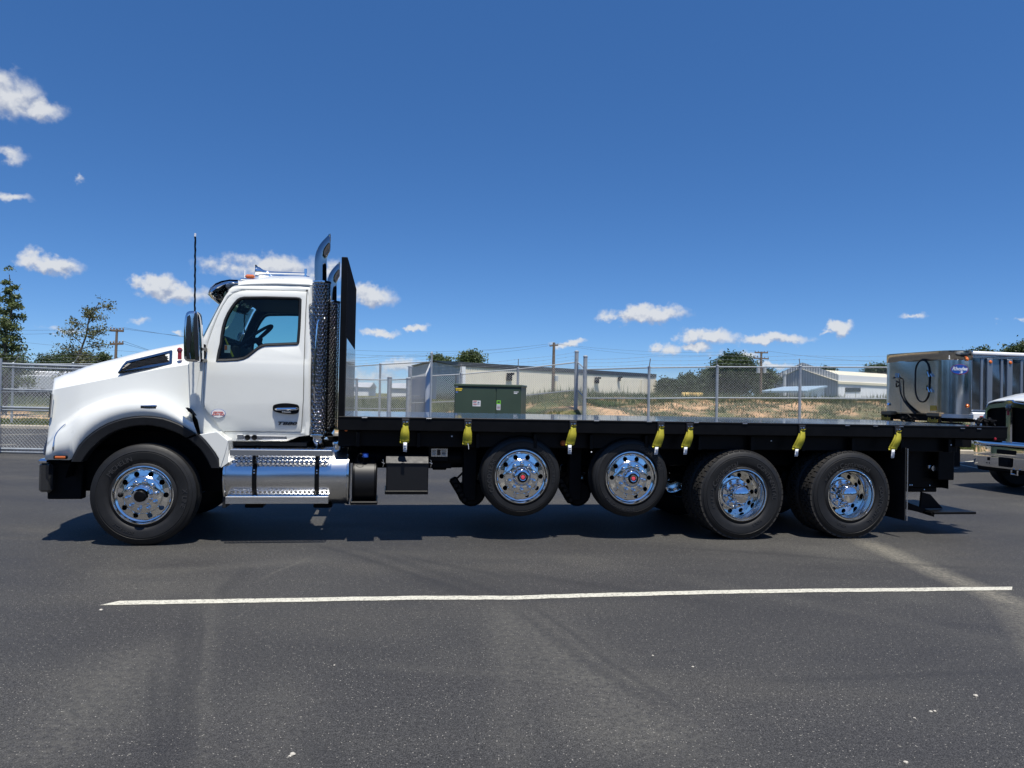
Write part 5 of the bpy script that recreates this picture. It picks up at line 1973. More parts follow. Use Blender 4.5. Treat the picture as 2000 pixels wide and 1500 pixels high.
# interior
ix0, ix1 = P(420, 700, .5).x, xr
fl = MB().box((P(450, 800, .5).x - .05, .29, 1.02), (ix1 - .03, WID - .29, 1.06))
fl.box((P(450, 800, .5).x - .12, .31, 1.0), (P(450, 800, .5).x - .06, WID - .31, 1.93))
fl.build('cab_floor', 'interior', truck)
dx0 = P(430, 690, 1.2).x
dash = MB().bbox((dx0 + .02, .33, 1.3), (dx0 + .22, WID - .33, P(470, 668, 1.6).z), .05)
dash.bbox((dx0 + .15, .42, 1.45), (dx0 + .36, 1.05, P(470, 671, .6).z), .05)
dash.build('dashboard', 'interior', truck)
MB().bbox((ix0 + .2, .31, P(480, 588, .8).z - .0), (ix1 - .03, WID - .31, P(480, 578, .8).z + .02), .03).build('headliner', 'interior', truck)
MB().bbox((xr - .10, .31, P(560, 605, 1.2).z), (xr - .04, WID - .31, P(560, 580, 1.2).z), .02).build('rear_shelf', 'interior', truck)
swc = P(498, 660, .72)
sw = MB()
axis = Vector((-.62, 0, .78)).normalized()
u_ = Vector((0, 1, 0))
v_ = axis.cross(u_)
sw.tube([swc + (u_ * math.cos(a) + v_ * math.sin(a)) * .23 for a in np.linspace(0, 2 * PI, 33)], .018, 8, caps=False)
for a in (.3, PI - .3, -PI / 2):
    sw.tube([swc - axis * .03, swc + (u_ * math.cos(a) + v_ * math.sin(a)) * .22], .014, 6)
sw.lathe([(.0, -.04), (.06, -.03), (.07, .02), (0, .03)], 14, o=tuple(swc - axis * .03), axis='z')
sw.tube([swc - axis * .04, swc - axis * .55], .03, 8)
sw.build('steering_wheel', 'interior', truck)
for yy in (.42, 1.45):
    se = MB().bbox((xr - .72, yy, 1.35), (xr - .18, yy + .52, 1.5), .05)
    se.bbox((-.07, 0, 0), (.07, .52, .62), .06, mt=Matrix.Translation((xr - .2, yy, 1.45)) @ Matrix.Rotation(R(12), 4, 'Y'))
    se.bbox((-.05, .12, .62), (.05, .40, .84), .05, mt=Matrix.Translation((xr - .2, yy, 1.45)) @ Matrix.Rotation(R(12), 4, 'Y'))
    se.bbox((xr - .6, yy + .1, 1.05), (xr - .25, yy + .42, 1.36), .03)
    se.build('seat', 'seat_grey', truck)
# yellow grab rod and paper in the door window
MB().tube([P(439, 660, .32), P(455, 697, .32)], [.009, .012], 8).build('grab_strap', 'yellow', truck)
q = P(444, 681.5, .28)
MB().box((q.x - .03, .285, q.z - .042), (q.x + .03, .288, q.z + .042)).build('paper_tag', 'sticker', truck)
MB().box((q.x - .028, .2825, q.z - .01), (q.x - .003, .2845, q.z + .038)).build('tag_print', 'amber', truck)
# grab handles, lights, horns, aerials on the roof
def T_(a, b, t):
    return P(a, b, t)


hn = MB()
h_ = [T_(500, 530, .85), T_(506, 530, .85), T_(514, 531.5, .85), T_(524, 532.5, .85), T_(540, 532.8, .85), T_(600, 534.5, .85)]
hn.tube(h_, [.055, .05, .026, .018, .014, .011], 14)
hn.lathe([(.0, 0), (.058, -.004), (.06, 0), (.052, .012)], 18, o=tuple(h_[0]), axis='x')
hn.build('air_horn', 'chrome', truck)
hn = MB()
h2 = [v + Vector((.0, .26, .0)) for v in h_]
hn.tube(h2, [.055, .05, .026, .018, .014, .011], 14)
hn.lathe([(.0, 0), (.058, -.004), (.06, 0), (.052, .012)], 18, o=tuple(h2[0]), axis='x')
hn.build('air_horn', 'chrome', truck)
MB().tube([T_(597, 545, .85), T_(597, 525, .85)], .016, 8).build('horn_bracket', 'chrome', truck)
MB().tube([T_(527, 542, .85), T_(527, 533, .85)], .010, 8).build('horn_bracket', 'chrome', truck)
MB().bbox(tuple(T_(497.5, 536, .84) + Vector((0, 0, 0))), tuple(T_(504, 519.5, .95)), .01).build('horn_mouth', 'black_paint', truck)
for k, yy in enumerate((.50, .86, 1.22, 1.58, 1.94)):
    q = P(489 - (0, 4, 6, 4, 0)[k], 542, yy) if k == 0 else None
    q = P(489, 541, .5) if k == 0 else Vector((P(489, 541, .5).x - (0, .05, .07, .05, 0)[k], yy, P(489, 541, .5).z + .03))
    q.y = yy
    cl = MB().bbox((q.x - .10, yy - .045, q.z - .045), (q.x + .14, yy + .045, q.z - .018), .012).build('lamp_base', 'chrome', truck)
    MB().bbox((q.x - .055, yy - .035, q.z - .02), (q.x + .05, yy + .035, q.z + .026), .02).build('clearance_lamp', 'amber_dark', cl)
MB().tube([T_(478, 546, .6), T_(478, 527, .6)], [.008, .006], 6).build('short_aerial', 'white_wall', truck)

# ---- mirrors with aerial
for mir in (False, True):
    f_y = (lambda t: WID - t) if mir else (lambda t: t)
    t0 = -.20
    mo = [(362, 708), (360.5, 690), (361, 640), (363, 620), (366, 611), (372, 608), (384, 608), (388, 611), (390, 625), (392.5, 670), (393, 704), (391, 708)]
    me = plate([tuple(v) for v in smooth_poly([Vector(pp_(a, b, t0)) for a, b in mo], 2)], (), .11, .03)
    mr_ = MB().mesh(me, Matrix.Translation((0, f_y(t0 + .04), 0)), smooth=True).build('mirror', 'chrome', truck, sharp=60)
    mi_ = [(368, 702), (367, 640), (369, 620), (374, 616), (376, 622), (378, 650), (374, 690), (376, 702)]
    me = plate([pp_(a, b, t0) for a, b in mi_], (), .006, .002)
    MB().mesh(me, Matrix.Translation((0, f_y(t0 - .072), 0))).build('mirror_housing', 'gloss_black', mr_)
    me = plate([pp_(a, b, t0) for a, b in [(385, 704), (381.5, 660), (381, 625), (384, 612), (388.5, 614), (391, 660), (392, 704)]], (), .006, .002)
    MB().mesh(me, Matrix.Translation((0, f_y(t0 - .073), 0))).build('mirror_trim', 'gloss_black', mr_)
    for yb in (682, 704):
        a_, b_ = P(392, yb, t0), P(401, yb, .2)
        MB().tube([(a_.x, f_y(t0), a_.z), (b_.x, f_y(.21), b_.z)], .02, 8).build('mirror_arm', 'black_paint', mr_)
    a_ = P(379.5, 609, t0)
    b_ = P(380.5, 455, t0)
    n_ = 24
    pts = [Vector((lerp(a_.x, b_.x, k / n_) + .002 * math.sin(k * 2.1), f_y(t0 + .02), lerp(a_.z, b_.z, k / n_))) for k in range(n_ + 1)]
    ae = MB().tube(pts[:-1], [.0085 + .0015 * (k % 2) for k in range(n_)], 8).build('aerial', 'black_paint', mr_)
    MB().tube([pts[-2], pts[-1]], .010, 8).build('aerial_tip', 'tag_white', ae)

# ---- exhaust stacks
for mir in (False, True):
    tc_ = .30
    s0 = P(624.5, 700, tc_)
    zb_, zt_ = P(624, 850, tc_).z, P(624, 552, tc_).z
    rs_ = .098
    yy = WID - tc_ if mir else tc_
    # chrome pipe with curved top
    pz = [(626, 556), (626, 520), (626.5, 505), (629.5, 493), (636, 482), (645, 472.5), (662, 456)]
    pts = smooth_open([Vector((P(a, b, tc_).x, yy, P(a, b, tc_).z)) for a, b in pz], 3)
    pm = MB()
    pr_ = .064
    n = 24
    vs = []
    d_ = None
    for i, p in enumerate(pts):
        d = (pts[min(i + 1, len(pts) - 1)] - pts[max(0, i - 1)]).normalized()
        b = Vector((0, 1, 0))
        a = d.cross(b).normalized()
        for j in range(n):
            w = 2 * PI * j / n
            v = p + a * math.cos(w) * pr_ + b * math.sin(w) * pr_
            vs.append(v)
    xm = P(645, 470, tc_).x
    pm.add(vs, [(i * n + j, (i + 1) * n + j, (i + 1) * n + (j + 1) % n, i * n + (j + 1) % n) for i in range(len(pts) - 1) for j in range(n)], 0, True)
    st_ = pm.build('exhaust_pipe', 'darkened_chrome', truck, sharp=70)
    bm = bmesh.new()
    bm.from_mesh(st_.data)
    bmesh.ops.bisect_plane(bm, geom=bm.verts[:] + bm.edges[:] + bm.faces[:], plane_co=(xm, 0, 0), plane_no=(1, 0, 0), clear_outer=True)
    bm.to_mesh(st_.data)
    bm.free()
    add_solid(st_, .004, 0)
    # perforated heat shield
    sh = MB()
    cols, rws_ = 17, 46
    hh_ = (zt_ - zb_) / rws_

    def cyl(u, v, rad=rs_):
        a = 2 * PI * u / cols
        # the shield bellies out behind towards the cab
        z = zb_ + v * hh_
        fz = v / rws_
        bulge = .035 * float(sst(.0, .10, 1 - fz) * 1) * max(0, -math.cos(a)) if fz < .86 else .0
        return Vector((s0.x + (rad + bulge) * math.cos(a), yy + rad * math.sin(a), z))
    sh.perf(cols, rws_, cyl, .31, seg=8, aspect=1.0, dimple=lambda u, v: cyl(u, v, rs_ - .007))
    hs_ = sh.build('heat_shield', 'darkened_chrome', st_, sharp=60)
    MB().tube([(s0.x, yy, zb_ - .02), (s0.x, yy, zt_)], .066, 20).build('inner_pipe', 'black_matte', st_)
    for z in (zb_, zt_):
        MB().lathe([(rs_ + .004, -.012), (rs_ + .006, 0), (rs_ + .004, .012)], 40, o=(s0.x, yy, z), axis='z').build('shield_band', 'chrome', st_)
    q = [(P(617, 629, .2).x, yy - rs_ * (1 if not mir else -1) - (.012 if not mir else -.012), P(617, 629, .2).z)]
    sgn = -1 if not mir else 1
    g_ = [Vector((s0.x - .03 + dx, yy + sgn * (rs_ + .012 * k), z)) for dx, k, z in ((0.02, 0, P(616, 624, .2).z), (0.0, 1, P(616, 632, .2).z), (-.01, 1.2, P(616, 700, .2).z), (-.012, 1.2, P(616, 770, .2).z), (0, 0, P(616, 785, .2).z))]
    MB().tube(smooth_open(g_, 2), .008, 8).build('grab_handle', 'chrome', st_)
    # elbow at the foot
    el_p = smooth_open([Vector((s0.x, yy, zb_ + .02)), Vector((s0.x, yy, zb_ - .07)), Vector((s0.x + .02, yy + (-.2 if mir else .2), zb_ - .10)), Vector((s0.x + .02, yy + (-.5 if mir else .5), zb_ - .10))], 3)
    MB().tube(el_p, .066, 18).build('exhaust_elbow', 'chrome', st_)

# ---- headboard
zd = P(690, 813, .0).z      # deck top
s_h0, s_h1 = P(665, 600, .0).x, P(679, 600, .0).x
zh = P(672, 502, .0).z
hbt = [tuple(x) for x in ((0.0, zd - .12), (0.0, zh), (WID, zh), (WID, zd - .12))]
hd = MB().bbox((s_h0, -.01, zd - .14), (s_h1 - .01, .07, zh), .006)
hd.bbox((s_h0, WID - .07, zd - .14), (s_h1 - .01, WID + .01, zh), .006)
hd.bbox((s_h0, .07, zh - .08), (s_h1 - .01, WID - .07, zh - .001), .006)
hd.bbox((s_h0, .07, zd - .14), (s_h1 - .01, WID - .07, zd + .02), .006)
hbd = hd.build('headboard', 'black_paint', truck)
zsp = P(678, 660, .0).z
MB().bbox((s_h1 - .03, .001, zd + .0), (s_h1 + .0, WID - .001, zsp), .004).build('lower_panel', 'wavy_black', hbd)
MB().bbox((s_h1 - .03, .001, zsp + .002), (s_h1 - .008, WID - .001, zh - .01), .004).build('upper_panel', 'dark_mesh', hbd)
for k in range(1, 6):
    y_ = .07 + (WID - .14) * k / 6
    MB().bbox((s_h0 + .005, y_ - .03, zd), (s_h1 - .035, y_ + .03, zh - .08), .004).build('headboard_post', 'black_paint', hbd)
ms_ = MB()
for k in range(52):
    zq = zsp + .02 + (zh - zsp - .05) * k / 51
    ms_.bbox((s_h1 - .009, .03, zq - .006), (s_h1 - .003, WID - .03, zq + .006), .002)
ms_.build('expanded_metal', 'dark_mesh', hbd, kind='stuff')

# ---- deck
s_e = P(1966, 838, .0).x
dk = MB().bbox((s_h0 + .0, .012, zd - .05), (s_e, WID - .012, zd), .004)
dk.build('deck', 'steel_deck', truck)
z_r = P(1200, 840, .0).z
sr = MB().bbox((s_h0, -.018, zd - .148), (s_e, .055, zd - .010), .006)
sr.build('side_rail', 'black_paint', truck)
MB().bbox((s_h0, WID - .055, zd - .148), (s_e, WID + .018, zd - .010), .006).build('side_rail', 'black_paint', truck)
MB().bbox((s_e - .05, .06, zd - .2), (s_e, WID - .06, zd - .052), .006).build('end_rail', 'black_paint', truck)
for (xa, xb) in ((662, 790),):
    pass
tr_ = MB().bbox((s_h0, -.024, zd - .022), (s_e, .012, zd - .0015), .004)
tr_.build('deck_edge', 'black_paint', truck)
# runners, cross members and frame rails
xs0, xs1 = P(600, 880, .7).x, P(1870, 880, .7).x
for k in range(30):
    x_ = s_h0 + .2 + (s_e - s_h0 - .4) * k / 29
    MB().bbox((x_ - .03, .06, zd - .155), (x_ + .03, WID - .06, zd - .051), .004).build('cross_member', 'black_paint', truck)
for y_ in (.78, WID - .78):
    MB().bbox((P(430, 880, .7).x - 1.6, y_ - .045, .80), (P(1880, 880, .7).x, y_ + .045, 1.06), .006).build('frame_rail', 'black_matte', truck)
    MB().bbox((s_h0 + .05, y_ - .06, 1.062), (P(1900, 880, .7).x, y_ + .06, zd - .156), .006).build('deck_runner', 'black_matte', truck)
# inner long sill close behind the side rail, dark and shaded
MB().bbox((s_h0, .16, zd - .33), (P(1865, 850, .2).x, .20, zd - .156), .006).build('inner_sill', 'black_paint', truck)
MB().bbox((s_h0, WID - .20, zd - .33), (P(1865, 850, .2).x, WID - .16, zd - .156), .006).build('inner_sill', 'black_paint', truck)
for k in range(12):
    x_ = P(700, 860, .2).x + (P(1840, 860, .2).x - P(700, 860, .2).x) * k / 11
    MB().bbox((x_ - .02, .06, zd - .33), (x_ + .02, .16, zd - .166), .004).build('sill_bracket', 'black_paint', truck)


def ubox(x0, y0_, x1, y1_, t0, t1, mm='black_matte', name='bracket', r=.01, **k):
    """box from image corners on its near face, between two depths"""
    a_, b_ = P(x0, y0_, t0), P(x1, y1_, t0)
    return MB().bbox((min(a_.x, b_.x), t0, min(a_.z, b_.z)), (max(a_.x, b_.x), t1, max(a_.z, b_.z)), r).build(name, mm, truck, **k)


# dark hangers and suspension under the bed
ubox(905, 872, 930, 978, .35, .45, 'black_matte', 'air_spring_hanger')
ubox(1112, 872, 1135, 978, .35, .45, 'black_matte', 'air_spring_hanger')
for px in (912, 1118):
    q = P(px + 8, 966, .5)
    MB().lathe([(0, -.10), (.13, -.10), (.16, -.05), (.16, .05), (.13, .10), (0, .10)], 20, o=(q.x, .5, q.z + .03)).build('brake_chamber', 'black_matte', truck)
    a_ = P(px - 26, 938, .4)
    b_ = P(px - 2, 978, .4)
    am = MB().bbox((-.03, -.04, -.05), ((b_ - a_).length + .02, .06, .05), .02, mt=Matrix.Translation(a_) @ Matrix.Rotation(math.atan2(-(b_.z - a_.z), b_.x - a_.x), 4, 'Y'))
    for k in range(4):
        c_ = a_.lerp(b_, .15 + .23 * k) + Vector((0, -.05, 0))
        am.bbox((c_.x - .03, c_.y - .02, c_.z - .045), (c_.x + .03, c_.y + .05, c_.z + .01), .01)
    am.build('lift_valve', 'black_paint', truck)
    MB().tube([P(px - 20, 935, .42), P(px - 10, 925, .45), P(px, 915, .6)], .012, 6).build('air_line', 'black_matte', truck)
for c_ in (cP1, cP2, cD1, cD2, cS):
    MB().tube([(c_.x, .3, c_.z if c_ in (cP1, cP2) else .523), (c_.x, WID - .3, c_.z if c_ in (cP1, cP2) else .523)], .075, 14).build('axle', 'black_matte', truck)
for c_ in (cD1, cD2):
    MB().lathe([(.0, -.24), (.12, -.2), (.2, -.08), (.2, .08), (.12, .2), (0, .24)], 20, o=(c_.x, 1.22, .56)).build('differential', 'black_matte', truck)
for c_ in (cD1, cD2, cP1, cP2):
    for y_ in (.62, WID - .62):
        MB().bbox((c_.x - .42, y_ - .05, .60), (c_.x + .18, y_ + .05, .70), .02).build('suspension_arm', 'black_matte', truck)
        MB().lathe([(0, .0), (.12, .01), (.14, .06), (.12, .12), (.14, .18), (.12, .25), (0, .26)], 18, o=(c_.x + .3, y_ - .0, .62), axis='z').build('air_spring', 'rubber', truck)
# plates with a data panel behind the second strap
ubox(836, 866, 876, 902, .42, .50, 'black_paint', 'valve_bracket')
q = P(857, 884, .41)
lb = MB().box((q.x - .085, .408, q.z - .045), (q.x + .10, .411, q.z + .045)).build('data_plate', 'brushed', truck)
for (a_, b_, c_, d_, mm) in ((-.075, -.03, -.03, .03, 'sticker'), (-.02, -.03, .02, .035, 'letter_dark'), (.03, -.035, .085, .035, 'sticker'), (.04, -.02, .075, .0, 'tag_ink')):
    MB().box((q.x + a_, .404, q.z + b_), (q.x + c_, .4075, q.z + d_)).build('data_label', mm, lb)
ubox(836, 903, 882, 915, .45, .8, 'black_matte', 'bracket')
ubox(845, 905, 872, 918, .5, .7, 'black_matte', 'air_tank')
MB().tube([P(700, 893, .55), P(905, 893, .55)], .12, 18).build('air_tank', 'black_matte', truck)
# little clear lamp studs and marker lights
for (px, py, mm, r_) in ((676, 840, 'amber', .016), (882.5, 852, 'tag_white', .009), (1506, 861, 'tag_white', .007), (1155, 883, 'tag_white', .008), (1857, 869, 'tag_white', .008)):
    q = P(px, py, .03)
    MB().lathe([(0, -.012), (r_ * .8, -.010), (r_, .0)], 12, o=tuple(q)).build('marker_lamp', mm, truck)
q = P(1100, 865, .14)
MB().lathe([(0, -.02), (.022, -.018), (.03, -.01), (.034, 0)], 18, o=tuple(q)).build('marker_lamp', 'amber_dark', truck)

# ---- fuel tank with steps
tz = P(560, 928, .34)
rT = .312
xa, xb = P(445, 928, .34).x, P(684, 928, .34).x
ft = MB().lathe([(0, 0), (rT * .9, .0), (rT * .985, .006), (rT, .02), (rT, xb - xa - .02), (rT * .985, xb - xa - .006), (rT * .9, xb - xa), (0, xb - xa)], 72, o=(xa, rT + .035, tz.z), axis='x')
ft_ = ft.build('fuel_tank', 'brushed', truck, sharp=30)
for x_ in (xa + .004, xb - .028):
    MB().lathe([(rT + .004, 0), (rT + .007, .004), (rT + .007, .020), (rT + .004, .024)], 72, o=(x_, rT + .035, tz.z), axis='x').build('tank_rim', 'aluminium', ft_)
for px in (497, 619):
    x_ = P(px, 928, .05).x
    MB().lathe([(rT + .003, -.024), (rT + .008, -.020), (rT + .008, .020), (rT + .003, .024)], 72, o=(x_, rT + .035, tz.z), axis='x').build('tank_strap', 'black_paint', ft_)
    for z_ in (tz.z + .055, tz.z + .085):
        MB().lathe([(0, -.018), (.008, -.016), (.010, 0)], 10, o=(x_, .033, z_)).build('strap_rivet', 'chrome', ft_)
    # step hangers
    MB().bbox((x_ - .018, .005, P(px, 906, .02).z), (x_ + .018, .02, P(px, 888, .02).z), .004).build('step_hanger', 'black_paint', ft_)


def step(xl, xr_, ytop, ybot, t0, t1, nm, skirt=False):
    a_, b_ = P(xl, ytop, t0), P(xr_, ybot, t0)
    zt, zb__ = P(550, ytop, t0).z, P(550, ybot, t0).z
    s_ = MB().bbox((a_.x, t0, zb__), (b_.x, t0 + .012, zt), .003)
    s_.box((a_.x, t1 - .012, zt - .03), (b_.x, t1, zt - .002))
    s_.box((a_.x, t0 + .013, zb__ + .01), (a_.x + .006, t1, zt - .002))
    s_.box((b_.x - .006, t0 + .013, zb__ + .01), (b_.x, t1, zt - .002))
    st = s_.build(nm, 'brushed', ft_)
    n_u = int((b_.x - a_.x) / .047)
    cu = (b_.x - a_.x) / (n_u + .5)
    n_v = int((t1 - t0 - .03) / .04)
    cvv = (t1 - t0 - .02) / n_v
    tp = MB().perf(n_u, n_v, lambda u, v: Vector((a_.x + u * cu, t0 + .01 + v * cvv, zt - .004)), .32)
    # raised rims of the punched holes
    for j in range(n_v):
        for i in range(n_u):
            c_ = Vector((a_.x + (i + .5 + (.5 if j % 2 else 0)) * cu, t0 + .01 + (j + .5) * cvv, zt - .004))
            tp.lathe([(.015, .0), (.0175, .006), (.020, 0)], 8, o=tuple(c_), axis='z')
    tp.build('step_tread', 'aluminium', st, kind='stuff') if False else tp.build('step_tread', 'aluminium', st)
    return st, a_, b_, zt, zb__


u_s = step(449, 648, 879, 890, -.01, .16, 'upper_step')
l_s = step(440, 641, 970, 984, -.03, .15, 'lower_step')
# punched riser under the upper step
a_, b_ = P(453, 893, .03), P(645, 905, .03)
n_u = int((b_.x - a_.x) / .048)
cu = (b_.x - a_.x) / (n_u + .5)
rz_ = MB().perf(n_u, 2, lambda u, v: Vector((a_.x + u * cu, .012 + .01 * v, P(550, 905, .03).z + v * .034)), .30)
for j in range(2):
    for i in range(n_u):
        c_ = Vector((a_.x + (i + .5 + (.5 if j % 2 else 0)) * cu, .010 + .01 * (j + .5), P(550, 905, .03).z + (j + .5) * .034))
        rz_.lathe([(.0, .0), (.0155, .0)], 10, 1, o=tuple(c_ + Vector((0, .003, 0))))
rz_.build('step_riser', ['gloss_black', 'tag_white'], ft_)
# filler neck
q = P(659, 876, .3)
MB().tube([(q.x, .28, q.z - .03), (q.x, .26, q.z + .05)], .05, 18).lathe([(0, .07), (.058, .066), (.062, .05), (.06, .03)], 20, o=(q.x, .26, q.z + .01), axis='z').build('filler_cap', 'chrome', ft_)
for px in (478, 612):
    ubox(px, 984, px + 36, 992, .2, .5, 'black_matte', 'tank_bracket')
ubox(436, 915, 441, 992, .1, .55, 'flare_plastic', 'splash_guard', .004)

# ---- exhaust fluid tank with blue cap
a_, b_ = P(688, 897, .03), P(735, 985, .03)
rD_ = (a_.z - b_.z) / 2
df = MB().lathe([(0, 0), (rD_ * .92, 0), (rD_, .014), (rD_, b_.x - a_.x - .014), (rD_ * .92, b_.x - a_.x), (0, b_.x - a_.x)], 64, o=(a_.x, .03 + rD_, (a_.z + b_.z) / 2), axis='x')
dfo = df.build('fluid_tank', 'tank_black', truck, sharp=30)
MB().bbox((a_.x - .012, .02, b_.z - .004), (b_.x + .012, .6, b_.z + .03), .008).build('tank_tray', 'black_paint', dfo)
q = P(713.7, 889, .12)
for x_ in (a_.x + .012, b_.x - .03):
    MB().lathe([(rD_ + .001, 0), (rD_ + .005, .002), (rD_ + .005, .016), (rD_ + .001, .018)], 64, o=(x_, .03 + rD_, (a_.z + b_.z) / 2), axis='x').build('tank_band', 'black_paint', dfo)
MB().tube([(q.x, .18, q.z - .07), (q.x, .12, q.z - .01)], .045, 16).build('filler_neck', 'black_matte', dfo)
MB().lathe([(0, .025), (.030, .022), (.036, .010), (.036, -.02), (0, -.02)], 20, o=(q.x, .11, q.z), axis='z').build('filler_cap', 'blue_cap', dfo)
rg = [Vector((q.x - .05 + .035 * math.cos(a), .07, q.z - .035 + .055 * math.sin(a))) for a in np.linspace(0, 2 * PI, 17)]
MB().tube(rg, .003, 5, caps=False).build('cap_lanyard', 'black_paint', dfo)
# ---- tool box
a_, b_ = P(755, 903, .03), P(836, 962, .03)
tb_ = MB().bbox((a_.x, .03, b_.z), (b_.x, .5, a_.z), .012)
tbo = tb_.build('battery_box', 'tank_black', truck)
l0, l1 = P(754, 903.5, .02), P(836.5, 892, .06)
MB().add([(l0.x, .018, l0.z - .004), (l1.x, .018, l0.z - .004), (l1.x, .07, l1.z), (l0.x, .07, l1.z), (l0.x, .52, l1.z + .006), (l1.x, .52, l1.z + .006), (l0.x, .018, l0.z - .012), (l1.x, .018, l0.z - .012), (l0.x, .52, l0.z - .012), (l1.x, .52, l0.z - .012)],
         [(0, 1, 2, 3), (3, 2, 5, 4), (6, 7, 1, 0), (6, 0, 3, 4, 8), (1, 7, 9, 5, 2), (6, 8, 9, 7)]).build('box_lid', 'flare_plastic', tbo)
MB().bbox((l0.x - .006, .018, b_.z - .02), (l1.x + .004, .5, b_.z + .02), .006).build('box_base', 'black_paint', tbo)
for x_ in (l0.x - .03, l1.x + .03):
    MB().tube([(x_, .06, l0.z - .05), (x_ + .006, .05, l0.z + .0), (x_ - .004, .05, l0.z + .03)], .005, 6).tube([(x_ - .015, .05, l0.z), (x_ + .015, .05, l0.z - .015)], .005, 6).build('latch', 'brushed', tbo)
# ---- front bumper and tow hook
a_, b_ = P(79, 902, .25), P(95, 962, .25)
bm_ = MB().bbox((a_.x, .20, b_.z), (a_.x + .13, WID - .20, a_.z), .03)
bmo = bm_.build('front_bumper', 'gloss_black', truck)
MB().bbox((a_.x - .004, .19, a_.z - .02), (a_.x + .10, WID - .19, a_.z + .035), .02).build('bumper_top', 'chrome', bmo)
ubox(80, 958, 92, 963, .22, .4, 'chrome', 'bumper_edge', .004)
ubox(94, 903, 160, 975, .30, .42, 'black_matte', 'bumper_return')
ubox(98, 962, 116, 973, .34, .42, 'galvanised', 'tow_hook', .006)
MB().bbox((a_.x + .12, .42, .52), (a_.x + .95, WID - .42, .98), .03).build('frame_front', 'black_matte', truck)
# ---- rear mudflaps, lamp box, step
mf = MB().bbox((P(1768, 900, .02).x, .02, P(1768, 1017, .02).z), (P(1770.5, 900, .02).x, .72, P(1768, 875, .02).z), .003)
mf.build('mudflap', 'rubber', truck)
MB().bbox((P(1768, 900, .02).x, WID - .72, P(1768, 1017, .02).z), (P(1770.5, 900, .02).x, WID - .02, P(1768, 875, .02).z), .003).build('mudflap', 'rubber', truck)
q0_, q1_ = P(1770, 1017, .02), P(1770.5, 876, .02)
MB().bbox((q0_.x - .002, .010, q0_.z), (q0_.x + .012, .019, q1_.z), .003).build('mudflap_bar', 'brushed', truck)
ubox(1772, 868, 1852, 953, .55, .70, 'black_paint', 'rear_box')
ubox(1834, 848, 1864, 938, .40, .62, 'black_paint', 'rear_hanger')
ubox(1852, 938, 1853, 955, .4, .62, 'black_paint', 'rear_hanger')
ubox(1774, 950, 1830, 961, .6, 1.6, 'black_paint', 'rear_crossbar')
for (px, py) in ((1777, 947.5), (1781, 947.5), (1805, 956.5), (1816, 948)):
    q = P(px, py, .54)
    MB().lathe([(0, -.006), (.008, -.004), (.009, 0.01)], 8, o=tuple(q)).build('bolt', 'chrome', truck)
q = P(1819, 914, .5)
gh = MB().lathe([(0, -.05), (.035, -.05), (.04, -.03), (.04, .06)], 16, o=tuple(q)).bbox((q.x - .055, q.y - .02, q.z - .01), (q.x + .03, q.y + .05, q.z + .045), .01)
gh.build('gladhand', 'brushed', truck)
for (px, py, s_) in ((1784, 858.5, .05), (1825, 858.5, .035)):
    q = P(px, py, .19)
    n_ = 12
    pts = [q + Vector((s_ * 1.1 * math.cos(a) * (1 + .2 * math.sin(3 * a)), -.01, s_ * .9 * math.sin(a))) for a in np.linspace(0, 2 * PI, n_ + 1)]
    MB().tube(pts, .0035, 5, caps=False).build('safety_chain', 'brushed', truck)
# folding rear step
a0_, a1_ = P(1818, 987, .70), P(1892, 1001, .10)
fs = MB()
zs = P(1860, 997, .3).z
q1_, q2_ = P(1822, 990, .20), P(1905, 998, .20)
fs.bbox((q1_.x, .18, zs - .03), (q2_.x, 1.3, zs), .006)
fs.bbox((q1_.x - .02, .20, zs - .04), (q1_.x + .03, 1.28, zs - .01), .006)
fs.add([(q1_.x - .55, .55, zs + .22), (q1_.x + .10, .30, zs - .02), (q1_.x + .10, .34, zs - .02), (q1_.x - .55, .59, zs + .22), (q1_.x - .55, .55, zs + .12), (q1_.x + .10, .30, zs - .08), (q1_.x + .10, .34, zs - .08), (q1_.x - .55, .59, zs + .12)],
       [(0, 1, 2, 3), (4, 7, 6, 5), (0, 4, 5, 1), (3, 2, 6, 7), (1, 5, 6, 2), (0, 3, 7, 4)])
fs.build('rear_step', 'black_paint', truck)
MB().add([(q1_.x - .02, .4, zs + .01), (q1_.x + .30, .4, zs + .01), (q1_.x + .12, .4, zs + .19), (q1_.x - .0, .4, zs + .22), (q1_.x - .02, .43, zs + .01), (q1_.x + .30, .43, zs + .01), (q1_.x + .12, .43, zs + .19), (q1_.x - .0, .43, zs + .22)],
         [(0, 1, 2, 3), (7, 6, 5, 4), (0, 4, 5, 1), (1, 5, 6, 2), (2, 6, 7, 3), (3, 7, 4, 0)]).build('step_gusset', 'black_paint', truck)
# rear end of the deck: wide tail with lamps
tl = MB().bbox((P(1938, 850, .0).x, -.012, P(1950, 861, .0).z), (s_e - .01, WID + .012, zd - .0), .01)
tl.build('tail_plate', 'black_paint', truck)
q = P(1943, 857, -.01)
MB().lathe([(0, -.016), (.014, -.014), (.018, -.002), (.018, .01)], 14, o=tuple(q)).build('tail_marker', 'red', truck)
MB().bbox((P(1866, 850, .1).x, .1, zd - .26), (P(1880, 850, .1).x, .3, zd - .16), .006).build('bracket', 'black_paint', truck)
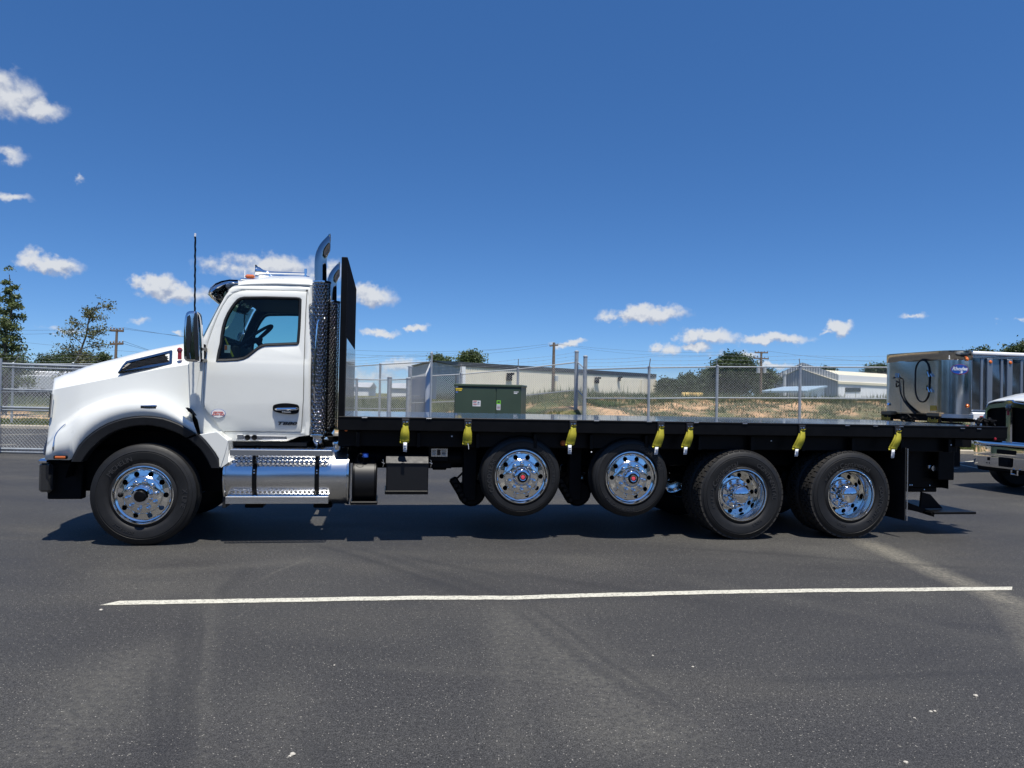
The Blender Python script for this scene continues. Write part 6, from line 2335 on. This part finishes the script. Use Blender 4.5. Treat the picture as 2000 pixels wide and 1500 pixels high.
# winch handle lump on the far corner
q = P(1927, 827, .35)
wn = MB()
rw_ = random.Random(5)
for k in range(6):
    c0_ = q + Vector((-.12 + .04 * k, .04 * (k % 3), -.02))
    wn.tube(smooth_open([c0_, c0_ + Vector((rw_.uniform(-.06, .06), .02, rw_.uniform(.03, .09))), c0_ + Vector((rw_.uniform(.02, .12), .03, rw_.uniform(.02, .09))), c0_ + Vector((rw_.uniform(.06, .14), .0, -.01))], 2), rw_.uniform(.012, .022), 7)
for k in range(3):
    wn.lathe([(0, -.03), (.022, -.028), (.026, 0), (.022, .03), (0, .03)], 10, o=(q.x - .10 + .09 * k, q.y + .01, q.z + .02), axis='x')
wn.tube([P(1914, 824, .3), P(1920, 818, .3), P(1932, 821, .3), P(1946, 822, .3)], .010, 6)
wn.build('hose_bundle', 'black_matte', truck)

# ---- bolt heads along the deck edge, with weld glints put in as bright bars
bl = [712, 838, 1165, 1268, 1360, 1455, 1655, 1710, 1760, 1880, 1912]
for px in bl:
    q = P(px, interp(px, [(687, 815.5), (1200, 822.5), (1760, 833), (1940, 838.5)]), -.025)
    MB().bbox((q.x - .03, -.031, q.z - .006), (q.x + .03, -.020, q.z + .004), .002).build('bolt_glint', 'brushed', truck)

# ================================================================== STRAPS HANGING FROM THE DECK
straps = [(792, 829, 863, 0, 0), (914, 831, 866, .0, -.02), (1119, 833, 868, -.05, -.03), (1290.5, 836, 872, -.08, -.05), (1347, 838, 872, -.08, -.05), (1566, 841, 876, -.12, -.08), (1753, 844, 877, -.12, -.1)]
labs = ['yellow ratchet strap loop on the deck edge above the black battery box', 'yellow ratchet strap loop without a white tag, second from the headboard', 'yellow ratchet strap loop above the gap between the two raised axles',
        'yellow ratchet strap loop hanging at the right shoulder of the second raised wheel', 'yellow ratchet strap loop between the second raised wheel and the first rear wheel', 'yellow ratchet strap loop between the two rear wheels',
        'last yellow ratchet strap loop beside the black mudflap']
for i, (px, y0_, y1_, ln, l2) in enumerate(straps):
    q = P(px, y0_, -.03)
    qb = P(px + ln * 120, y1_, -.03)
    root = empty('ratchet_strap', (0, 0, 0), parent=None, label=labs[i], cat='strap', group='yellow straps hanging from the deck edge')
    base = Matrix.Translation((0, Y0, 0)) @ Matrix.Rotation(TH, 4, 'Z') @ Matrix.Translation((q.x, -.03, q.z))
    root.matrix_world = base
    top = P(px, y0_ - 11, -.03).z - q.z
    lenz = q.z - qb.z
    hp_ = MB().bbox((-.040, -.012, -.03), (.040, .009, top), .003)
    hp_.build('hook_plate', 'letter_dark', root)
    for bx in (-.018, .010, .020):
        MB().lathe([(0, -.006), (.006, -.005), (.007, 0)], 10, o=(bx, -.012, top - .035)).build('bolt', 'chrome', root)
    # folded webbing: narrow at the ring, flaring to a fold at the bottom
    sw_ = ln * .5
    rowsS = []
    for k in range(13):
        f = k / 12
        hw = interp(f, [(0, .025), (.08, .029), (.2, .030), (.45, .040), (.7, .043), (1, .042)])
        x_ = sw_ * f ** 1.4
        yy = -.022 - .018 * math.sin(PI * min(1, f * 1.1))
        rowsS.append([Vector((x_ - hw, yy + .004, -lenz * f)), Vector((x_ - hw * .5, yy - .004 * math.sin(f * 5), -lenz * f - .003)), Vector((x_, yy - .003 + .003 * math.sin(f * 9), -lenz * f - .004)), Vector((x_ + hw * .5, yy - .004 * math.cos(f * 4), -lenz * f)), Vector((x_ + hw, yy + .003, -lenz * f + .003))])
    wb = MB().grid(rowsS, smooth=True)
    bk = [[v + Vector((-.004 - .010 * (k / 12), .024, .006)) for v in r_] for k, r_ in enumerate(rowsS)]
    wb.grid(bk, smooth=True, flip=True)
    wb.grid([rowsS[-1], [v + Vector((-.012, .014, -.014)) for v in rowsS[-1]], bk[-1]], smooth=True)
    wb.grid([bk[0], [v + Vector((.008, -.014, .014)) for v in rowsS[0]], rowsS[0]], smooth=True)
    wo_ = wb.build('webbing', 'yellow', root)
    add_solid(wo_, .004, 0)
    if i != 1:
        tg = MB()
        x_ = sw_ * 1.05 - (.0 if i == 0 else .012)
        th = .10 if i in (0, 2, 6) else .085
        tw = .019
        r_ = [[Vector((x_ - tw - .01 * f * (i > 2), -.03, -lenz - .005 - th * f)), Vector((x_ + tw - .01 * f * (i > 2), -.032, -lenz - .005 - th * f))] for f in np.linspace(0, 1, 4)]
        tg.grid(r_, smooth=True)
        to = tg.build('label_tag', 'tag_white', root)
        add_solid(to, .002, 0)
        for zz in (.35, .55, .62, .8):
            MB().box((x_ - tw * .75, -.0355, -lenz - .005 - th * zz - .004), (x_ + tw * .7, -.0335, -lenz - .005 - th * zz + .002)).build('tag_print', 'tag_ink', to)
    else:
        MB().tube([Vector((.0, -.03, -lenz)), Vector((.008, -.03, -lenz - .03)), Vector((.010, -.03, -lenz - .06))], .003, 5).build('strap_thread', 'tag_white', root)
# ================================================================== SILVER TRAILER AT THE RIGHT
tZ = 17.95
tc0 = W(1862, 800, tZ)
ta = R(13.5)
ux, uy = Vector((math.cos(ta), math.sin(ta), 0)), Vector((-math.sin(ta), math.cos(ta), 0))
trl = empty('trailer', (tc0.x, tc0.y, 0), ta, label='polished silver trailer with rounded nose and blue oval badge', cat='trailer')
TW, TT, TBt = 2.30, 2.905, 1.38
# plan of the nose, from the far corner round to the near side
plan = []
for a in np.linspace(-PI / 2, 0, 7):
    plan.append(Vector((.16 - .16 * math.cos(a), TW - .16 - .16 * math.sin(a), 0)))
plan = [Vector((.5, TW, 0))] + plan
for k in range(1, 9):
    plan.append(Vector((0, lerp(TW - .16, .46, k / 9), 0)))
for a in np.linspace(0, PI / 2, 16):
    plan.append(Vector((.46 - .46 * math.cos(a), .46 - .46 * math.sin(a), 0)))
plan.append(Vector((.52, 0, 0)))
al = [0]
for a, b in zip(plan, plan[1:]):
    al.append(al[-1] + (b - a).length)


def onplan(s, z, off=0):
    s = max(0, min(al[-1] - 1e-6, s))
    for i in range(len(plan) - 1):
        if al[i + 1] >= s:
            f = (s - al[i]) / (al[i + 1] - al[i])
            p = plan[i].lerp(plan[i + 1], f)
            d = (plan[i + 1] - plan[i]).normalized()
            nrm = Vector((d.y, -d.x, 0)) * -1
            nrm = nrm if nrm.x < .01 or nrm.y < 0 else -nrm
            if (p + nrm * .1 - Vector((1, 1.15, 0))).length < (p - Vector((1, 1.15, 0))).length:
                nrm = -nrm
            return Vector((p.x, p.y, z)) + nrm * off
    return plan[-1]


ns = np.linspace(0, al[-1], 60)
zs_ = [TBt, TBt + .03, 1.9, 2.3, TT - .24, TT - .235, TT - .04, TT]
bow = lambda s, z: .012 * math.sin(s * 3.1 + z * 2) * math.sin(z * 2.6 + s) * (1 if s < 2.2 else .4)
m_ = MB().grid([[onplan(s, z, bow(s, z)) for s in ns] for z in zs_], smooth=True)
m_.grid([[onplan(s, TT - .22, .004 + bow(s, TT)) for s in ns], [onplan(s, TT + .002, .014) for s in ns], [onplan(s, TT + .004, -.05) for s in ns]], smooth=True)
nosep = m_.build('nose_panel', 'polished', trl, sharp=60)
add_solid(nosep, .01, 0)
for s in (al[-1] - .02, 1.05, .55):
    MB().grid([[onplan(s - .012, z, .006) for z in (TBt, TT - .22)], [onplan(s, z, .012) for z in (TBt, TT - .22)], [onplan(s + .012, z, .006) for z in (TBt, TT - .22)]], smooth=True).build('panel_seam', 'brushed', nosep)
MB().add([(.05, .2, TT - .06), (.05, TW - .1, TT - .06), (8, TW - .05, TT - .08), (8, .05, TT - .08)], [(0, 1, 2, 3)]).build('tarp', 'black_matte', trl)


def tp(px, py, off=0):
    """image point on the front face or rounded corner of the trailer, as (arc length, height)"""
    best = None
    for s in np.linspace(0, al[-1], 240):
        q = onplan(s, 2, off)
        w = Vector((tc0.x, tc0.y, 0)) + ux * q.x + uy * q.y
        d = w - CAM
        z_ = d.dot(cF)
        x_ = 1000 + FPX * d.dot(cR) / z_
        if best is None or abs(x_ - px) < best[0]:
            best = (abs(x_ - px), s, w)
    d = ray(px, py)
    w = best[2]
    k = (w.y) / d.y
    return best[1], HC + d.z * k


def tloc(px, py, off=0):
    s, z = tp(px, py, off)
    return onplan(s, z, off)


# oval access door gasket, latches
ov_ = [(1785, 745), (1785, 722), (1788, 711), (1794, 704.5), (1800, 703.5), (1806, 706), (1811, 714), (1812.5, 728), (1812.5, 762), (1811, 774), (1806, 783), (1800, 785.5), (1793, 783), (1787, 773), (1785, 760)]
gk = [tloc(a, b, .012) for a, b in ov_]
gk = smooth_poly(gk, 1)
dg_ = MB().tube(gk + [gk[0]], .016, 8, caps=False).build('door_gasket', 'rubber', trl)
MB().add([tloc(a, b, .006) for a, b in ov_], [list(range(len(ov_)))]).build('access_door', 'polished', dg_)
for (px, py) in ((1808.5, 726), (1809, 756)):
    MB().tube([tloc(px, py, .05), tloc(px + 3, py + 8, .05), tloc(px + 4, py + 10, .05)], .014, 6).tube([tloc(px - .5, py - 3, .02), tloc(px - .5, py + 6, .02)], .02, 6).tube([tloc(px + 6, py + 4, .03), tloc(px + 9, py + 10, .03)], .012, 6).build('door_latch', 'chrome', trl)
# air and power hoses
for h_ in ([(1746, 733), (1740, 737), (1736, 746), (1737, 758), (1741, 768), (1738, 780), (1734, 795), (1736, 806), (1742, 813), (1748, 818)],
           [(1743, 737), (1746, 750), (1748, 758), (1742, 770), (1738, 778), (1736, 790)],
           [(1749, 733), (1754, 736), (1755, 748), (1756, 765), (1760, 776), (1768, 787), (1776, 797), (1788, 808)],
           [(1747, 733), (1749, 745), (1748, 755), (1754, 768), (1762, 781), (1772, 794), (1786, 809)]):
    MB().tube(smooth_open([tloc(a, b, .05 + .02 * math.sin(i)) for i, (a, b) in enumerate(h_)], 2), .018, 7).build('air_hose', 'rubber', trl)
for px in (1743.5, 1748, 1752):
    MB().tube([tloc(px, 729, .02), tloc(px, 738, .04)], .012, 6).build('hose_hook', 'brushed', trl)
MB().tube([tloc(1733.5, 789, .05), tloc(1733, 797, .05)], .035, 8).build('hose_coupling', 'chrome', trl)
# marker lamps
for (px, py) in ((1885.6, 701.6), (1888, 793)):
    q = tloc(px, py, .01)
    MB().lathe([(0, -.03), (.03, -.026), (.042, -.014), (.046, 0)], 18, o=tuple(q)).build('marker_lamp', 'amber', trl)
for z_ in (696, 700.5):
    q = tloc(1851.5, z_, .01)
    MB().lathe([(0, -.015), (.015, -.012), (.018, 0)], 10, o=tuple(q)).build('rivet_light', 'tag_white', trl)
q = [tloc(a, b, .012) for a, b in ((1815, 792), (1827, 792), (1828, 802), (1815, 802))]
MB().add(q, [(0, 1, 2, 3)]).build('caution_plate', 'gold_letter', trl)
q = [tloc(a, b, .012) for a, b in ((1747, 785), (1753.5, 785), (1753.5, 788.5), (1747, 788.5))]
MB().add(q, [(0, 1, 2, 3)]).build('serial_plate', 'letter_dark', trl)
# blue oval badge with the word Rhodes and a road
sc0, zc0 = tp(1872, 721.5)


def ell(rx, rz_, off, mm, name, parent, dz=0):
    pts = [onplan(sc0 + rx * math.cos(a), zc0 + dz + rz_ * math.sin(a), off) for a in np.linspace(0, 2 * PI, 41)[:-1]]
    c_ = onplan(sc0, zc0 + dz, off)
    return MB().add([c_] + pts, [(0, k + 1, (k + 1) % 40 + 1) for k in range(40)]).build(name, mm, parent)


mat('badge_blue', (.015, .09, .42), .3, coat=.4)
mat('badge_red', (.5, .03, .06), .4)
bdg = ell(.185, .118, .014, 'badge_red', 'oval_badge', trl)
ell(.175, .108, .017, 'badge_blue', 'badge_field', bdg, .004)
mb = MB()
tm_ = text_mesh('Rhodes', .115, .0, shear=.25, bev=.004)
mb.add([onplan(sc0 + v.co.x * .88, zc0 + .015 + v.co.z, .021) for v in tm_.vertices], [list(p.vertices) for p in tm_.polygons])
rd = [(-.02, -.095), (.045, -.09), (.065, -.055), (.03, -.03), (.10, -.035), (.16, -.06), (.10, -.045), (.05, -.04), (.02, -.045), (-.10, -.03), (-.155, -.05), (-.08, -.022), (.0, -.03), (.03, -.055), (.012, -.075)]
mb.add([onplan(sc0 + a, zc0 + b, .0215) for a, b in rd[:4] + rd[12:]], [(0, 1, 2, 3, 4, 5, 6)])
mb.build('badge_letters', 'tag_white', bdg)
# sides: posts, panels, top rail
LEN = 8.0
for side in (0, 1):
    yy = lambda d: (-d if side == 0 else TW + d)
    MB().bbox((.50, min(yy(.03), yy(-.05)), TT - .10), (LEN, max(yy(.03), yy(-.05)), TT - .005), .03).build('top_rail', 'white_wall', trl)
    MB().bbox((.52, min(yy(.012), yy(-.04)), TT - .135), (LEN, max(yy(.012), yy(-.04)), TT - .118), .004).build('rail_strip', 'brushed', trl)
    MB().bbox((.52, min(yy(.012), yy(-.04)), TT - .165), (LEN, max(yy(.012), yy(-.04)), TT - .150), .004).build('rail_strip', 'brushed', trl)
    MB().bbox((.50, min(yy(.02), yy(-.05)), TBt - .02), (LEN, max(yy(.02), yy(-.05)), TBt + .14), .02).build('bottom_rail', 'brushed', trl)
    pn = np.linspace(.52, LEN, 120)
    MB().grid([[Vector((x_, yy(-.03 + .012 * math.sin(x_ * 5 + z_ * 3) * math.sin(z_ * 4)), z_)) for x_ in pn] for z_ in np.linspace(TBt + .1, TT - .1, 9)], smooth=True).build('side_panel', 'trailer_panel', trl)
    k = 0
    x_ = .93
    while x_ < LEN:
        MB().bbox((x_, min(yy(.025), yy(-.04)), TBt + .14), (x_ + .15, max(yy(.025), yy(-.04)), TT - .17), .012).build('side_post', 'trailer_post', trl)
        MB().bbox((x_ - .16, min(yy(-.005), yy(-.04)), TBt + .14), (x_ - .09, max(yy(-.005), yy(-.04)), TT - .17), .008).build('side_rib', 'trailer_post', trl)
        MB().lathe([(0, -.03), (.028, -.026), (.038, -.014), (.042, 0)] if side == 0 else [(.042, 0), (.038, .014), (.028, .026), (0, .03)], 18, o=(x_ + .075, yy(.026), TT - .25)).build('marker_lamp', 'amber', trl)
        x_ += .575
# white fender box with red lamp
MB().add([(.50, -.06, 1.43), (.98, -.06, 1.43), (.98, -.06, 1.30), (.50, -.06, 1.30), (.52, .20, 1.60), (.86, .20, 1.60), (1.0, .3, 1.43), (1.0, .3, 1.30), (.50, .3, 1.30)], [(3, 2, 1, 0), (0, 1, 5, 4), (1, 6, 5), (1, 2, 7, 6), (3, 0, 4, 8)]).build('toolbox', 'white_wall', trl)
MB().bbox((.68, -.068, 1.335), (.80, -.058, 1.375), .004).build('tail_lamp', 'red', trl)
# under the nose
MB().bbox((.05, .12, TBt - .16), (LEN, TW - .12, TBt - .01), .02).build('chassis', 'black_matte', trl)
for (y0_, y1_, lab) in ((.32, .70, 0), (1.92, 2.28, 1)):
    g_ = MB().bbox((-.10, y0_, 1.12), (-.02, y1_, TBt - .04), .006).build('guard_plate', 'black_matte', trl)
    MB().bbox((-.105, y0_ - .01, TBt - .038), (.1, y1_ + .01, TBt + .05), .006).build('guard_top', 'brown_top', g_)
    me = text_mesh('Rhodes', .15, .002, shear=.2, bev=.003)
    MB().mesh(me, Matrix.Translation((-.108, (y0_ + y1_) / 2, TBt - .135)) @ Matrix.Rotation(-PI / 2, 4, 'Z') @ Matrix.Scale(.72, 4, (1, 0, 0))).build('guard_lettering', 'gold_letter', g_)
a0_, a1_ = tloc(1836, 806, .05), tloc(1886, 806, .05)
dpz = TBt + .02
rws_ = [[onplan(s, z, o_) for s in np.linspace(tp(1836, 806)[0], al[-1] - .02, 16)] for z, o_ in ((dpz - .0, .01), (dpz, .07), (dpz - .085, .07))]
MB().grid(rws_, smooth=True).build('tread_plate_step', 'tread_plate', trl, sharp=30)
for (x_, y_) in ((1.6, .5), (1.6, TW - .5)):
    MB().bbox((x_ - .06, y_ - .06, .9), (x_ + .06, y_ + .06, TBt - .1), .01).build('landing_leg', 'brushed', trl)
MB().lathe([(0, -.1), (.3, -.08), (.45, 0)], 16, o=(.8, TW / 2, TBt - .2), axis='z').build('coupler_plate', 'black_matte', trl)
hb_ = MB()
rw_ = random.Random(9)
for k in range(9):
    c0_ = Vector((-.10, 1.5 - .05 * k, 1.18 + .03 * (k % 3)))
    hb_.tube(smooth_open([c0_, c0_ + Vector((-.08, rw_.uniform(-.06, .06), rw_.uniform(.04, .12))), c0_ + Vector((-.10, rw_.uniform(-.12, .02), rw_.uniform(.0, .12))), c0_ + Vector((-.02, rw_.uniform(-.14, -.06), .0))], 2), rw_.uniform(.012, .022), 6)
hb_.tube([(-.2, 1.3, 1.3), (-.22, 1.2, 1.38), (-.2, 1.12, 1.3), (-.2, 1.15, 1.2)], .015, 6)
hb_.build('hose_manifold', 'black_matte', trl)
for x_ in (5.2, 6.5):
    for y_ in (.15, TW - .15):
        w_ = empty('wheel', (x_, y_, .5), 0 if y_ < 1 else PI, parent=trl)
        MB().lathe([(.28, .01), (.32, 0), (.45, .0), (.49, .04), (.5, .08), (.5, .24), (.45, .28), (.28, .28)], 40).build('tyre', 'rubber', w_)
        MB().lathe([(.285, .02), (.27, .08), (.2, .12), (.12, .10), (.1, .02), (0, .01)], 32).build('rim', 'chrome', w_)
    MB().tube([(x_, .3, .5), (x_, TW - .3, .5)], .07, 10).build('axle', 'black_matte', trl)
    MB().bbox((x_ - .3, .5, .6), (x_ + .3, TW - .5, TBt - .1), .02).build('suspension', 'black_matte', trl)

# ================================================================== SECOND WHITE TRUCK AT THE RIGHT EDGE
t2a = R(10)
t2 = empty('truck', (9.31, 14.39, 0), t2a, label='second white truck with chrome bumper cut by the right edge', cat='truck')
# bumper, wings swept back
bp_ = []
for y in (-1.10, -1.0, -.80, -.62, -.3, 0, .3, .62, .80, 1.0, 1.10):
    a = abs(y)
    bp_.append((0.0 if a <= .62 else (.25 if a >= 1.1 else (a - .62) ** 1.1 * .42), y))
brs = [[Vector((x + dx, y, z)) for x, y in bp_] for dx, z in ((.08, .86), (.0, .85), (-.015, .84), (-.02, .70), (-.02, .685), (.0, .675), (.0, .66), (-.01, .655), (-.015, .48), (.0, .45), (.08, .44))]
bb = MB().grid(brs, smooth=True).build('front_bumper', 'chrome', t2, sharp=30)
add_solid(bb, .008, 0)
MB().bbox((-.03, -.20, .715), (-.01, .26, .80), .01).build('bumper_slot', 'black_matte', bb)
MB().bbox((-.05, -.10, .48), (-.01, .20, .655), .015).bbox((-.06, -.06, .50), (-.02, .05, .60), .01).build('radar_unit', 'black_matte', bb)
for (y_, z_, s_) in ((.46, .60, .03), (.50, .52, .012), (.44, .52, .012), (.52, .79, .016), (-.46, .60, .03)):
    MB().bbox((-.022, y_ - s_, z_ - s_), (-.008, y_ + s_, z_ + s_), .003).build('bumper_hole', 'black_matte', bb)
for s_ in (-1, 1):
    y_ = -.24 * 1 if s_ < 0 else .9
MB().tube([(-.03, -.10, .44), (-.03, -.10, .36), (-.03, -.24, .36), (-.03, -.24, .44)], .018, 8).build('tow_loop', 'chrome', bb)
MB().bbox((.1, -.9, .36), (.7, .9, .84), .03).build('frame_front', 'black_matte', t2)
# chrome bar above the bumper
MB().tube([(.18, 1.06, .93), (.04, .80, .92), (-.02, .55, .90), (-.02, -.55, .90), (.04, -.80, .92), (.18, -1.06, .93)], .035, 10).build('chrome_bar', 'chrome', t2)
# grille surround
gy = .56
sec = [(-gy - .02, .92), (-gy, 1.58), (-gy + .10, 1.655), (-.12, 1.70), (-.06, 1.74), (.06, 1.74), (.12, 1.70), (gy - .10, 1.655), (gy, 1.58), (gy + .02, .92)]
inn_ = [(-gy + .035, .95), (-gy + .045, 1.52), (-gy + .12, 1.57), (-.12, 1.60), (-.06, 1.60), (.06, 1.60), (.12, 1.60), (gy - .12, 1.57), (gy - .045, 1.52), (gy - .035, .95)]
gm_ = MB().grid([[Vector((.12, y, z)) for y, z in sec], [Vector((.01, y, z)) for y, z in sec], [Vector((-.012, y * .985, z - .012)) for y, z in sec], [Vector((-.012, y, z)) for y, z in inn_], [Vector((.04, y, z)) for y, z in inn_]], smooth=True)
gs_ = gm_.build('grille_surround', 'chrome', t2, sharp=40)
MB().bbox((-.02, -.07, .93), (.03, .07, 1.66), .02).build('grille_post', 'chrome', gs_)
MB().bbox((-.01, -gy, .90), (.06, gy, .955), .02).build('grille_sill', 'chrome', gs_)
MB().box((.05, -gy + .03, .93), (.09, gy - .03, 1.60)).build('grille_opening', 'black_matte', gs_)
gl_ = MB()
for k in range(26):
    for s_ in (-1, 1):
        y_ = s_ * (.09 + .018 * k)
        gl_.tube([(.045, y_, .95), (.045, y_, 1.56)], .0035, 4, caps=False)
gl_.build('grille_mesh', 'black_paint', gs_, kind='stuff')
em_ = MB().lathe([(0, -.02), (.035, -.016), (.042, 0), (.042, .02)], 20, axis='x', o=(-.025, 0, 1.58))
em_.bbox((-.04, -.02, 1.45), (-.01, .02, 1.56), .008).build('emblem', 'red', gs_)
MB().lathe([(0, -.024), (.042, -.020), (.05, -.01), (.062, -.005), (.068, .0)], 20, axis='x', o=(-.022, 0, 1.58)).build('emblem_ring', 'gloss_black', gs_)
# bonnet
hb_rows = []
for x, hw, zt, zs2, fw in ((.02, .56, 1.72, 1.60, .60), (.06, .60, 1.745, 1.62, .80), (.25, .66, 1.79, 1.60, 1.02), (.6, .70, 1.87, 1.58, 1.16), (1.0, .74, 1.93, 1.58, 1.20), (1.5, .80, 2.00, 1.60, 1.18), (1.95, .86, 2.06, 1.64, 1.05)):
    half = [(0, zt), (hw * .35, zt - .004), (hw * .7, zt - .02), (hw * .92, zt - .055), (hw, zt - .11), (hw + .03, zs2 - .12), (fw * .86 + .08, zs2 - .34), (fw, zs2 - .46), (fw + .01, 1.02), (fw, .95)]
    hb_rows.append([Vector((x, -y, z)) for y, z in half[::-1]] + [Vector((x, y, z)) for y, z in half[1:]])
hd2 = MB().grid(hb_rows, smooth=True).build('bonnet', 'white_paint', t2, sharp=60, recalc=True)
add_solid(hd2, .01, 0)
# arches: dark inner, wheels, cab
MB().bbox((.1, -.62, .6), (2.2, .62, 1.5), .05).build('engine_bay', 'black_matte', t2)
for s_ in (-1, 1):
    w_ = empty('wheel', (1.02, 1.13 * s_, .52), PI if s_ > 0 else 0, parent=t2)
    MB().lathe([(.28, .01), (.32, 0), (.46, .0), (.50, .03), (.52, .08), (.52, .24), (.46, .29), (.28, .29)], 44).build('tyre', 'rubber', w_)
    MB().lathe([(.285, .02), (.27, .05), (.18, .03), (.12, .0), (.1, -.05), (0, -.06)], 32).build('rim', 'chrome', w_)
    hl = MB().bbox((.06, .62 * s_ - .0, 1.18), (.2, (.92) * s_, 1.38), .04).build('headlamp', 'chrome', t2)
    MB().bbox((.045, .64 * s_, 1.2), (.08, .9 * s_, 1.36), .02).build('lens', 'tag_white', hl)
MB().bbox((1.9, -1.02, .95), (3.9, 1.02, 1.95), .05).build('cab', 'white_paint', t2)
cr_ = [[Vector((x, y, z)) for x, y, z in ((x0, -w, z0), (x0 - .1 * (z0 > 2), 0, z0), (x0, w, z0))] for x0, w, z0 in ((2.0, .95, 1.95), (2.25, .92, 2.35), (2.5, .88, 2.7))]
MB().grid(cr_, smooth=True).build('windscreen', 'cab_glass', t2)
MB().bbox((2.48, -.92, 2.68), (3.85, .92, 2.85), .06).build('roof', 'white_paint', t2)
MB().bbox((3.75, -.98, 1.9), (3.88, .98, 2.7), .03).build('rear_wall', 'white_paint', t2)
for s_ in (-1, 1):
    MB().add([(2.05, .98 * s_, 1.93), (3.78, .98 * s_, 1.93), (3.78, .9 * s_, 2.7), (2.52, .9 * s_, 2.7)], [(0, 1, 2, 3)]).build('side_window', 'cab_glass', t2)
    MB().tube([(2.02, .97 * s_, 1.93), (2.5, .9 * s_, 2.7)], .04, 8).build('pillar', 'white_paint', t2)
MB().bbox((2.1, -.5, 1.3), (3.7, .5, 2.3), .1).build('seat', 'interior', t2)
MB().bbox((2.2, -.5, .65), (8.2, .5, .95), .02).build('frame_rail', 'black_matte', t2)
for x_ in (6.0, 7.3):
    for s_ in (-1, 1):
        w_ = empty('wheel', (x_, 1.15 * s_, .52), PI if s_ > 0 else 0, parent=t2)
        MB().lathe([(.28, .01), (.32, 0), (.46, .0), (.50, .03), (.52, .08), (.52, .55), (.46, .6), (.28, .6)], 40).build('tyre', 'rubber', w_)
        MB().lathe([(.285, .02), (.26, .18), (.18, .2), (.12, .1), (0, .08)], 28).build('rim', 'chrome', w_)
